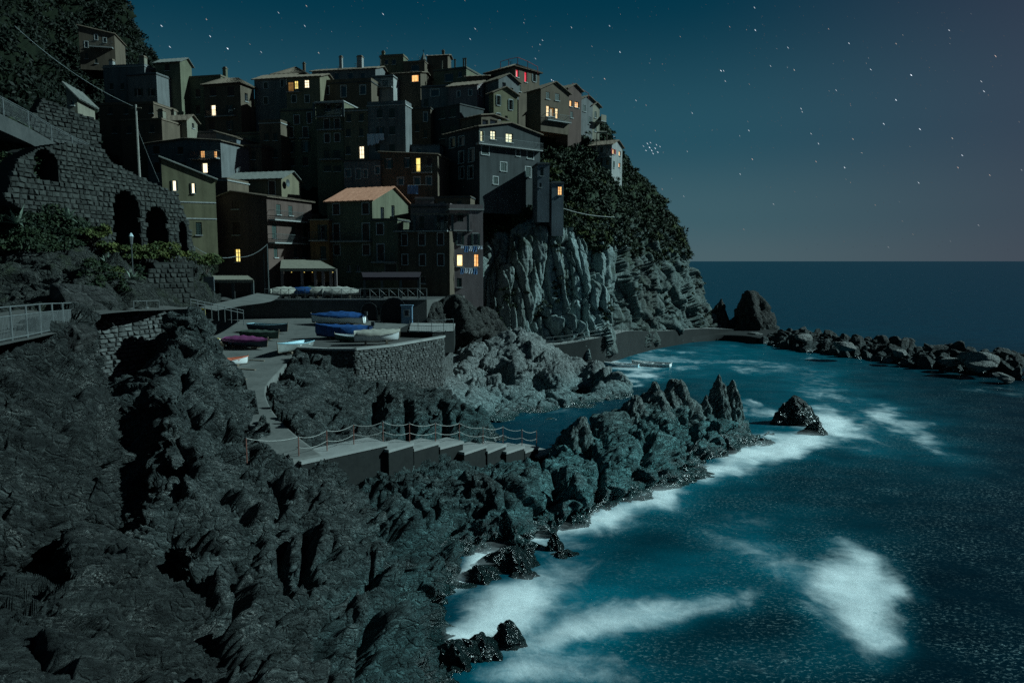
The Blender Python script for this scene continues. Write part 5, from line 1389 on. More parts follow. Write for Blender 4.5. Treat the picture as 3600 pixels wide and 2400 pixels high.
h.f('oxt', (815,1287,860,1385),(1022,1277,1058,1375)).f('Lyx', (1131,1268,1185,1425)).f('Sx', (1262,1270,1310,1362)).f('gxt', (935,1490,998,1568),(1118,1482,1180,1568),(1252,1477,1306,1568))
h.roof_shed(0.5, 'tile_dk').balcony(1100, 1320, 1432, depth=.5)
h = House('house', 'dark house with pale window frames left of the yellow lit doorway', 'B', 99, 345, 745, 1300, 1700, yaw=10, D=6, mat='w_grey', ext=6)
h.f('gxt', (358,1397,417,1482),(475,1392,527,1502),(688,1362,737,1447),(560,1400,600,1490)).roof_flat(0.0, 'concrete_dk')
h = House('house', 'grey-white house with a terrace and lit seaward wall above the veranda', 'B', 110, 1300, 1622, 712, 1180, yaw=40, xs=1946, mat='w_slate', ext=6)
h.f('sx', (1395,742,1462,840),(1510,722,1577,822),(1400,927,1462,1060),(1510,917,1577,1002)).roof_flat(0.0, 'concrete_dk')
terrace2 = h
h = House('house', 'narrow dark house in the stairway gap right of the laundry house', 'B', 112, 1085, 1300, 730, 1260, yaw=10, D=5, mat='w_brown', ext=6)
h.f('gxt', (1222,770,1262,870)).f('sx', (1130,900,1170,980),(1220,960,1260,1050)).roof_flat(0.1, 'concrete_dk')
h = House('house', 'dark low block with small windows between doorway house and veranda house', 'B', 104, 1085, 1400, 1130, 1330, yaw=10, D=5, mat='w_blue', ext=6)
h.f('gx', (1140,1165,1200,1220)).roof_flat(0.0, 'concrete_dk')
# veranda house
h = House('veranda_house', 'large grey house with a bright lit glass veranda facing the sea', 'C', 99, -110, 270, 1010, 1620, yaw=52, xs=935, mat='w_slate', ext=3)
h.f('gxt', (-60,1050,0,1160),(40,1035,100,1135),(150,1168,212,1312),(40,1200,95,1330),(45,1372,97,1500),(142,1362,197,1500))
h.s_('LcmO', (262,972,308,1085)).s_('Lcm', (390,972,450,1068),(560,1002,636,1100)).s_('sxt', (292,1122,370,1236),(500,1322,566,1416),(672,1166,712,1252),(795,1196,862,1282),(775,1372,832,1482),(420,1480,470,1560))
h.roof_side(h=1.0, mat='tile_dk').balcony(225, 930, 1112, True, depth=.8, solid=False)
veranda = h
h = House('house', 'glazed gable house standing above the lit veranda', 'C', 106, 60, 290, 860, 1010, yaw=46, xs=562, mat='w_brown', ext=5)
h.s_('gx', (300,850,365,935),(385,850,465,940)).roof_side(apex=(412,795), mat='tile_dk')
h = House('house', 'narrow bluish house at the cliff edge right of the veranda house', 'R', 100, 698, 800, 70, 300, yaw=-8, D=4, mat='w_blue', ext=4)
h.f('sx', (722,90,750,165),(715,225,732,262)).roof_flat(0.1, 'concrete_dk')
h = House('tower', 'slender grey tower with one lit window perched on the cliff edge', 'R', 101, 820, 919, 232, 580, yaw=-10, D=3, mat='w_blue', ext=1.5, cat='tower')
h.f('Lom', (872,254,908,328)).f('gx', (868,516,882,540)).roof_flat(0.1, 'concrete_dk')

# ---- right shoulder ------------------------------------------------------------
h = House('house', 'hip-roofed house with two red lit windows on the skyline', 'C', 118, 345, 662, 345, 560, yaw=44, xs=930, mat='w_brown', ext=5)
h.f('gx', (560,320,610,350),(530,390,580,470)).s_('Lrx', (671,298,701,382),(765,324,794,437)).s_('ox', (858,352,885,432)).s_('sx', (695,470,725,540))
h.roof_hip(1.3, 'tile_dk')
red_house = h
h = House('house', 'dark house with two warm lit tall windows right of the red-lit house', 'C', 112, 790, 945, 530, 860, yaw=52, xs=1255, mat='w_brown', ext=1.5)
h.s_('Lwm', (1006,694,1040,815),(1105,724,1138,838)).s_('Ldx', (1045,715,1095,815)).s_('sx', (1000,545,1040,622),(1100,562,1150,640))
h.roof_side(h=1.3, mat='tile_dk').balcony(990, 1250, 850, True, depth=.7)
h = House('house', 'dark house with two small orange lit windows below the tube railing', 'C', 120, 1110, 1245, 500, 870, yaw=46, xs=1392, mat='w_red', ext=5)
h.s_('Lox', (1262,637,1290,705)).s_('Lom', (1320,652,1365,718)).s_('sx', (1270,760,1300,830)).roof_side(h=.8, mat='tile_dk')
h = House('house', 'dark narrow house right of the small orange windows', 'C', 124, 1330, 1390, 620, 1080, yaw=46, xs=1532, mat='w_grey', ext=5)
h.s_('sx', (1410,690,1440,760),(1470,820,1500,900)).roof_side(h=.7, mat='tile_dk')
h = House('house', 'last tall house of the row with a jutting balcony over the sea', 'C', 126, 1470, 1515, 690, 1130, yaw=46, xs=1592, mat='w_cream', ext=5)
h.s_('sx', (1535,760,1560,830),(1535,900,1560,980)).roof_side(h=.5, mat='tile_dk').balcony(1545, 1600, 868, True, depth=1.3, solid=True)
last_house = h
h = House('house', 'white and magenta seaward house standing alone on the promontory', 'C', 122, 1475, 1728, 1120, 1395, yaw=30, xs=1842, mat='w_white', ext=3)
h.f('gx', (1540,1157,1562,1217),(1655,1286,1697,1356)).f('sx', (1600,1150,1630,1215),(1490,1180,1515,1240),(1600,1270,1625,1340)).s_('LoxOR', (1733,1172,1758,1230)).s_('Lox', (1805,1197,1826,1250),(1803,1327,1823,1376)).s_('sx', (1740,1307,1760,1382))
h.roof_side(h=.9, mat='tile_dk').balcony(1590, 1725, 1268, depth=.8)
prom = h

# ---- hillside houses at the upper left --------------------------------------------
h = House('house', 'pink hillside house with a slanting balcony high on the left', 'F', 132, 880, 1270, 440, 720, yaw=-14, D=7, mat='w_brown', ext=1)
h.f('gxt', (935,460,968,525),(1045,385,1075,440),(1140,420,1170,470)).f('sx', (1045,650,1075,700),(940,590,970,650)).roof_shed(1.0, 'tile_dk').balcony(1000, 1250, 520, depth=.9)
h = House('house', 'low white-walled house with a pale chimney stack on the left hillside', 'F', 124, 1145, 1600, 735, 1100, yaw=8, D=6, mat='w_grey', ext=6)
h.f('sx', (1210,920,1250,990),(1330,920,1370,990),(1220,1040,1260,1100)).roof_flat(0.3, 'concrete_pale').chimney(-h.W * .95, 1, h.ze, 1.4, .7, 'w_white').chimney(-1.2, .5, h.ze, 1.6, .9, 'w_cream')
h = House('house', 'dark tall house below the white-walled one on the left hillside', 'F', 112, 1100, 1700, 1150, 1560, yaw=8, D=6, mat='w_brown', ext=6)
h.f('sx', (1195,1190,1240,1260),(1370,1190,1410,1260),(1640,1170,1690,1250),(1240,1400,1290,1470),(1420,1400,1460,1470)).roof_flat(0.2, 'tile_dk')
h = House('house', 'dark house with a brown canopied roof behind the utility pole', 'F', 104, 1340, 1790, 1320, 1640, yaw=10, D=6, mat='w_brown', ext=6)
h.f('sx', (1650,1380,1700,1460),(1400,1390,1450,1470)).roof_flat(0.1, 'tile_dk').chimney(-1.0, .6, h.ze, 1.3, .8, 'w_cream')
h = House('cottage', 'small stone cottage with a slanting roof above the upper wall', 'F', 66, 742, 858, 1120, 1330, yaw=-10, D=4, mat='w_cream', ext=3)
h.f('gx', (775,1110,815,1160)).roof_shed(.9, 'slate')
# ------------------------------------------------------------------ stone walls
def stone_mesh(k):
    r_ = random.Random(k); j = lambda a: r_.uniform(-a, a)
    v = []
    for x, z in ((-.5, -.5), (.5, -.5), (.5, .5), (-.5, .5)): v.append((x + j(.05), .5, z + j(.07)))
    for x, z in ((-.5, -.5), (.5, -.5), (.5, .5), (-.5, .5)): v.append((x + j(.06), -.2 + j(.1), z + j(.08)))
    for x, z in ((-.36, -.34), (.36, -.34), (.36, .34), (-.36, .34)): v.append((x + j(.1), -.5 + j(.16), z + j(.1)))
    f = [(8, 9, 10, 11)]
    for i in range(4):
        k2 = (i + 1) % 4
        f += [(i, k2, 4 + k2, 4 + i), (4 + i, 4 + k2, 8 + k2, 8 + i)]
    me = bpy.data.meshes.new('stone'); me.from_pydata(v, [], f); me.update(); return me
STONES = [stone_mesh(k) for k in range(8)]
for m_ in STONES: m_.materials.append(M['stone'])
STONES_DK = [m_.copy() for m_ in STONES]
for m_ in STONES_DK: m_.materials.clear(); m_.materials.append(M['stone_dk'])
def inpoly(poly, x, y):
    c = False; n = len(poly); j = n - 1
    for i in range(n):
        xi, yi = poly[i]; xj, yj = poly[j]
        if (yi > y) != (yj > y) and x < (xj - xi) * (y - yi) / (yj - yi) + xi: c = not c
        j = i
    return c
class StoneWall:
    """a wall standing on the line a-b (world x, y); pixel outlines are cast onto its face"""
    def __init__(s, name, label, a, b, cat='wall', thick=0.9, group=None, kind=None, parent=None, dark=False):
        s.a = Vector((a[0], a[1], 0)); d = Vector((b[0] - a[0], b[1] - a[1], 0)); s.L = d.length; s.t = d.normalized()
        s.n = Vector((s.t.y, -s.t.x, 0))             # outward
        s.thick = thick; s.ms = STONES_DK if dark else STONES; s.core_mat = M['mortar']
        s.root = thing(name, label, cat, (a[0], a[1], 0), math.atan2(s.t.y, s.t.x), group)
    def uz(s, px, py):
        d = ray(px, py); o = Vector((0, 0, CAMZ)); k = (s.a - o).dot(s.n) / d.dot(s.n); p = o + d * k
        return (p - s.a).dot(s.t), p.z
    def poly(s, pts): return [s.uz(*p) for p in pts]
    def build(s, poly, holes=(), w=(.45, .75), h=(.3, .42), cap=300, depth=.22, step=.2, rough=.5):
        us = [p[0] for p in poly]; zs = [p[1] for p in poly]
        ok = lambda u, z: inpoly(poly, u, z) and not any(inpoly(q, u, z) for q in holes)
        core = MB()
        # core: solid columns
        nu = max(2, int((max(us) - min(us)) / step)); du = (max(us) - min(us)) / nu
        nz = max(2, int((max(zs) - min(zs)) / step)); dz = (max(zs) - min(zs)) / nz
        for i in range(nu):
            u = min(us) + (i + .5) * du; run = None
            for j in range(nz + 1):
                inside = j < nz and ok(u, min(zs) + (j + .5) * dz)
                if inside and run is None: run = j
                if not inside and run is not None:
                    core.box(u - du / 2, u + du / 2, 0.0, s.thick, min(zs) + run * dz, min(zs) + j * dz); run = None
        core.build('core', s.core_mat, s.root)
        R = random.Random(len(us) * 7 + int(max(zs) * 10)); spots = []
        z = min(zs)
        while z < max(zs):
            hh = R.uniform(*h); u = min(us) - R.uniform(0, .3)
            while u < max(us):
                ww = R.uniform(*w)
                if ok(u + ww / 2, z + hh / 2): spots.append((u + ww / 2, z + hh / 2, ww, hh))
                u += ww
            z += hh
        spots.sort(key=lambda q: q[0]**2 * 0 + random.random())
        rest = MB()
        for i, (u, zc, ww, hh) in enumerate(spots):
            ry, sc = R.uniform(-.06, .06), (ww * R.uniform(.86, .97), depth * R.uniform(.7, 1.4), hh * R.uniform(.84, .97))
            if i < cap:
                o = bpy.data.objects.new('stone', R.choice(s.ms)); col.objects.link(o); o.parent = s.root; MW[o] = MW[s.root]
                o.location = (u, 0.02, zc); o.rotation_euler = (R.uniform(-.08, .08), ry, R.uniform(-.1, .1)); o.scale = sc
            else:
                me = R.choice(s.ms); mm = Matrix.LocRotScale(Vector((u, .02, zc)), Euler((R.uniform(-.08, .08), ry, R.uniform(-.1, .1))), Vector(sc))
                rest.add([tuple(mm @ v.co) for v in me.vertices], [tuple(p.vertices) for p in me.polygons])
        if rest.v: rest.build('stones', s.ms[0].materials[0], s.root, kind='stuff')
        return s
def arch(u0, u1, zb, zs_, n=8):
    """arched opening: springing height zs_, foot zb"""
    r_ = (u1 - u0) / 2; c = (u0 + u1) / 2
    return [(u0, zb)] + [(c - r_ * math.cos(math.pi * k / n), zs_ + r_ * math.sin(math.pi * k / n)) for k in range(n + 1)] + [(u1, zb)]

aw = StoneWall('arched_wall', 'tall stone retaining wall with three dark arches on the left', (-31.3, 44), (-26.3, 64), thick=1.2)
outer = aw.poly([(20,700),(60,560),(140,520),(235,505),(350,512),(392,570),(497,626),(622,682),(655,765),(692,905),(640,935),(560,930),(470,905),(300,905),(240,800),(120,760)])
def arch_px(xl, xr, ytop, yb):
    u0 = aw.uz(xl, (ytop + yb) / 2)[0]; u1 = aw.uz(xr, (ytop + yb) / 2)[0]; zt = aw.uz((xl + xr) / 2, ytop)[1]; zb = aw.uz((xl + xr) / 2, yb)[1]
    return arch(u0, u1, zb, zt - (u1 - u0) / 2)
holes = [arch_px(398, 495, 668, 940), arch_px(514, 592, 724, 940), arch_px(630, 657, 778, 900), arch_px(118, 205, 522, 640)]
aw.build(outer, holes, w=(.34, .66), h=(.24, .36), step=.1)
# vaults behind the arches
for hq in holes:
    mb = MB()
    for i in range(len(hq) - 1):
        a_, b_ = hq[i], hq[i + 1]
        mb.quad((a_[0], .3, a_[1]), (b_[0], .3, b_[1]), (b_[0], 4.5, b_[1]), (a_[0], 4.5, a_[1]))
    mb.poly([(p[0], 4.5, p[1]) for p in hq])
    mb.build('vault', M['mortar'], aw.root)
uw = StoneWall('terrace_wall', 'ruined upper terrace wall of rough stones on the dark left hillside', (-40, 47), (-33, 63), thick=.8)
uw.build(uw.poly([(100,440),(150,345),(240,385),(345,425),(350,500),(300,520),(180,500)]), w=(.34, .7), h=(.22, .36), cap=200, step=.12)
bw = StoneWall('retaining_wall', 'squared block retaining wall under the yellow bushes', (-25.6, 52.5), (-22.4, 53.6), thick=1.2)
_a = PY(500, 1000, 52.5); _b = PY(682, 1000, 55.5)
bpy.data.objects.remove(bw.root)
bw = StoneWall('retaining_wall', 'squared block retaining wall under the yellow bushes', (_a.x, _a.y), (_b.x, _b.y), thick=1.5)
bw.build(bw.poly([(475,1060),(505,1000),(545,924),(676,922),(684,1050),(640,1065)]), w=(.34, .6), h=(.28, .4), cap=300, depth=.18)
_a = PY(335, 1200, 44.5); _b = PY(575, 1200, 49.5)
dw = StoneWall('dry_stone_wall', 'dark dry stone wall holding up the path above the gully', (_a.x, _a.y), (_b.x, _b.y), thick=1.5, dark=True)
dw.build(dw.poly([(300,1340),(332,1092),(450,1088),(580,1082),(590,1330)]), w=(.35, .8), h=(.2, .34), cap=300, depth=.28)
# quay wall, one run per straight face
qf = quay_front
quay_labels = ['leftmost shadowed run of the rubble quay wall by the slipway', 'second shadowed run of the rubble quay wall', 'third run of the rubble quay wall with its coping turning right', 'long moonlit run of the rubble quay wall ending at the corner']
for i in range(4):
    a_, b_ = qf[i], qf[i + 1]
    n_ = Vector(((b_ - a_).y, -(b_ - a_).x, 0)).normalized() * .03
    q_ = StoneWall('quay_wall', quay_labels[i], (a_.x + n_.x, a_.y + n_.y), (b_.x + n_.x, b_.y + n_.y), thick=.02, group='runs of the quay wall', dark=True)
    Lq = q_.L
    q_.build([(0, 2.6), (0, QZ - .02), (Lq, QZ - .02), (Lq, 2.6)], w=(.25, .6), h=(.13, .26), cap=300 if i == 3 else 90, depth=.16, step=.5)
    cpn = MB(); cpn.box(-.02, Lq + .02, -.14, .4, QZ + .004, QZ + .16); cpn.build('coping', M['concrete_pale'], q_.root)
a_, b_ = qf[4], quay_back[0]
q_ = StoneWall('quay_wall', 'short end run of the quay wall running back from the corner', (a_.x + .03, a_.y), (b_.x + .03, b_.y), thick=.02, group='runs of the quay wall', dark=True)
q_.build([(0, 2.6), (0, QZ - .02), (q_.L, QZ - .02), (q_.L, 2.6)], w=(.25, .6), h=(.15, .26), cap=90, depth=.16, step=.5)
cpn = MB(); cpn.box(-.02, q_.L + .02, -.14, .4, QZ + .004, QZ + .16); cpn.build('coping', M['concrete_pale'], q_.root)

# ------------------------------------------------------------------ sea stairs
o0 = PZ(1060, 1622, SZ[0])
stair = thing('sea_stairs', 'long flight of pale concrete steps going down to the sea', 'stairs', (o0.x, o0.y, 0))
for (f0, f1), z in zip(SF, SZ):
    a_, b_ = PZ(*f0, z), PZ(*f1, z); t_ = (b_ - a_); t_.z = 0; t_.normalize(); n_ = Vector((-t_.y, t_.x, 0)) * (1.5 if z < 4 else 1.9)
    mb = MB()
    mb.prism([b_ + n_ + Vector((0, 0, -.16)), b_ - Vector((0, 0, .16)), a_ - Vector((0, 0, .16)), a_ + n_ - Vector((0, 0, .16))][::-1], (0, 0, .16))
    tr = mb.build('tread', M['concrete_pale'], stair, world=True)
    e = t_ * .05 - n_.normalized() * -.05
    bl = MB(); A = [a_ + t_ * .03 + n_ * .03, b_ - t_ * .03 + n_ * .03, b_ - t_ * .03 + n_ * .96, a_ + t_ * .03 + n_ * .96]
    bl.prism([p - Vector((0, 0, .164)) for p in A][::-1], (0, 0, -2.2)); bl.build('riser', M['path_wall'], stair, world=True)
PB = [((868,1619),4.9), ((1051,1608),4.27), ((1150,1583),4.27), ((1244,1560),4.27), ((1347,1549),4.27), ((1440,1553),3.95), ((1531,1550),3.6), ((1615,1547),3.2), ((1698,1560),2.65), ((1768,1556),2.28), ((1835,1565),1.9), ((1886,1568),1.52)]
rr = thing('rope_railing', 'iron posts carrying two white ropes beside the sea stairs', 'railing', tuple(PZ(*PB[0][0], PB[0][1])))
tops = []
for (p_, z) in PB:
    b_ = PZ(*p_, z); tops.append(b_)
    mb = MB(); mb.tube([b_ - Vector((0, 0, .1)), b_ + Vector((0, 0, 1.08))], .028, 6); po = mb.build('post', M['rust'], rr, world=True)
    mb = MB(); mb.tube([b_ + Vector((0, 0, 1.06)), b_ + Vector((0, 0, 1.13))], .045, 6); mb.build('cap', M['iron'], po, world=True)
for hh in (1.05, .52):
    for a_, b_ in zip(tops[:-1], tops[1:]):
        if hh < 1 and a_ is tops[0]: continue
        pts = [a_.lerp(b_, k / 8) + Vector((0, 0, hh - .16 * (1 - (2 * k / 8 - 1) ** 2))) for k in range(9)]
        mb = MB(); mb.tube(pts, .014, 5); mb.build('rope', M['rope'], rr, world=True)

# ------------------------------------------------------------------ railings
def railing(name, label, pts, h, mat, rails=(1.0,), bars=0.0, r=.03, cross=False, group=None, infill=False):
    rt = thing(name, label, 'railing', tuple(pts[0]), 0, group)
    for p in pts:
        mb = MB(); mb.tube([p - Vector((0, 0, .06)), p + Vector((0, 0, h))], r, 6); mb.build('post', M[mat], rt, world=True)
    for k in rails:
        mb = MB(); mb.tube([p + Vector((0, 0, h * k)) for p in pts], r * .8, 5); mb.build('rail', M[mat], rt, world=True)
    if bars:
        for a_, b_ in zip(pts[:-1], pts[1:]):
            n = max(1, int((b_ - a_).length / bars)); mb = MB()
            for i in range(1, n):
                p = a_.lerp(b_, i / n); mb.tube([p + Vector((0, 0, .06)), p + Vector((0, 0, h * .97 if len(rails) < 2 else h * rails[1]))], .009, 4)
            mb.build('bars', M[mat], rt, world=True)
    if cross:
        for a_, b_ in zip(pts[:-1], pts[1:]):
            mb = MB(); mb.tube([a_ + Vector((0, 0, .1)), b_ + Vector((0, 0, h * .95))], r * .5, 4); mb.tube([b_ + Vector((0, 0, .1)), a_ + Vector((0, 0, h * .95))], r * .5, 4)
            mb.build('brace', M[mat], rt, world=True)
    return rt
railing('path_railing', 'galvanised railing with fine bars along the path at far left', rb, 1.12, 'galv', (1.0, .72, .06), .11, .032)
def seg(a, b, n): return [a.lerp(b, i / n) for i in range(n + 1)]
railing('slipway_railing', 'thin galvanised railing above the rocks left of the slipway', seg(PY(672,1106,52), PY(857,1141,56.5), 8), 1.1, 'galv', (1.0, .8), 0, .028)
railing('path_railing', 'low rail on the dry stone wall top', seg(PY(470,1087,45.6), PY(560,1083,48.6), 2), .5, 'galv', (1.0,), 0, .025)
pr = []
for a_, b_ in zip(pw[:-1], pw[1:]): pr += seg(a_, b_, 6)[(1 if pr else 0):]
pr = [p + Vector((0, .12, .14)) for p in pr]
railing('piazza_railing', 'long iron railing with crossed braces along the piazza edge', pr, 1.05, 'galv', (1.0, .08), 0, .032, True)
lr = [PY(850,1050,70) + Vector((.2, 0, 0)), PY(900,1042,73), PY(936,1056,76.6)]
# platform and cliff path
railing('platform_railing', 'iron railing around the raised platform at the quay end', [PZ(a, b, 7.66) for a, b in ((1440,1164),(1470,1165),(1518,1166),(1560,1164),(1594,1161))], 1.05, 'iron', (1.0, .5), .15)
railing('path_railing', 'iron railing on the path between platform and big rock', [Vector(path_front[i]) for i in (1, 4, 7, 10, 13, 16)], 1.05, 'iron', (1.0, .5), 0, .03)
railing('path_railing', 'iron railing on the pale path below the cliff face', [Vector(path_front[i]) for i in range(27, 58, 2)], 1.05, 'iron', (1.0, .5), 0, .03)

# stairs rail on the left hillside
sl = [PY(-30, 385, 45.5), PY(13, 405, 46.5), PY(102, 449, 49.5), PY(182, 495, 51.5), PY(256, 532, 53.5), PY(330, 565, 56)]
railing('stair_railing', 'long slanting railing climbing the dark left hillside', sl, 1.05, 'galv', (1.0, .9), .12, .035)
mb = MB(); 
for a_, b_ in zip(sl[:-1], sl[1:]):
    off = Vector((-2.2, .9, 0)); mb.prism([a_ - Vector((0, 0, .02)), b_ - Vector((0, 0, .02)), b_ + off - Vector((0, 0, .02)), a_ + off - Vector((0, 0, .02))], (0, 0, -1.0))
mb.build('hill_stair', M['concrete_dk'], kind='structure')

# ------------------------------------------------------------------ boats
def hull_pts(L, B, H, s_, sheer=.22, rake=.10, full=.62):
    """one station: list of (x, y, z), port gunwale to starboard; s_ 0 stern .. 1 bow"""
    b = B / 2 * (1 - max(0, (s_ - .38) / .62) ** 2.1) * (1 - .32 * max(0, (.38 - s_) / .38) ** 2)
    zg = H * (1 + sheer * (2 * abs(s_ - .4)) ** 2 * (1.0 if s_ > .4 else .45)); zk = H * .12 * max(0, (s_ - .75) / .25) ** 2
    x = (s_ - .5) * L
    pts = []
    for k in range(-5, 6):
        a = k / 5.0; y = b * (abs(a) ** full) * (1 if a > 0 else -1)
        z = zk + (zg - zk) * abs(a) ** 1.9
        pts.append((x + rake * L * max(0, s_ - .7) / .3 * (z / zg) * .25, y, z))
    return pts
def boat(name, label, pos, head, L=4.4, B=1.6, H=.62, hull='hull_white', inside='hull_in', gun=None, thw='wood', cover=None, hump=.35, lift=.12, tilt=0.0, motor=False, skirt=.12, pitch=0.0, seats=3, group='boats laid up above the slipway'):
    rt = thing(name, label, 'boat', tuple(pos), 0, group)
    rt.rotation_euler = (tilt, pitch, math.radians(head))
    MW[rt] = Matrix.Translation(Vector(pos)) @ Euler((tilt, pitch, math.radians(head))).to_matrix().to_4x4()
    n = 15; st = [hull_pts(L, B, H, i / (n - 1)) for i in range(n)]
    v = []; f = []
    for r_ in st: v += [(x, y, z + lift) for x, y, z in r_]
    for i in range(n - 1):
        for j in range(10): f.append((i * 11 + j, i * 11 + j + 1, (i + 1) * 11 + j + 1, (i + 1) * 11 + j))
    f.append(tuple(range(11)))
    mb = MB(); mb.add(v, f)
    h = mb.build('hull', M[hull], rt, smooth=True)
    mb = MB(); mb.tube([(st[0][5][0], 0, lift - .02), (st[7][5][0], 0, lift - .05), (st[11][5][0], 0, lift - .02), (st[14][5][0], 0, st[14][5][2] + lift), (st[14][0][0], 0, st[14][0][2] + lift + .16)], .04, 5); mb.build('keel', M['wood'], h)
    # cradle chocks
    for xx in (-.25 * L, .22 * L):
        mb = MB(); mb.box(xx - .08, xx + .08, -B * .32, B * .32, 0.0, lift + .06); mb.build('chock', M['wood'], rt)
    if cover is None:
        vi = []; fi = []
        for i, r_ in enumerate(st):
            k = .90
            vi += [(x * .965, y * k, max(z, H * .20) + lift + .012 if abs(j - 5) < 5 else z + lift) for j, (x, y, z) in enumerate(r_)]
        for i in range(n - 1):
            for j in range(10): fi.append((i * 11 + j, (i + 1) * 11 + j, (i + 1) * 11 + j + 1, i * 11 + j + 1))
        mb = MB(); mb.add(vi, fi); mb.build('inner_hull', M[inside], rt, smooth=True)
        for k_ in range(seats):
            i = (3, 7, 10)[k_]; x = st[i][0][0]; w = st[i][10][1] * .93; z = st[i][0][2] * .74 + lift
            mb = MB(); mb.box(x - .13, x + .13, -w, w, z, z + .04); mb.build('thwart', M[thw], rt)
        mb = MB()
        for side in (0, 10): mb.tube([(r_[side][0], r_[side][1], r_[side][2] + lift) for r_ in st], .035, 5)
        mb.tube([st[0][0][:2] + (st[0][0][2] + lift,), st[0][10][:2] + (st[0][10][2] + lift,)], .035, 5)
        mb.build('gunwale', M[gun or hull], rt)
    else:
        vc = []; fc_ = []
        for i, r_ in enumerate(st):
            s_ = i / (n - 1); hp = hump * (math.sin(math.pi * min(1, .1 + s_ * .95)) ** .8) + .03 * math.sin(i * 2.3)
            xg, yg, zg = r_[10]
            row = [(r_[0][0], -yg - .045, zg + lift - skirt - .03 * math.sin(i * 1.7))]
            for j in range(-4, 5):
                a = j / 4; row.append((r_[0][0], (yg + .05) * a, zg + lift + .02 + hp * (1 - abs(a) ** 1.35) - .025 * math.sin(i * 1.9 + j)))
            row.append((r_[0][0], yg + .045, zg + lift - skirt - .03 * math.sin(i * 1.3)))
            vc += row
        for i in range(n - 1):
            for j in range(10): fc_.append((i * 11 + j, (i + 1) * 11 + j, (i + 1) * 11 + j + 1, i * 11 + j + 1))
        fc_.append(tuple(range(10, -1, -1)))
        mb = MB(); mb.add(vc, fc_); mb.build('cover', M[cover], rt, smooth=True)
    if motor:
        mb = MB(); x = -L / 2 - .12; mb.box(x - .18, x + .12, -.13, .13, H + lift + .12, H + lift + .5); mb.tube([(x, 0, H + lift + .12), (x - .25, 0, lift + .15)], .07, 6); mb.build('outboard_motor', M['engine'], rt)
    return rt
def R(px, py): p = on_ramp(px, py); return (p.x, p.y, p.z)
def Q(px, py): p = PZ(px, py, QZ); return (p.x, p.y, p.z + .01)
boat('rowing_boat', 'dark blue open boat with pale interior in the middle of the slipway', R(945,1168), -24, 4.5, 1.6, .62, 'hull_dark', 'hull_in', 'hull_lblue', 'hull_navy')
boat('rowing_boat', 'light blue open boat pointing down the slipway by the quay wall', R(1035,1238), -112, 3.9, 1.5, .62, 'hull_grey', 'hull_lblue', 'hull_lblue', 'hull_white', seats=2)
boat('covered_boat', 'boat under a striped purple cover left of the slipway', R(868,1222), -22, 4.2, 1.6, .55, 'hull_dark', cover='tarp_purple', hump=.32, skirt=.16)
boat('covered_boat', 'boat under a dark green cover behind the purple one', R(915,1192), -22, 4.0, 1.4, .5, 'hull_green', cover='tarp_green', hump=.2)
boat('rowing_boat', 'small white boat with red seats half hidden by the rocks', R(800,1290), 40, 3.0, 1.2, .45, 'hull_white', 'hull_red', 'hull_red', 'hull_red', seats=3)
t_ = boat('skiff', 'white skiff with a yellow rim propped on its side against the rocks', R(762,1228), 62, 3.2, 1.2, .4, 'hull_white', 'yellow', 'yellow', 'wood', tilt=-1.1, lift=.5, seats=1)
boat('covered_boat', 'beige covered boat on a trailer at the top of the slipway', R(995,1108), 118, 4.2, 1.9, .7, 'hull_grey', cover='canvas_grey', hump=.45, lift=.5, skirt=.3)
boat('covered_boat', 'hindmost boat of the blue-covered row below the piazza wall', R(1130,1124), 172, 4.8, 1.7, .6, 'hull_grey', cover='tarp_blue', hump=.5, motor=True, skirt=.2, lift=.3)
boat('covered_boat', 'middle boat of the blue-covered row with a white gunwale', R(1190,1152), 174, 5.4, 1.8, .7, 'hull_white', cover='tarp_blue', hump=.5, motor=True, skirt=.1, lift=.45)
boat('covered_boat', 'foremost boat of the row, boxed in to the ground by a blue tarpaulin', R(1210,1190), 176, 5.0, 1.9, .9, 'tarp_blue', cover='tarp_blue', hump=.2, motor=True, skirt=.85, lift=.15)
boat('rowing_boat', 'small pale green boat between the blue boats and the beige one', R(1235,1203), 170, 2.9, 1.2, .45, 'hull_green', 'hull_in', 'hull_white', seats=1)
boat('covered_boat', 'white boat under a beige canvas cover on the quay edge', Q(1325,1212), 12, 3.7, 1.5, .75, 'hull_white', cover='canvas', hump=.25, skirt=.22, lift=.3)
boat('rowing_boat', 'white boat showing its stern behind the thin railing', R(890,1112), 4, 3.4, 1.3, .45, 'hull_white', 'hull_in', 'hull_white', seats=2)
boat('rowing_boat', 'long green boat lying by the lane at the back', R(840,1094), 2, 5.6, 1.4, .45, 'hull_green', 'hull_grey', 'canvas_grey', seats=3)
boat('rowing_boat', 'dark boat with a maroon gunwale farthest back in the lane', R(815,1082), 6, 4.0, 1.3, .45, 'hull_dark', 'hull_grey', 'stripe', seats=2)
# moored boats in the harbour
boat('moored_boat', 'white boat afloat at the foot of the cliff path', PZ(2290,1285,0) - Vector((0, 0, .22)), 155, 5.2, 2.3, .62, 'hull_white', 'hull_white', 'hull_white', 'hull_white', lift=0, group='boats afloat in the harbour')
boat('moored_boat', 'second pale boat afloat nearer the big rock', PZ(2185,1288,0) - Vector((0, 0, .25)), 160, 4.6, 1.6, .6, 'hull_lblue', 'hull_white', 'hull_white', 'hull_white', lift=0, group='boats afloat in the harbour')
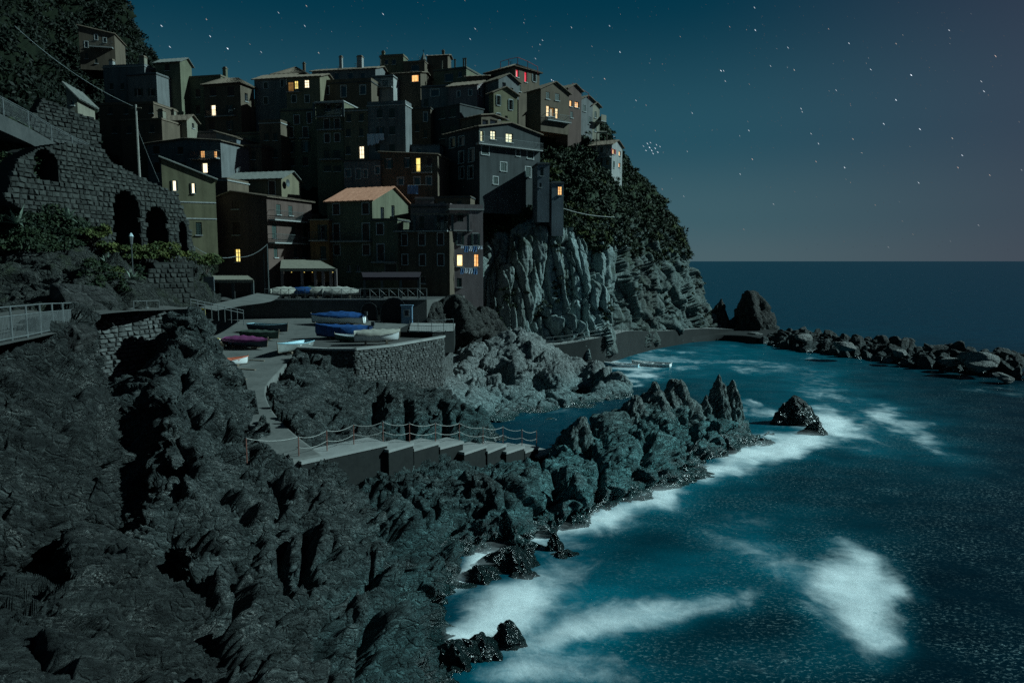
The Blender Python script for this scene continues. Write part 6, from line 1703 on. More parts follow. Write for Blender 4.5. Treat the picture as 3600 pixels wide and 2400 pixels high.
# craft stored on the piazza
def Pz(px, Y): p = PY(px, 1000, Y); return (p.x, p.y, PZZ + .01)
for px, Y, hd, cov, L, lab in ((1005,80,20,'canvas','3.2','small white-covered dinghy at the left end of the piazza'), (1052,80.5,170,'tarp_blue','3.4','blue-covered dinghy second from the left on the piazza'),
                               (1095,81.5,15,'tarp_green','3.0','green-covered dinghy third from the left on the piazza'), (1140,80.5,10,'canvas','3.4','pale ribbed-covered dinghy behind the piazza railing'),
                               (1200,80.3,8,'canvas_grey','4.0','grey-covered boat at the right of the stored dinghies')):
    boat('dinghy', lab, Pz(px, Y), hd, float(L), 1.4, .5, 'hull_grey', cover=cov, hump=.45, lift=.35, skirt=.3, group='dinghies stored on the piazza')
# ------------------------------------------------------------------ breakwater
def boulder_mesh(k):
    r_ = np.random.default_rng(100 + k); v, f = ICO3
    p = v.copy()
    for _ in range(13):
        n = r_.normal(size=3); n /= np.linalg.norm(n); h = r_.uniform(.52, .86)
        dd = p @ n; m = dd > h; p[m] -= np.outer(dd[m] - h, n)
    p += v * (0.05 * fbm(v * 2.2 + k * 7, 4))[:, None]
    return mesh_np('boulder', p, f, False)
BOULD = [boulder_mesh(k) for k in range(10)]
for m_ in BOULD: m_.materials.append(M['boulder'])
PALE = [BOULD[k].copy() for k in (1, 4, 7)]
for m_ in PALE: m_.materials.clear(); m_.materials.append(M['boulder_pale'])
wl_px = [(2652,1194),(2735,1221),(2914,1247),(3093,1271),(3200,1289),(3360,1307),(3509,1328),(3600,1338)]
wlp = np.array([tuple(PZ(a, b, 0)) for a, b in wl_px] + [(61.5, 78, 0), (64, 70, 0)])
bl = cr_interp(wlp, 200); bt = np.gradient(bl, axis=0); bt /= np.linalg.norm(bt, axis=1, keepdims=True)
bn = np.stack([-bt[:, 1], bt[:, 0], 0 * bt[:, 0]], 1)       # away from the camera side
if (bn[:, 0].mean() < 0): bn = -bn
arc = np.concatenate([[0], np.cumsum(np.linalg.norm(np.diff(bl, axis=0), axis=1))])
Rb = random.Random(5); nb = 0
special = {}
rows = [(0.4, -.1), (1.7, .45), (3.1, 1.0), (4.6, 1.5), (6.2, 1.9), (7.9, 1.9), (9.6, 1.3)]
spots = []
for (lat, zc) in rows:
    s0 = Rb.uniform(0, 1)
    while s0 < arc[-1]:
        i = min(199, int(np.searchsorted(arc, s0))); r0 = Rb.uniform(.75, 1.45)
        grow = 0.62 + 0.38 * s0 / arc[-1]
        p = bl[i] + bn[i] * (lat + Rb.uniform(-.4, .4)); z = (zc + Rb.uniform(-.25, .3)) * grow
        spots.append((p[0], p[1], z, r0 * (0.9 + .2 * grow), s0, rows.index((lat, zc)))); s0 += r0 * 1.62
spots.sort(key=lambda q: q[1]); spots = spots[:300]
ROWN = ['waterline row', 'second row up', 'third row up', 'fourth row up', 'crest row', 'rear row', 'seaward row']
def nth(n): return str(n) + ('th' if 10 <= n % 100 <= 20 else {1: 'st', 2: 'nd', 3: 'rd'}.get(n % 10, 'th'))
spots.sort(key=lambda q: (q[5], q[4])); cnt = {}
for (x, y, z, r0, s0, rw) in spots:
    cnt[rw] = cnt.get(rw, 0) + 1
    o = bpy.data.objects.new('boulder', Rb.choice(BOULD)); col.objects.link(o)
    o.location = (x, y, z); o.rotation_euler = (Rb.uniform(0, 6), Rb.uniform(0, 6), Rb.uniform(0, 6))
    o.scale = (r0 * Rb.uniform(.95, 1.35), r0 * Rb.uniform(.8, 1.1), r0 * Rb.uniform(.55, .85))
    tag(o, 'dark boulder, ' + nth(cnt[rw]) + ' from the sea stack in the breakwater ' + ROWN[rw], 'boulder', 'boulders of the breakwater')
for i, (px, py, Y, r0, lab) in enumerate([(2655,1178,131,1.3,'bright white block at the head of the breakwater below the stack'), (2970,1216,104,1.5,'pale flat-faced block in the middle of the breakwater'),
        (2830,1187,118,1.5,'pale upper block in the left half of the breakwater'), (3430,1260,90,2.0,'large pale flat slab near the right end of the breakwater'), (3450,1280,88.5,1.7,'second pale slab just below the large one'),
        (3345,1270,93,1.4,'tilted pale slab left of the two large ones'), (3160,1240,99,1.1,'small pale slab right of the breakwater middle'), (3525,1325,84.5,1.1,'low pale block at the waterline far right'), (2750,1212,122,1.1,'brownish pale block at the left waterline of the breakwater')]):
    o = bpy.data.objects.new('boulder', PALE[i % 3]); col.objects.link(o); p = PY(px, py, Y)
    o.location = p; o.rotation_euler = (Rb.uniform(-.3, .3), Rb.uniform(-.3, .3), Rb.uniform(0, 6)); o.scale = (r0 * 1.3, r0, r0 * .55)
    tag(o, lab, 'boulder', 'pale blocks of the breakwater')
o = bpy.data.objects.new('boulder', BOULD[3]); col.objects.link(o); p = PY(262, 1185, 31)
o.location = p - Vector((0, 0, .1)); o.rotation_euler = (.3, .4, 1); o.scale = (.9, .8, .85); tag(o, 'single dark boulder at the end of the left path railing', 'boulder')
o = bpy.data.objects.new('boulder', BOULD[6]); col.objects.link(o); p = PY(310, 1040, 45.3)
o.location = p - Vector((0, 0, .6)); o.rotation_euler = (.1, .2, .4); o.scale = (2.6, 1.8, 1.9); tag(o, 'great smooth boulder beside the path below the agaves', 'boulder')

# ------------------------------------------------------------------ foliage
def leaf_quads(centres, radii, per, size, rg, flat=0.75, up=0.25):
    n = len(centres) * per
    c = np.repeat(centres, per, axis=0); r_ = np.repeat(radii, per)
    d = rg.normal(size=(n, 3)); d /= np.linalg.norm(d, axis=1, keepdims=True)
    d[:, 2] = np.abs(d[:, 2]) * flat + up * .4 - .15
    p = c + d * (r_ * rg.uniform(.45, 1.0, n) ** .6)[:, None]
    a = rg.normal(size=(n, 3)); a /= np.linalg.norm(a, axis=1, keepdims=True)
    b = np.cross(a, d + rg.normal(size=(n, 3)) * .5); b /= (np.linalg.norm(b, axis=1, keepdims=True) + 1e-6)
    s = size * rg.uniform(.55, 1.3, n)[:, None]
    v = np.stack([p - a * s, p + b * s * .42, p + a * s, p - b * s * .42], 1).reshape(-1, 3)
    f = np.arange(n * 4).reshape(n, 4)
    return v, f
def pick(Gs, mask, n, rg):
    P = Gs.reshape(-1, 3)[mask.ravel()]
    return P[rg.integers(0, len(P), n)]
ux, uy = proj(CG[..., 0], CG[..., 1], CG[..., 2])
rim = 765 + 0.34 * np.clip(ux - 1900, 0, 400) + 0.5 * np.clip(1860 - ux, 0, 400) + 60 * vnoise(CG.reshape(-1, 3).astype(np.float32) * .25).reshape(ux.shape)
mk = (uy < rim) & (ux > 1690)
g1_ = np.random.default_rng(3)
c = pick(CG, mk, 2300, g1_); r_ = g1_.uniform(.5, 1.5, len(c))
v, f = leaf_quads(c, r_, 60, .30, g1_)
tag(link('scrub', mesh_np('scrub', v, f), M['leaf']), 'dark green scrub covering the upper headland slope', 'scrub', kind='stuff')
cl2 = vnoise(CG.reshape(-1, 3).astype(np.float32) * .16 + 8).reshape(ux.shape) > .35
c = pick(CG, mk & cl2, 260, g1_); r_ = g1_.uniform(.6, 1.4, len(c))
v, f = leaf_quads(c, r_, 80, .26, g1_)
tag(link('scrub', mesh_np('scrub', v, f), M['leaf_yel']), 'yellowish flowering patches in the headland scrub', 'scrub', kind='stuff')
cr2 = vnoise(CG.reshape(-1, 3).astype(np.float32) * .3 + 3).reshape(ux.shape) > .38
c = pick(CG, (uy > rim) & (uy < 1150) & cr2 & (ux > 1690), 220, g1_); v, f = leaf_quads(c, g1_.uniform(.25, .6, len(c)), 50, .18, g1_)
tag(link('scrub', mesh_np('scrub', v, f), M['leaf']), 'small tufts of green clinging to the bare cliff face', 'scrub', kind='stuff')
hx, hy = proj(HG[..., 0], HG[..., 1], HG[..., 2])
mk = (hx > -80) & (hx < 700) & (hy > -60)
c = pick(HG, mk, 2300, g1_); v, f = leaf_quads(c, g1_.uniform(.8, 2.4, len(c)), 55, .38, g1_)
tag(link('woodland', mesh_np('woodland', v, f), M['leaf_dk']), 'dark wood covering the hill at the upper left', 'woodland', kind='stuff')
lx, ly = proj(LG[..., 0], LG[..., 1], LG[..., 2])
mk = (lx > -60) & (lx < 330) & (ly < 905 - .2 * lx + 50 * vnoise(LG.reshape(-1, 3).astype(np.float32) * .5).reshape(lx.shape)) & (ly > 430)
c = pick(LG, mk, 900, g1_); v, f = leaf_quads(c, g1_.uniform(.3, .85, len(c)), 80, .14, g1_)
tag(link('scrub', mesh_np('scrub', v, f), M['leaf']), 'dense dark scrub on the slope left of the arches', 'scrub', kind='stuff')
mk = (lx > 300) & (lx < 740) & (ly < 1040) & (ly > 880)
c = pick(LG, mk & (vnoise(LG.reshape(-1, 3).astype(np.float32) * .6 + 2).reshape(lx.shape) > 0), 160, g1_); v, f = leaf_quads(c, g1_.uniform(.25, .6, len(c)), 80, .12, g1_)
tag(link('scrub', mesh_np('scrub', v, f), M['leaf']), 'patchy green scrub below the arches', 'scrub', kind='stuff')
def bush(px, py, Y, r0, lab, mat='leaf_yel', n=1500, size=.12):
    b_ = PY(px, py, Y); rt = thing('bush', lab, 'bush', tuple(b_), 0, 'bushes below the arches')
    rg = np.random.default_rng(int(px))
    k = 9; cs = rg.normal(size=(k, 3)) * r0 * .42; cs[:, 2] = np.abs(cs[:, 2]) * .8 + r0 * .3
    v, f = leaf_quads(cs, rg.uniform(.4, .65, k) * r0, n // k, size, rg)
    link('foliage', mesh_np('foliage', v, f), M[mat], rt)
    mb = MB()
    for i in range(k): mb.tube([(0, 0, -.2), (cs[i, 0] * .5, cs[i, 1] * .5, cs[i, 2] * .4), tuple(cs[i])], .04, 4, .012)
    mb.build('stem', M['bark'], rt)
for a in ((520,925,54.5,1.1,'yellow-green bush in front of the second arch'), (610,925,56.5,1.3,'yellow-green bush at the foot of the arched wall, left of the smallest arch'), (725,955,60,1.5,'large yellow-green bush on top of the block retaining wall corner'),
          (400,905,52,.9,'green bush at the foot of the first arch'), (330,850,51,1.0,'bush on the boulder slope left of the first arch'), (370,1000,48.5,1.0,'low bush between great boulder and block wall'),
          (450,925,53,1.0,'round bush between the first two arches')): bush(*a)
def agave(px, py, Y, s, lab, n=20):
    b_ = PY(px, py, Y); rt = thing('agave', lab, 'agave', tuple(b_), 0, 'agaves on the left slope'); r_ = random.Random(px)
    for i in range(n):
        an = i * 2.4 + r_.uniform(-.3, .3); el = r_.uniform(.15, 1.25); L = s * r_.uniform(.7, 1.05)
        d = Vector((math.cos(an), math.sin(an), 0)); side = Vector((-d.y, d.x, 0)); v = []; fcs = []
        for j in range(6):
            t = j / 5; e = el - t * t * r_.uniform(.3, .9) * 1.1; p = d * (L * t * math.cos(el)) + Vector((0, 0, L * (t * math.sin(el) - .35 * t * t * (1.3 - el))))
            w = .075 * s * (1 - t ** 2.2) * (0.6 + .8 * math.sin(math.pi * min(1, t + .25)))
            v += [p + side * w + Vector((0, 0, w * .5)), p, p - side * w + Vector((0, 0, w * .5))]
        for j in range(5):
            q = j * 3; fcs += [(q, q + 3, q + 4, q + 1), (q + 1, q + 4, q + 5, q + 2)]
        mb = MB(); mb.add(v, fcs); mb.build('leaf', M['agave'], rt)
agave(60, 790, 46.6, 1.5, 'largest agave at the far left below the wall')
agave(240, 775, 49, 1.3, 'agave with arching leaves right of the largest one')
agave(465, 985, 50, 1.0, 'agave hanging above the block retaining wall')
agave(30, 640, 48, 1.2, 'agave with pale curved leaves at the left edge')
agave(375, 925, 50.5, .9, 'spiky agave on the edge of the great boulder')

# ------------------------------------------------------------------ stars
pole_ = Vector((.75, 0, .65)).normalized()
sv, sf, scol = [], [], []
def star(d, ln, wd, colr):
    d = Vector(d).normalized(); R0 = 8000.0
    t = pole_.cross(d)
    if t.length < .05: return
    t.normalize(); s_ = d.cross(t)
    c_ = Vector((0, 0, CAMZ)) + d * R0; b = len(sv)
    for p in (t * ln, -t * ln, s_ * wd, -s_ * wd, d * wd, -d * wd): sv.append(tuple(c_ + p * R0)); scol.append((*colr, 1))
    sf.extend([(b, b + 2, b + 4), (b + 2, b + 1, b + 4), (b + 1, b + 3, b + 4), (b + 3, b, b + 4), (b + 2, b, b + 5), (b + 1, b + 2, b + 5), (b + 3, b + 1, b + 5), (b, b + 3, b + 5)])
rs = random.Random(21)
for i in range(19000):
    z = rs.uniform(.012, 1); a = rs.uniform(0, 2 * math.pi); k = math.sqrt(1 - z * z)
    mg = rs.random() ** 9
    tint = rs.choice([(1, .80, .66), (1, .9, .8), (.9, .95, 1), (.85, .92, 1), (1, .72, .62)])
    b = (.10 + .8 * mg) * min(1, .25 + z * 6)
    star((k * math.cos(a), k * math.sin(a), z), .0009 + .0008 * mg, .00013 + .00015 * mg, tuple(b * q for q in tint))
for (x, y, b) in ((523,112,2.0),(483,84,1.3),(371,60,1.4),(390,108,1.2),(880,33,1.2),(982,128,1.2),(1246,93,.8),(1230,135,.8),(1267,184,1.2),(1272,187,1),(1424,120,1.2),(1735,70,1.4),(1656,163,1.5),(1662,163,.9),(2093,173,1.8),
                  (2058,230,1.5),(2030,285,1.3),(2113,297,1.4),(2210,357,1.1),(1940,385,1.2),(1487,330,1.3),(1492,339,1.6),(1497,346,1.4),(1505,341,1.3),(1511,350,1.3),(1484,346,1),(1500,353,1.1),(1494,328,.9),(1516,337,.9),
                  (1478,336,.8),(1508,333,.9),(1733,18,1),(1810,110,.9),(1950,100,1),(2180,70,1),(2260,210,1.1),(1840,250,1),(1720,300,1),(1590,260,.9),(1880,330,1),(2110,420,.9),(1700,400,.9),(2000,160,1),(1400,60,.9),(1080,90,1),(700,60,1),(640,30,.8),(600,120,.8)):
    d = ray(x * 1.5306, y * 1.5306); star(d, .0016, .00016 + .00010 * b, (.8 * b, .9 * b, 1.0 * b))
sme = mesh_np('stars', np.array(sv), np.array(sf))
ca = sme.color_attributes.new('tint', 'FLOAT_COLOR', 'POINT'); ca.data.foreach_set('color', np.array(scol, np.float32).ravel())
t = NT('starlight'); at_ = t.n('ShaderNodeAttribute'); at_.attribute_name = 'tint'; t.set(Base_Color=(0, 0, 0), Emission_Color=at_.outputs['Color'], Emission_Strength=1.0, Roughness=1.0, Specular_IOR_Level=0.0)
tag(link('stars', sme, t.m), 'small streaked stars scattered over the night sky', 'stars', kind='stuff')

# ------------------------------------------------------------------ street furniture and odds and ends
def pole(name, label, foot, top, r, mat, cat='pole', arm=False):
    f_, t_ = Vector(foot), Vector(top); rt = thing(name, label, cat, tuple(f_))
    mb = MB(); mb.tube([f_ - Vector((0, 0, .3)), t_], r, 8, r * .7); mb.build('shaft', M[mat], rt, world=True)
    mb = MB(); mb.box(f_.x - r * 2, f_.x + r * 2, f_.y - r * 2, f_.y + r * 2, f_.z - .02, f_.z + .1); mb.build('foot', M['concrete_dk'], rt, world=True)
    if arm:
        mb = MB(); mb.tube([t_ - Vector((.5, 0, .3)), t_ + Vector((.5, 0, -.3))], .05, 5); mb.build('crossarm', M['wood'], rt, world=True)
    return rt
pt_ = PY(477, 368, 70); pf_ = PY(495, 632, 70); pf_.x = pt_.x
pole('utility_pole', 'tall thin utility pole above the arched wall', pf_, pt_, .13, 'pole', arm=True)
def wire(label, a, b, sag, r=.022, mat='cable'):
    mb = MB(); mb.tube([Vector(a).lerp(Vector(b), k / 16) - Vector((0, 0, sag * (1 - (2 * k / 16 - 1) ** 2))) for k in range(17)], r, 4)
    return tag(mb.build('cable', M[mat]), label, 'cable')
wire('long overhead cable from the hill down to the utility pole', PY(52, 92, 72), pt_ - Vector((0, 0, .25)), .7)
wire('stay cable slanting down right of the utility pole', pt_ - Vector((0, 0, 2)), PY(560, 640, 72), .1)
wire('sagging cable in front of the red house, left span', PY(680, 865, 70), PY(825, 902, 78), .5)
wire('sagging cable in front of the red house, right span', PY(825, 902, 78), PY(940, 858, 80.5), .5)
for px, lab in ((931, 'left one of two tall posts beside the red house'), (944, 'right one of two tall posts beside the red house')):
    b_ = PY(px, 1000, 79); b_.z = PZZ; t_ = PY(px, 860 if px > 935 else 890, 79); t_.x = b_.x
    pole('post', lab, b_, t_, .09, 'iron', 'post')
# restaurant awning with columns
def awning(name, label, pts, z, slope, mat, cols, thick=.06, cat='awning', colmat='w_rose', zf=PZZ, drop=.25):
    """pts: four (px, Y) corners, front left, front right, back right, back left; slope lifts the back"""
    P = []
    for i, (px, Y) in enumerate(pts):
        p = PY(px, 950, Y); p.z = z + (slope if i > 1 else 0); P.append(p)
    rt = thing(name, label, cat, (P[0].x, P[0].y, zf))
    mb = MB(); mb.prism(P[::-1], (0, 0, thick)); mb.build('canopy', M[mat], rt, world=True)
    mb = MB(); mb.prism([P[0] - Vector((0, 0, drop)), P[1] - Vector((0, 0, drop)), P[1] - Vector((0, 0, .003)), P[0] - Vector((0, 0, .003))], (0, .05, 0)); mb.build('valance', M[mat], rt, world=True)
    for k in cols:
        p = P[0].lerp(P[1], k) + Vector((0, .25, 0)); mb = MB(); mb.box(p.x - .13, p.x + .13, p.y - .13, p.y + .13, zf, z - .01); mb.build('column', M[colmat], rt, world=True)
    return rt
z_ = PY(1080, 945, 81).z
awning('restaurant_awning', 'broad beige awning on pale columns in front of the red house', [(985,80.5),(1180,80.5),(1120,86.5),(990,86.5)], z_, .95, 'awn', (.02, .38, .62, .76, .9, .99))
z_ = PY(800, 985, 75).z
awning('flat_awning', 'flat pale awning over the lane left of the posts', [(738,75),(890,75),(870,79),(745,79)], z_, .35, 'awn', (.05, .5, .95), colmat='iron', zf=PZZ - 1)
z_ = PY(1380, 975, 82).z
awning('long_awning', 'long dark maroon awning along the piazza right of the stored dinghies', [(1275,80.5),(1475,80.5),(1480,84.5),(1270,84.5)], z_, .5, 'awn_dk', (.02, .33, .66, .98), colmat='iron')
awning('terrace_canopy', 'slim slatted canopy on the terrace of the brown house', [(1455,85),(1650,85),(1650,88),(1460,88)], PY(1550, 752, 85).z, .1, 'wood', (.02, .4, .7, .98), colmat='iron', zf=PY(1500, 812, 85).z, drop=.1)
awning('middle_canopy', 'pale canopy over the top balcony of the middle balconied house', [(1115,104),(1222,103.5),(1222,106),(1117,106)], PY(1170, 362, 104).z, .3, 'concrete_pale', (.03, .97), colmat='iron', zf=PY(1170, 412, 104).z, drop=.08)
# string lights under the awning
for i, px in enumerate((1025, 1070, 1098, 1137, 1170)):
    p = PY(px, 958, 80.8); mb = MB(); mb.tube([p, p + Vector((0, 0, .07))], .035, 6)
    tag(mb.build('lamp_bulb', M['lit_yellow']), ('leftmost', 'second', 'middle', 'fourth', 'rightmost')[i] + ' of five tiny bulbs under the restaurant awning', 'lamp', 'bulbs under the restaurant awning')
# kiosk and doors in the piazza wall
b_ = PY(1430, 1148, 76.2); rt = thing('kiosk', 'small pale blue cabin with a dark window below the piazza wall', 'kiosk', (b_.x, b_.y, 7.3))
mb = MB(); mb.box(-.55, .55, 0, .7, 0, 2.1); mb.build('body', M['blue_door'], rt)
mb = MB(); mb.box(-.65, .65, -.1, .7, 2.105, 2.2); mb.build('roof', M['blue_door'], rt)
mb = MB(); mb.box(-.3, .3, -.03, -.004, 1.0, 1.75); w_ = mb.build('window', M['frame'], rt); mb = MB(); mb.box(-.22, .22, -.05, -.034, 1.08, 1.67); mb.build('pane', M['glass'], w_)
for px, w, lab in ((1298, .8, 'dark arched door in the shaded piazza wall'), (1385, 1.3, 'wide dark boathouse opening in the shaded piazza wall')):
    p = PY(px, 1100, 77.1); rt = thing('boathouse_door', lab, 'door', (p.x, p.y - .06, 7.35), 0)
    hq = arch(-w, w, 0, 1.5); mb = MB(); mb.prism([(a, 0, b) for a, b in hq], (0, .2, 0)); mb.build('leaf', M['dark_room'], rt)
    mb = MB(); hq2 = arch(-w - .12, w + .12, 0, 1.5)
    for i in range(len(hq) - 1): mb.prism([(hq[i][0], 0, hq[i][1]), (hq[i + 1][0], 0, hq[i + 1][1]), (hq2[i + 1][0], 0, hq2[i + 1][1]), (hq2[i][0], 0, hq2[i][1])], (0, -.05, 0))
    mb.build('surround', M['stone_dk'], rt)
# notice board on the rock, yellow frame, lantern
p = PY(735, 1010, 63); rt = thing('notice_board', 'dark notice board standing on the rock below the block wall', 'sign', (p.x, p.y, p.z - 1.3))
mb = MB(); mb.box(-.45, .45, -.03, .03, 1.0, 2.2); mb.build('panel', M['sign'], rt)
for x in (-.38, .38): mb = MB(); mb.tube([(x, .06, -.8), (x, .06, 2.2)], .03, 5); mb.build('post', M['iron'], rt)
p = PY(705, 1135, 53.5); rt = thing('barrier_frame', 'small yellow metal frame on the path by the thin railing', 'barrier', tuple(p))
for x in (-.35, .35): mb = MB(); mb.tube([(x, 0, -.3), (x, 0, 1.0)], .04, 6); mb.build('upright', M['yellow'], rt)
mb = MB(); mb.tube([(-.35, 0, 1.0), (.35, 0, 1.0)], .04, 6); mb.build('crossbar', M['yellow'], rt)
p = PY(462, 860, 51.6); rt = thing('lantern', 'small white street lantern in front of the first arch', 'lamp', (p.x, p.y, p.z - 2.2))
mb = MB(); mb.tube([(0, 0, -.5), (0, 0, 2.2)], .04, 6); mb.build('post', M['iron'], rt)
mb = MB(); mb.tube([(0, 0, 2.2), (0, 0, 2.75)], .08, 6, .14); mb.build('lantern_glass', M['galv'], rt)
mb = MB(); mb.tube([(0, 0, 2.76), (0, 0, 3.0)], .17, 6, .05); mb.build('lantern_cap', M['hull_in'], rt)
# satellite dish
p = PY(400 + 1885 * ZK, 550 + 295 * ZK, 97.2); u_, z__ = dish_host.side_px(400 + 1885 * ZK, 550 + 295 * ZK)
base = MW[dish_host.root] @ Vector((0, u_, z__ - dish_host.z0)); rt = thing('satellite_dish', 'dark satellite dish on the lit gable of the ochre house', 'dish', tuple(base), dish_host.root.rotation_euler[2])
mb = MB(); n = 14
v = [(.32, 0, 0)] + [(.45, .5 * math.cos(2 * math.pi * k / n), .5 * math.sin(2 * math.pi * k / n)) for k in range(n)]
mb.add(v, [(0, 1 + k, 1 + (k + 1) % n) for k in range(n)]); mb.build('dish', M['iron'], rt)
mb = MB(); mb.tube([(0, 0, -.1), (.33, 0, 0)], .03, 5); mb.build('bracket', M['iron'], rt)
# bell spire
p = PY(1100 + 1220 * ZK, 150 + 195 * ZK, 136); rt = thing('bell_spire', 'little pointed stone spire with a cross on the skyline', 'spire', (p.x, p.y, p.z - 3))
mb = MB(); mb.tube([(0, 0, 0), (0, 0, 3.0)], .55, 8); mb.build('drum', M['w_grey'], rt)
mb = MB(); mb.tube([(0, 0, 3.004), (0, 0, 3.6), (0, 0, 4.2)], .6, 10, .06); mb.build('cone', M['slate'], rt)
mb = MB(); mb.box(-.03, .03, -.03, .03, 4.2, 4.85); mb.box(-.18, .18, -.025, .025, 4.55, 4.61); mb.build('cross', M['iron'], rt)
# laundry
def laundry(label, host, side, x0, x1, y, items, zone=None, mat2='cloth_blue', out=.55):
    f_ = host.side_px if side else host.front_px
    a, z = f_(*zpx(host.zone, x0, y)); b, _ = f_(*zpx(host.zone, x1, y)); mp = host.map(side); Mw = MW[host.root]
    A, Bq = Mw @ Vector(mp(a, z, out)), Mw @ Vector(mp(b, z, out)); rt = thing('washing_line', label, 'laundry', tuple(A))
    mb = MB(); mb.tube([A, Bq], .012, 4); mb.build('line', M['rope'], rt, world=True)
    r_ = random.Random(int(x0)); t = 0.0
    t_ = (Bq - A); L = t_.length; t_.normalize(); nrm = Vector((-t_.y, t_.x, 0))
    for (w, h, m_) in items:
        if t + w > L: break
        v = []; fcs = []; nn = 6
        for i in range(nn + 1):
            for j in range(4):
                v.append(A + t_ * (t + w * i / nn) - Vector((0, 0, h * j / 3 * (1 + .08 * math.sin(i * 2.1)))) + nrm * (.05 * math.sin(i * 1.9 + j) * j / 3))
        for i in range(nn):
            for j in range(3): q = i * 4 + j; fcs.append((q, q + 4, q + 5, q + 1))
        mb = MB(); mb.add(v, fcs); mb.build('cloth', M[m_], rt, world=True); t += w + r_.uniform(.03, .12)
laundry('white sheets hanging under the open shutters of the centre house', wash_house, False, 615, 800, 1015, [(1.1, 1.5, 'cloth_white'), (.55, 1.3, 'cloth_white'), (.7, .9, 'cloth_white')])
laundry('upper row of laundry on the grey-pink corner house', laundry_house, False, 1935, 2180, 985, [(.35, .3, 'cloth_white'), (.5, .75, 'cloth_blue'), (.4, .6, 'cloth_white'), (.5, .7, 'cloth_blue'), (.6, .4, 'cloth_white')])
laundry('lower row of laundry on the grey-pink corner house', laundry_house, False, 1930, 2120, 1228, [(.4, .7, 'cloth_blue'), (.35, .6, 'cloth_white'), (.5, .65, 'cloth_white'), (.5, .75, 'cloth_blue')])
mbp = PY(1000 + 1355 * ZK, 550 + 318 * ZK, 95); rt = thing('washing_line', 'single blue towel hanging between the houses', 'laundry', tuple(mbp))
mb = MB(); mb.tube([mbp, PY(1000 + 1560 * ZK, 550 + 312 * ZK, 95)], .012, 4); mb.build('line', M['rope'], rt, world=True)
v = []; fcs = []
for i in range(6):
    for j in range(4): p = PY(1000 + (1355 + 24 * i) * ZK, 550 + (318 + 32 * j) * ZK, 95); v.append(p + Vector((0, .04 * math.sin(i * 2 + j), 0)))
for i in range(5):
    for j in range(3): q = i * 4 + j; fcs.append((q, q + 4, q + 5, q + 1))
mb = MB(); mb.add(v, fcs); mb.build('cloth', M['cloth_blue'], rt, world=True)
# roof terrace columns, tube railings, pergolas, aerials
for i, x in enumerate((1410, 1555, 1650, 1760)):
    u_, z__ = col_house.front_px(*zpx('B', x, 285)); b_ = MW[col_house.root] @ Vector((min(u_, -.3), .4, col_house.ze - col_house.z0 + .17))
    mb = MB(); mb.box(b_.x - .13, b_.x + .13, b_.y - .13, b_.y + .13, b_.z, b_.z + 1.5); mb.box(b_.x - .18, b_.x + .18, b_.y - .18, b_.y + .18, b_.z + 1.504, b_.z + 1.6)
    tag(mb.build('terrace_column', M['w_cream']), ('first', 'second', 'third', 'fourth')[i] + ' pale column of the skyline roof terrace, from the left', 'column', 'columns of the roof terrace')
def tube_frame(label, pts, h, mat='red_tube'):
    rt = thing('tube_railing', label, 'railing', tuple(pts[0]))
    for p in pts: mb = MB(); mb.tube([p, p + Vector((0, 0, h))], .05, 5); mb.build('post', M[mat], rt, world=True)
    mb = MB(); mb.tube([p + Vector((0, 0, h)) for p in pts], .045, 5); mb.build('rail', M[mat], rt, world=True)
rz = red_house.ze
tube_frame('red tube railing on the roof of the red-lit house', [PY(1600 + x * ZK, 150 + (y + 22) * ZK, 120) for x, y in ((500,262),(590,235),(690,215),(800,260),(910,320))], 1.0)
tube_frame('red tube railing on the roofs right of the skyline', [PY(1600 + x * ZK, 150 + y * ZK, 124) for x, y in ((1295,510),(1345,540),(1400,580),(1470,625))], .9)
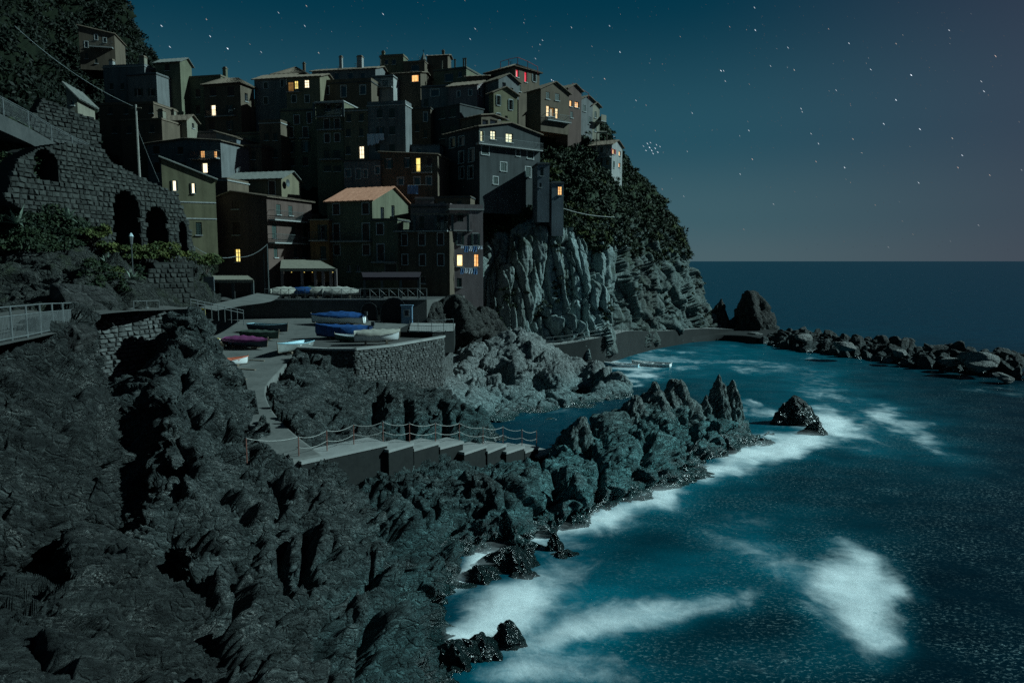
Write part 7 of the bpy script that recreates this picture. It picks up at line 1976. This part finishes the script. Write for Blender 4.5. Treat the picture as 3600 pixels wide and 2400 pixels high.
p0 = [PY(1600 + x * ZK, 150 + y * ZK, Y) for x, y, Y in ((1562,1000,122),(1675,1000,122),(1668,995,125),(1565,992,125))]
rt = thing('pergola', 'small wooden pergola on the terrace above the lone promontory house', 'pergola', tuple(p0[0] - Vector((0, 0, 2.4))))
mb = MB(); mb.prism(p0, (0, 0, .25)); mb.build('roof', M['awn'], rt, world=True)
for p in p0: mb = MB(); mb.tube([p - Vector((0, 0, 3.2)), p], .06, 5); mb.build('post', M['wood'], rt, world=True)
for i, (px, py, Y, h_, lab) in enumerate(((1190,232,128,2.2,'leftmost thin aerial on the skyline roofs'), (1252,222,128,2.6,'tall aerial between the two white chimneys'), (1475,200,134,2.0,'aerial left of the little spire'), (1338,195,134,1.4,'aerial on the topmost square house'), (1795,215,121,1.2,'aerial on the red-lit house'))):
    p = PY(px, py, Y); rt = thing('aerial', lab, 'aerial', (p.x, p.y, p.z - h_))
    mb = MB(); mb.tube([(0, 0, -.6), (0, 0, h_)], .03, 4); mb.build('mast', M['iron'], rt)
    for k in range(3): mb = MB(); mb.tube([(-.35, 0, h_ * (.7 + .13 * k)), (.35, 0, h_ * (.7 + .13 * k))], .02, 4); mb.build('element', M['iron'], rt)
# scaffold fence on the seaward edge
pts = [PY(2345, 850, 141), PY(2365, 872, 141), PY(2390, 905, 143)]
rt = thing('pole_fence', 'fence of bare poles on the seaward edge of the headland', 'fence', tuple(pts[0]))
for k in range(9):
    q = k / 8 * 2; i = min(1, int(q)); p = pts[i].lerp(pts[i + 1], q - i); h_ = (2.2, 3.0, 2.4, 4.2, 2.2, 2.8, 2.0, 2.6, 1.6)[k]
    mb = MB(); mb.tube([p - Vector((0, 0, 1.2)), p + Vector((.1 * math.sin(k * 2), 0, h_))], .06, 4); mb.build('pole', M['wood'], rt, world=True)
for hh in (.7, 1.5): mb = MB(); mb.tube([p + Vector((0, 0, hh)) for p in pts], .045, 4); mb.build('rail', M['wood'], rt, world=True)
wire('pale handrail cable across the headland scrub', PY(1980, 733, 105), PY(2160, 763, 108), .3, .05, 'rope')
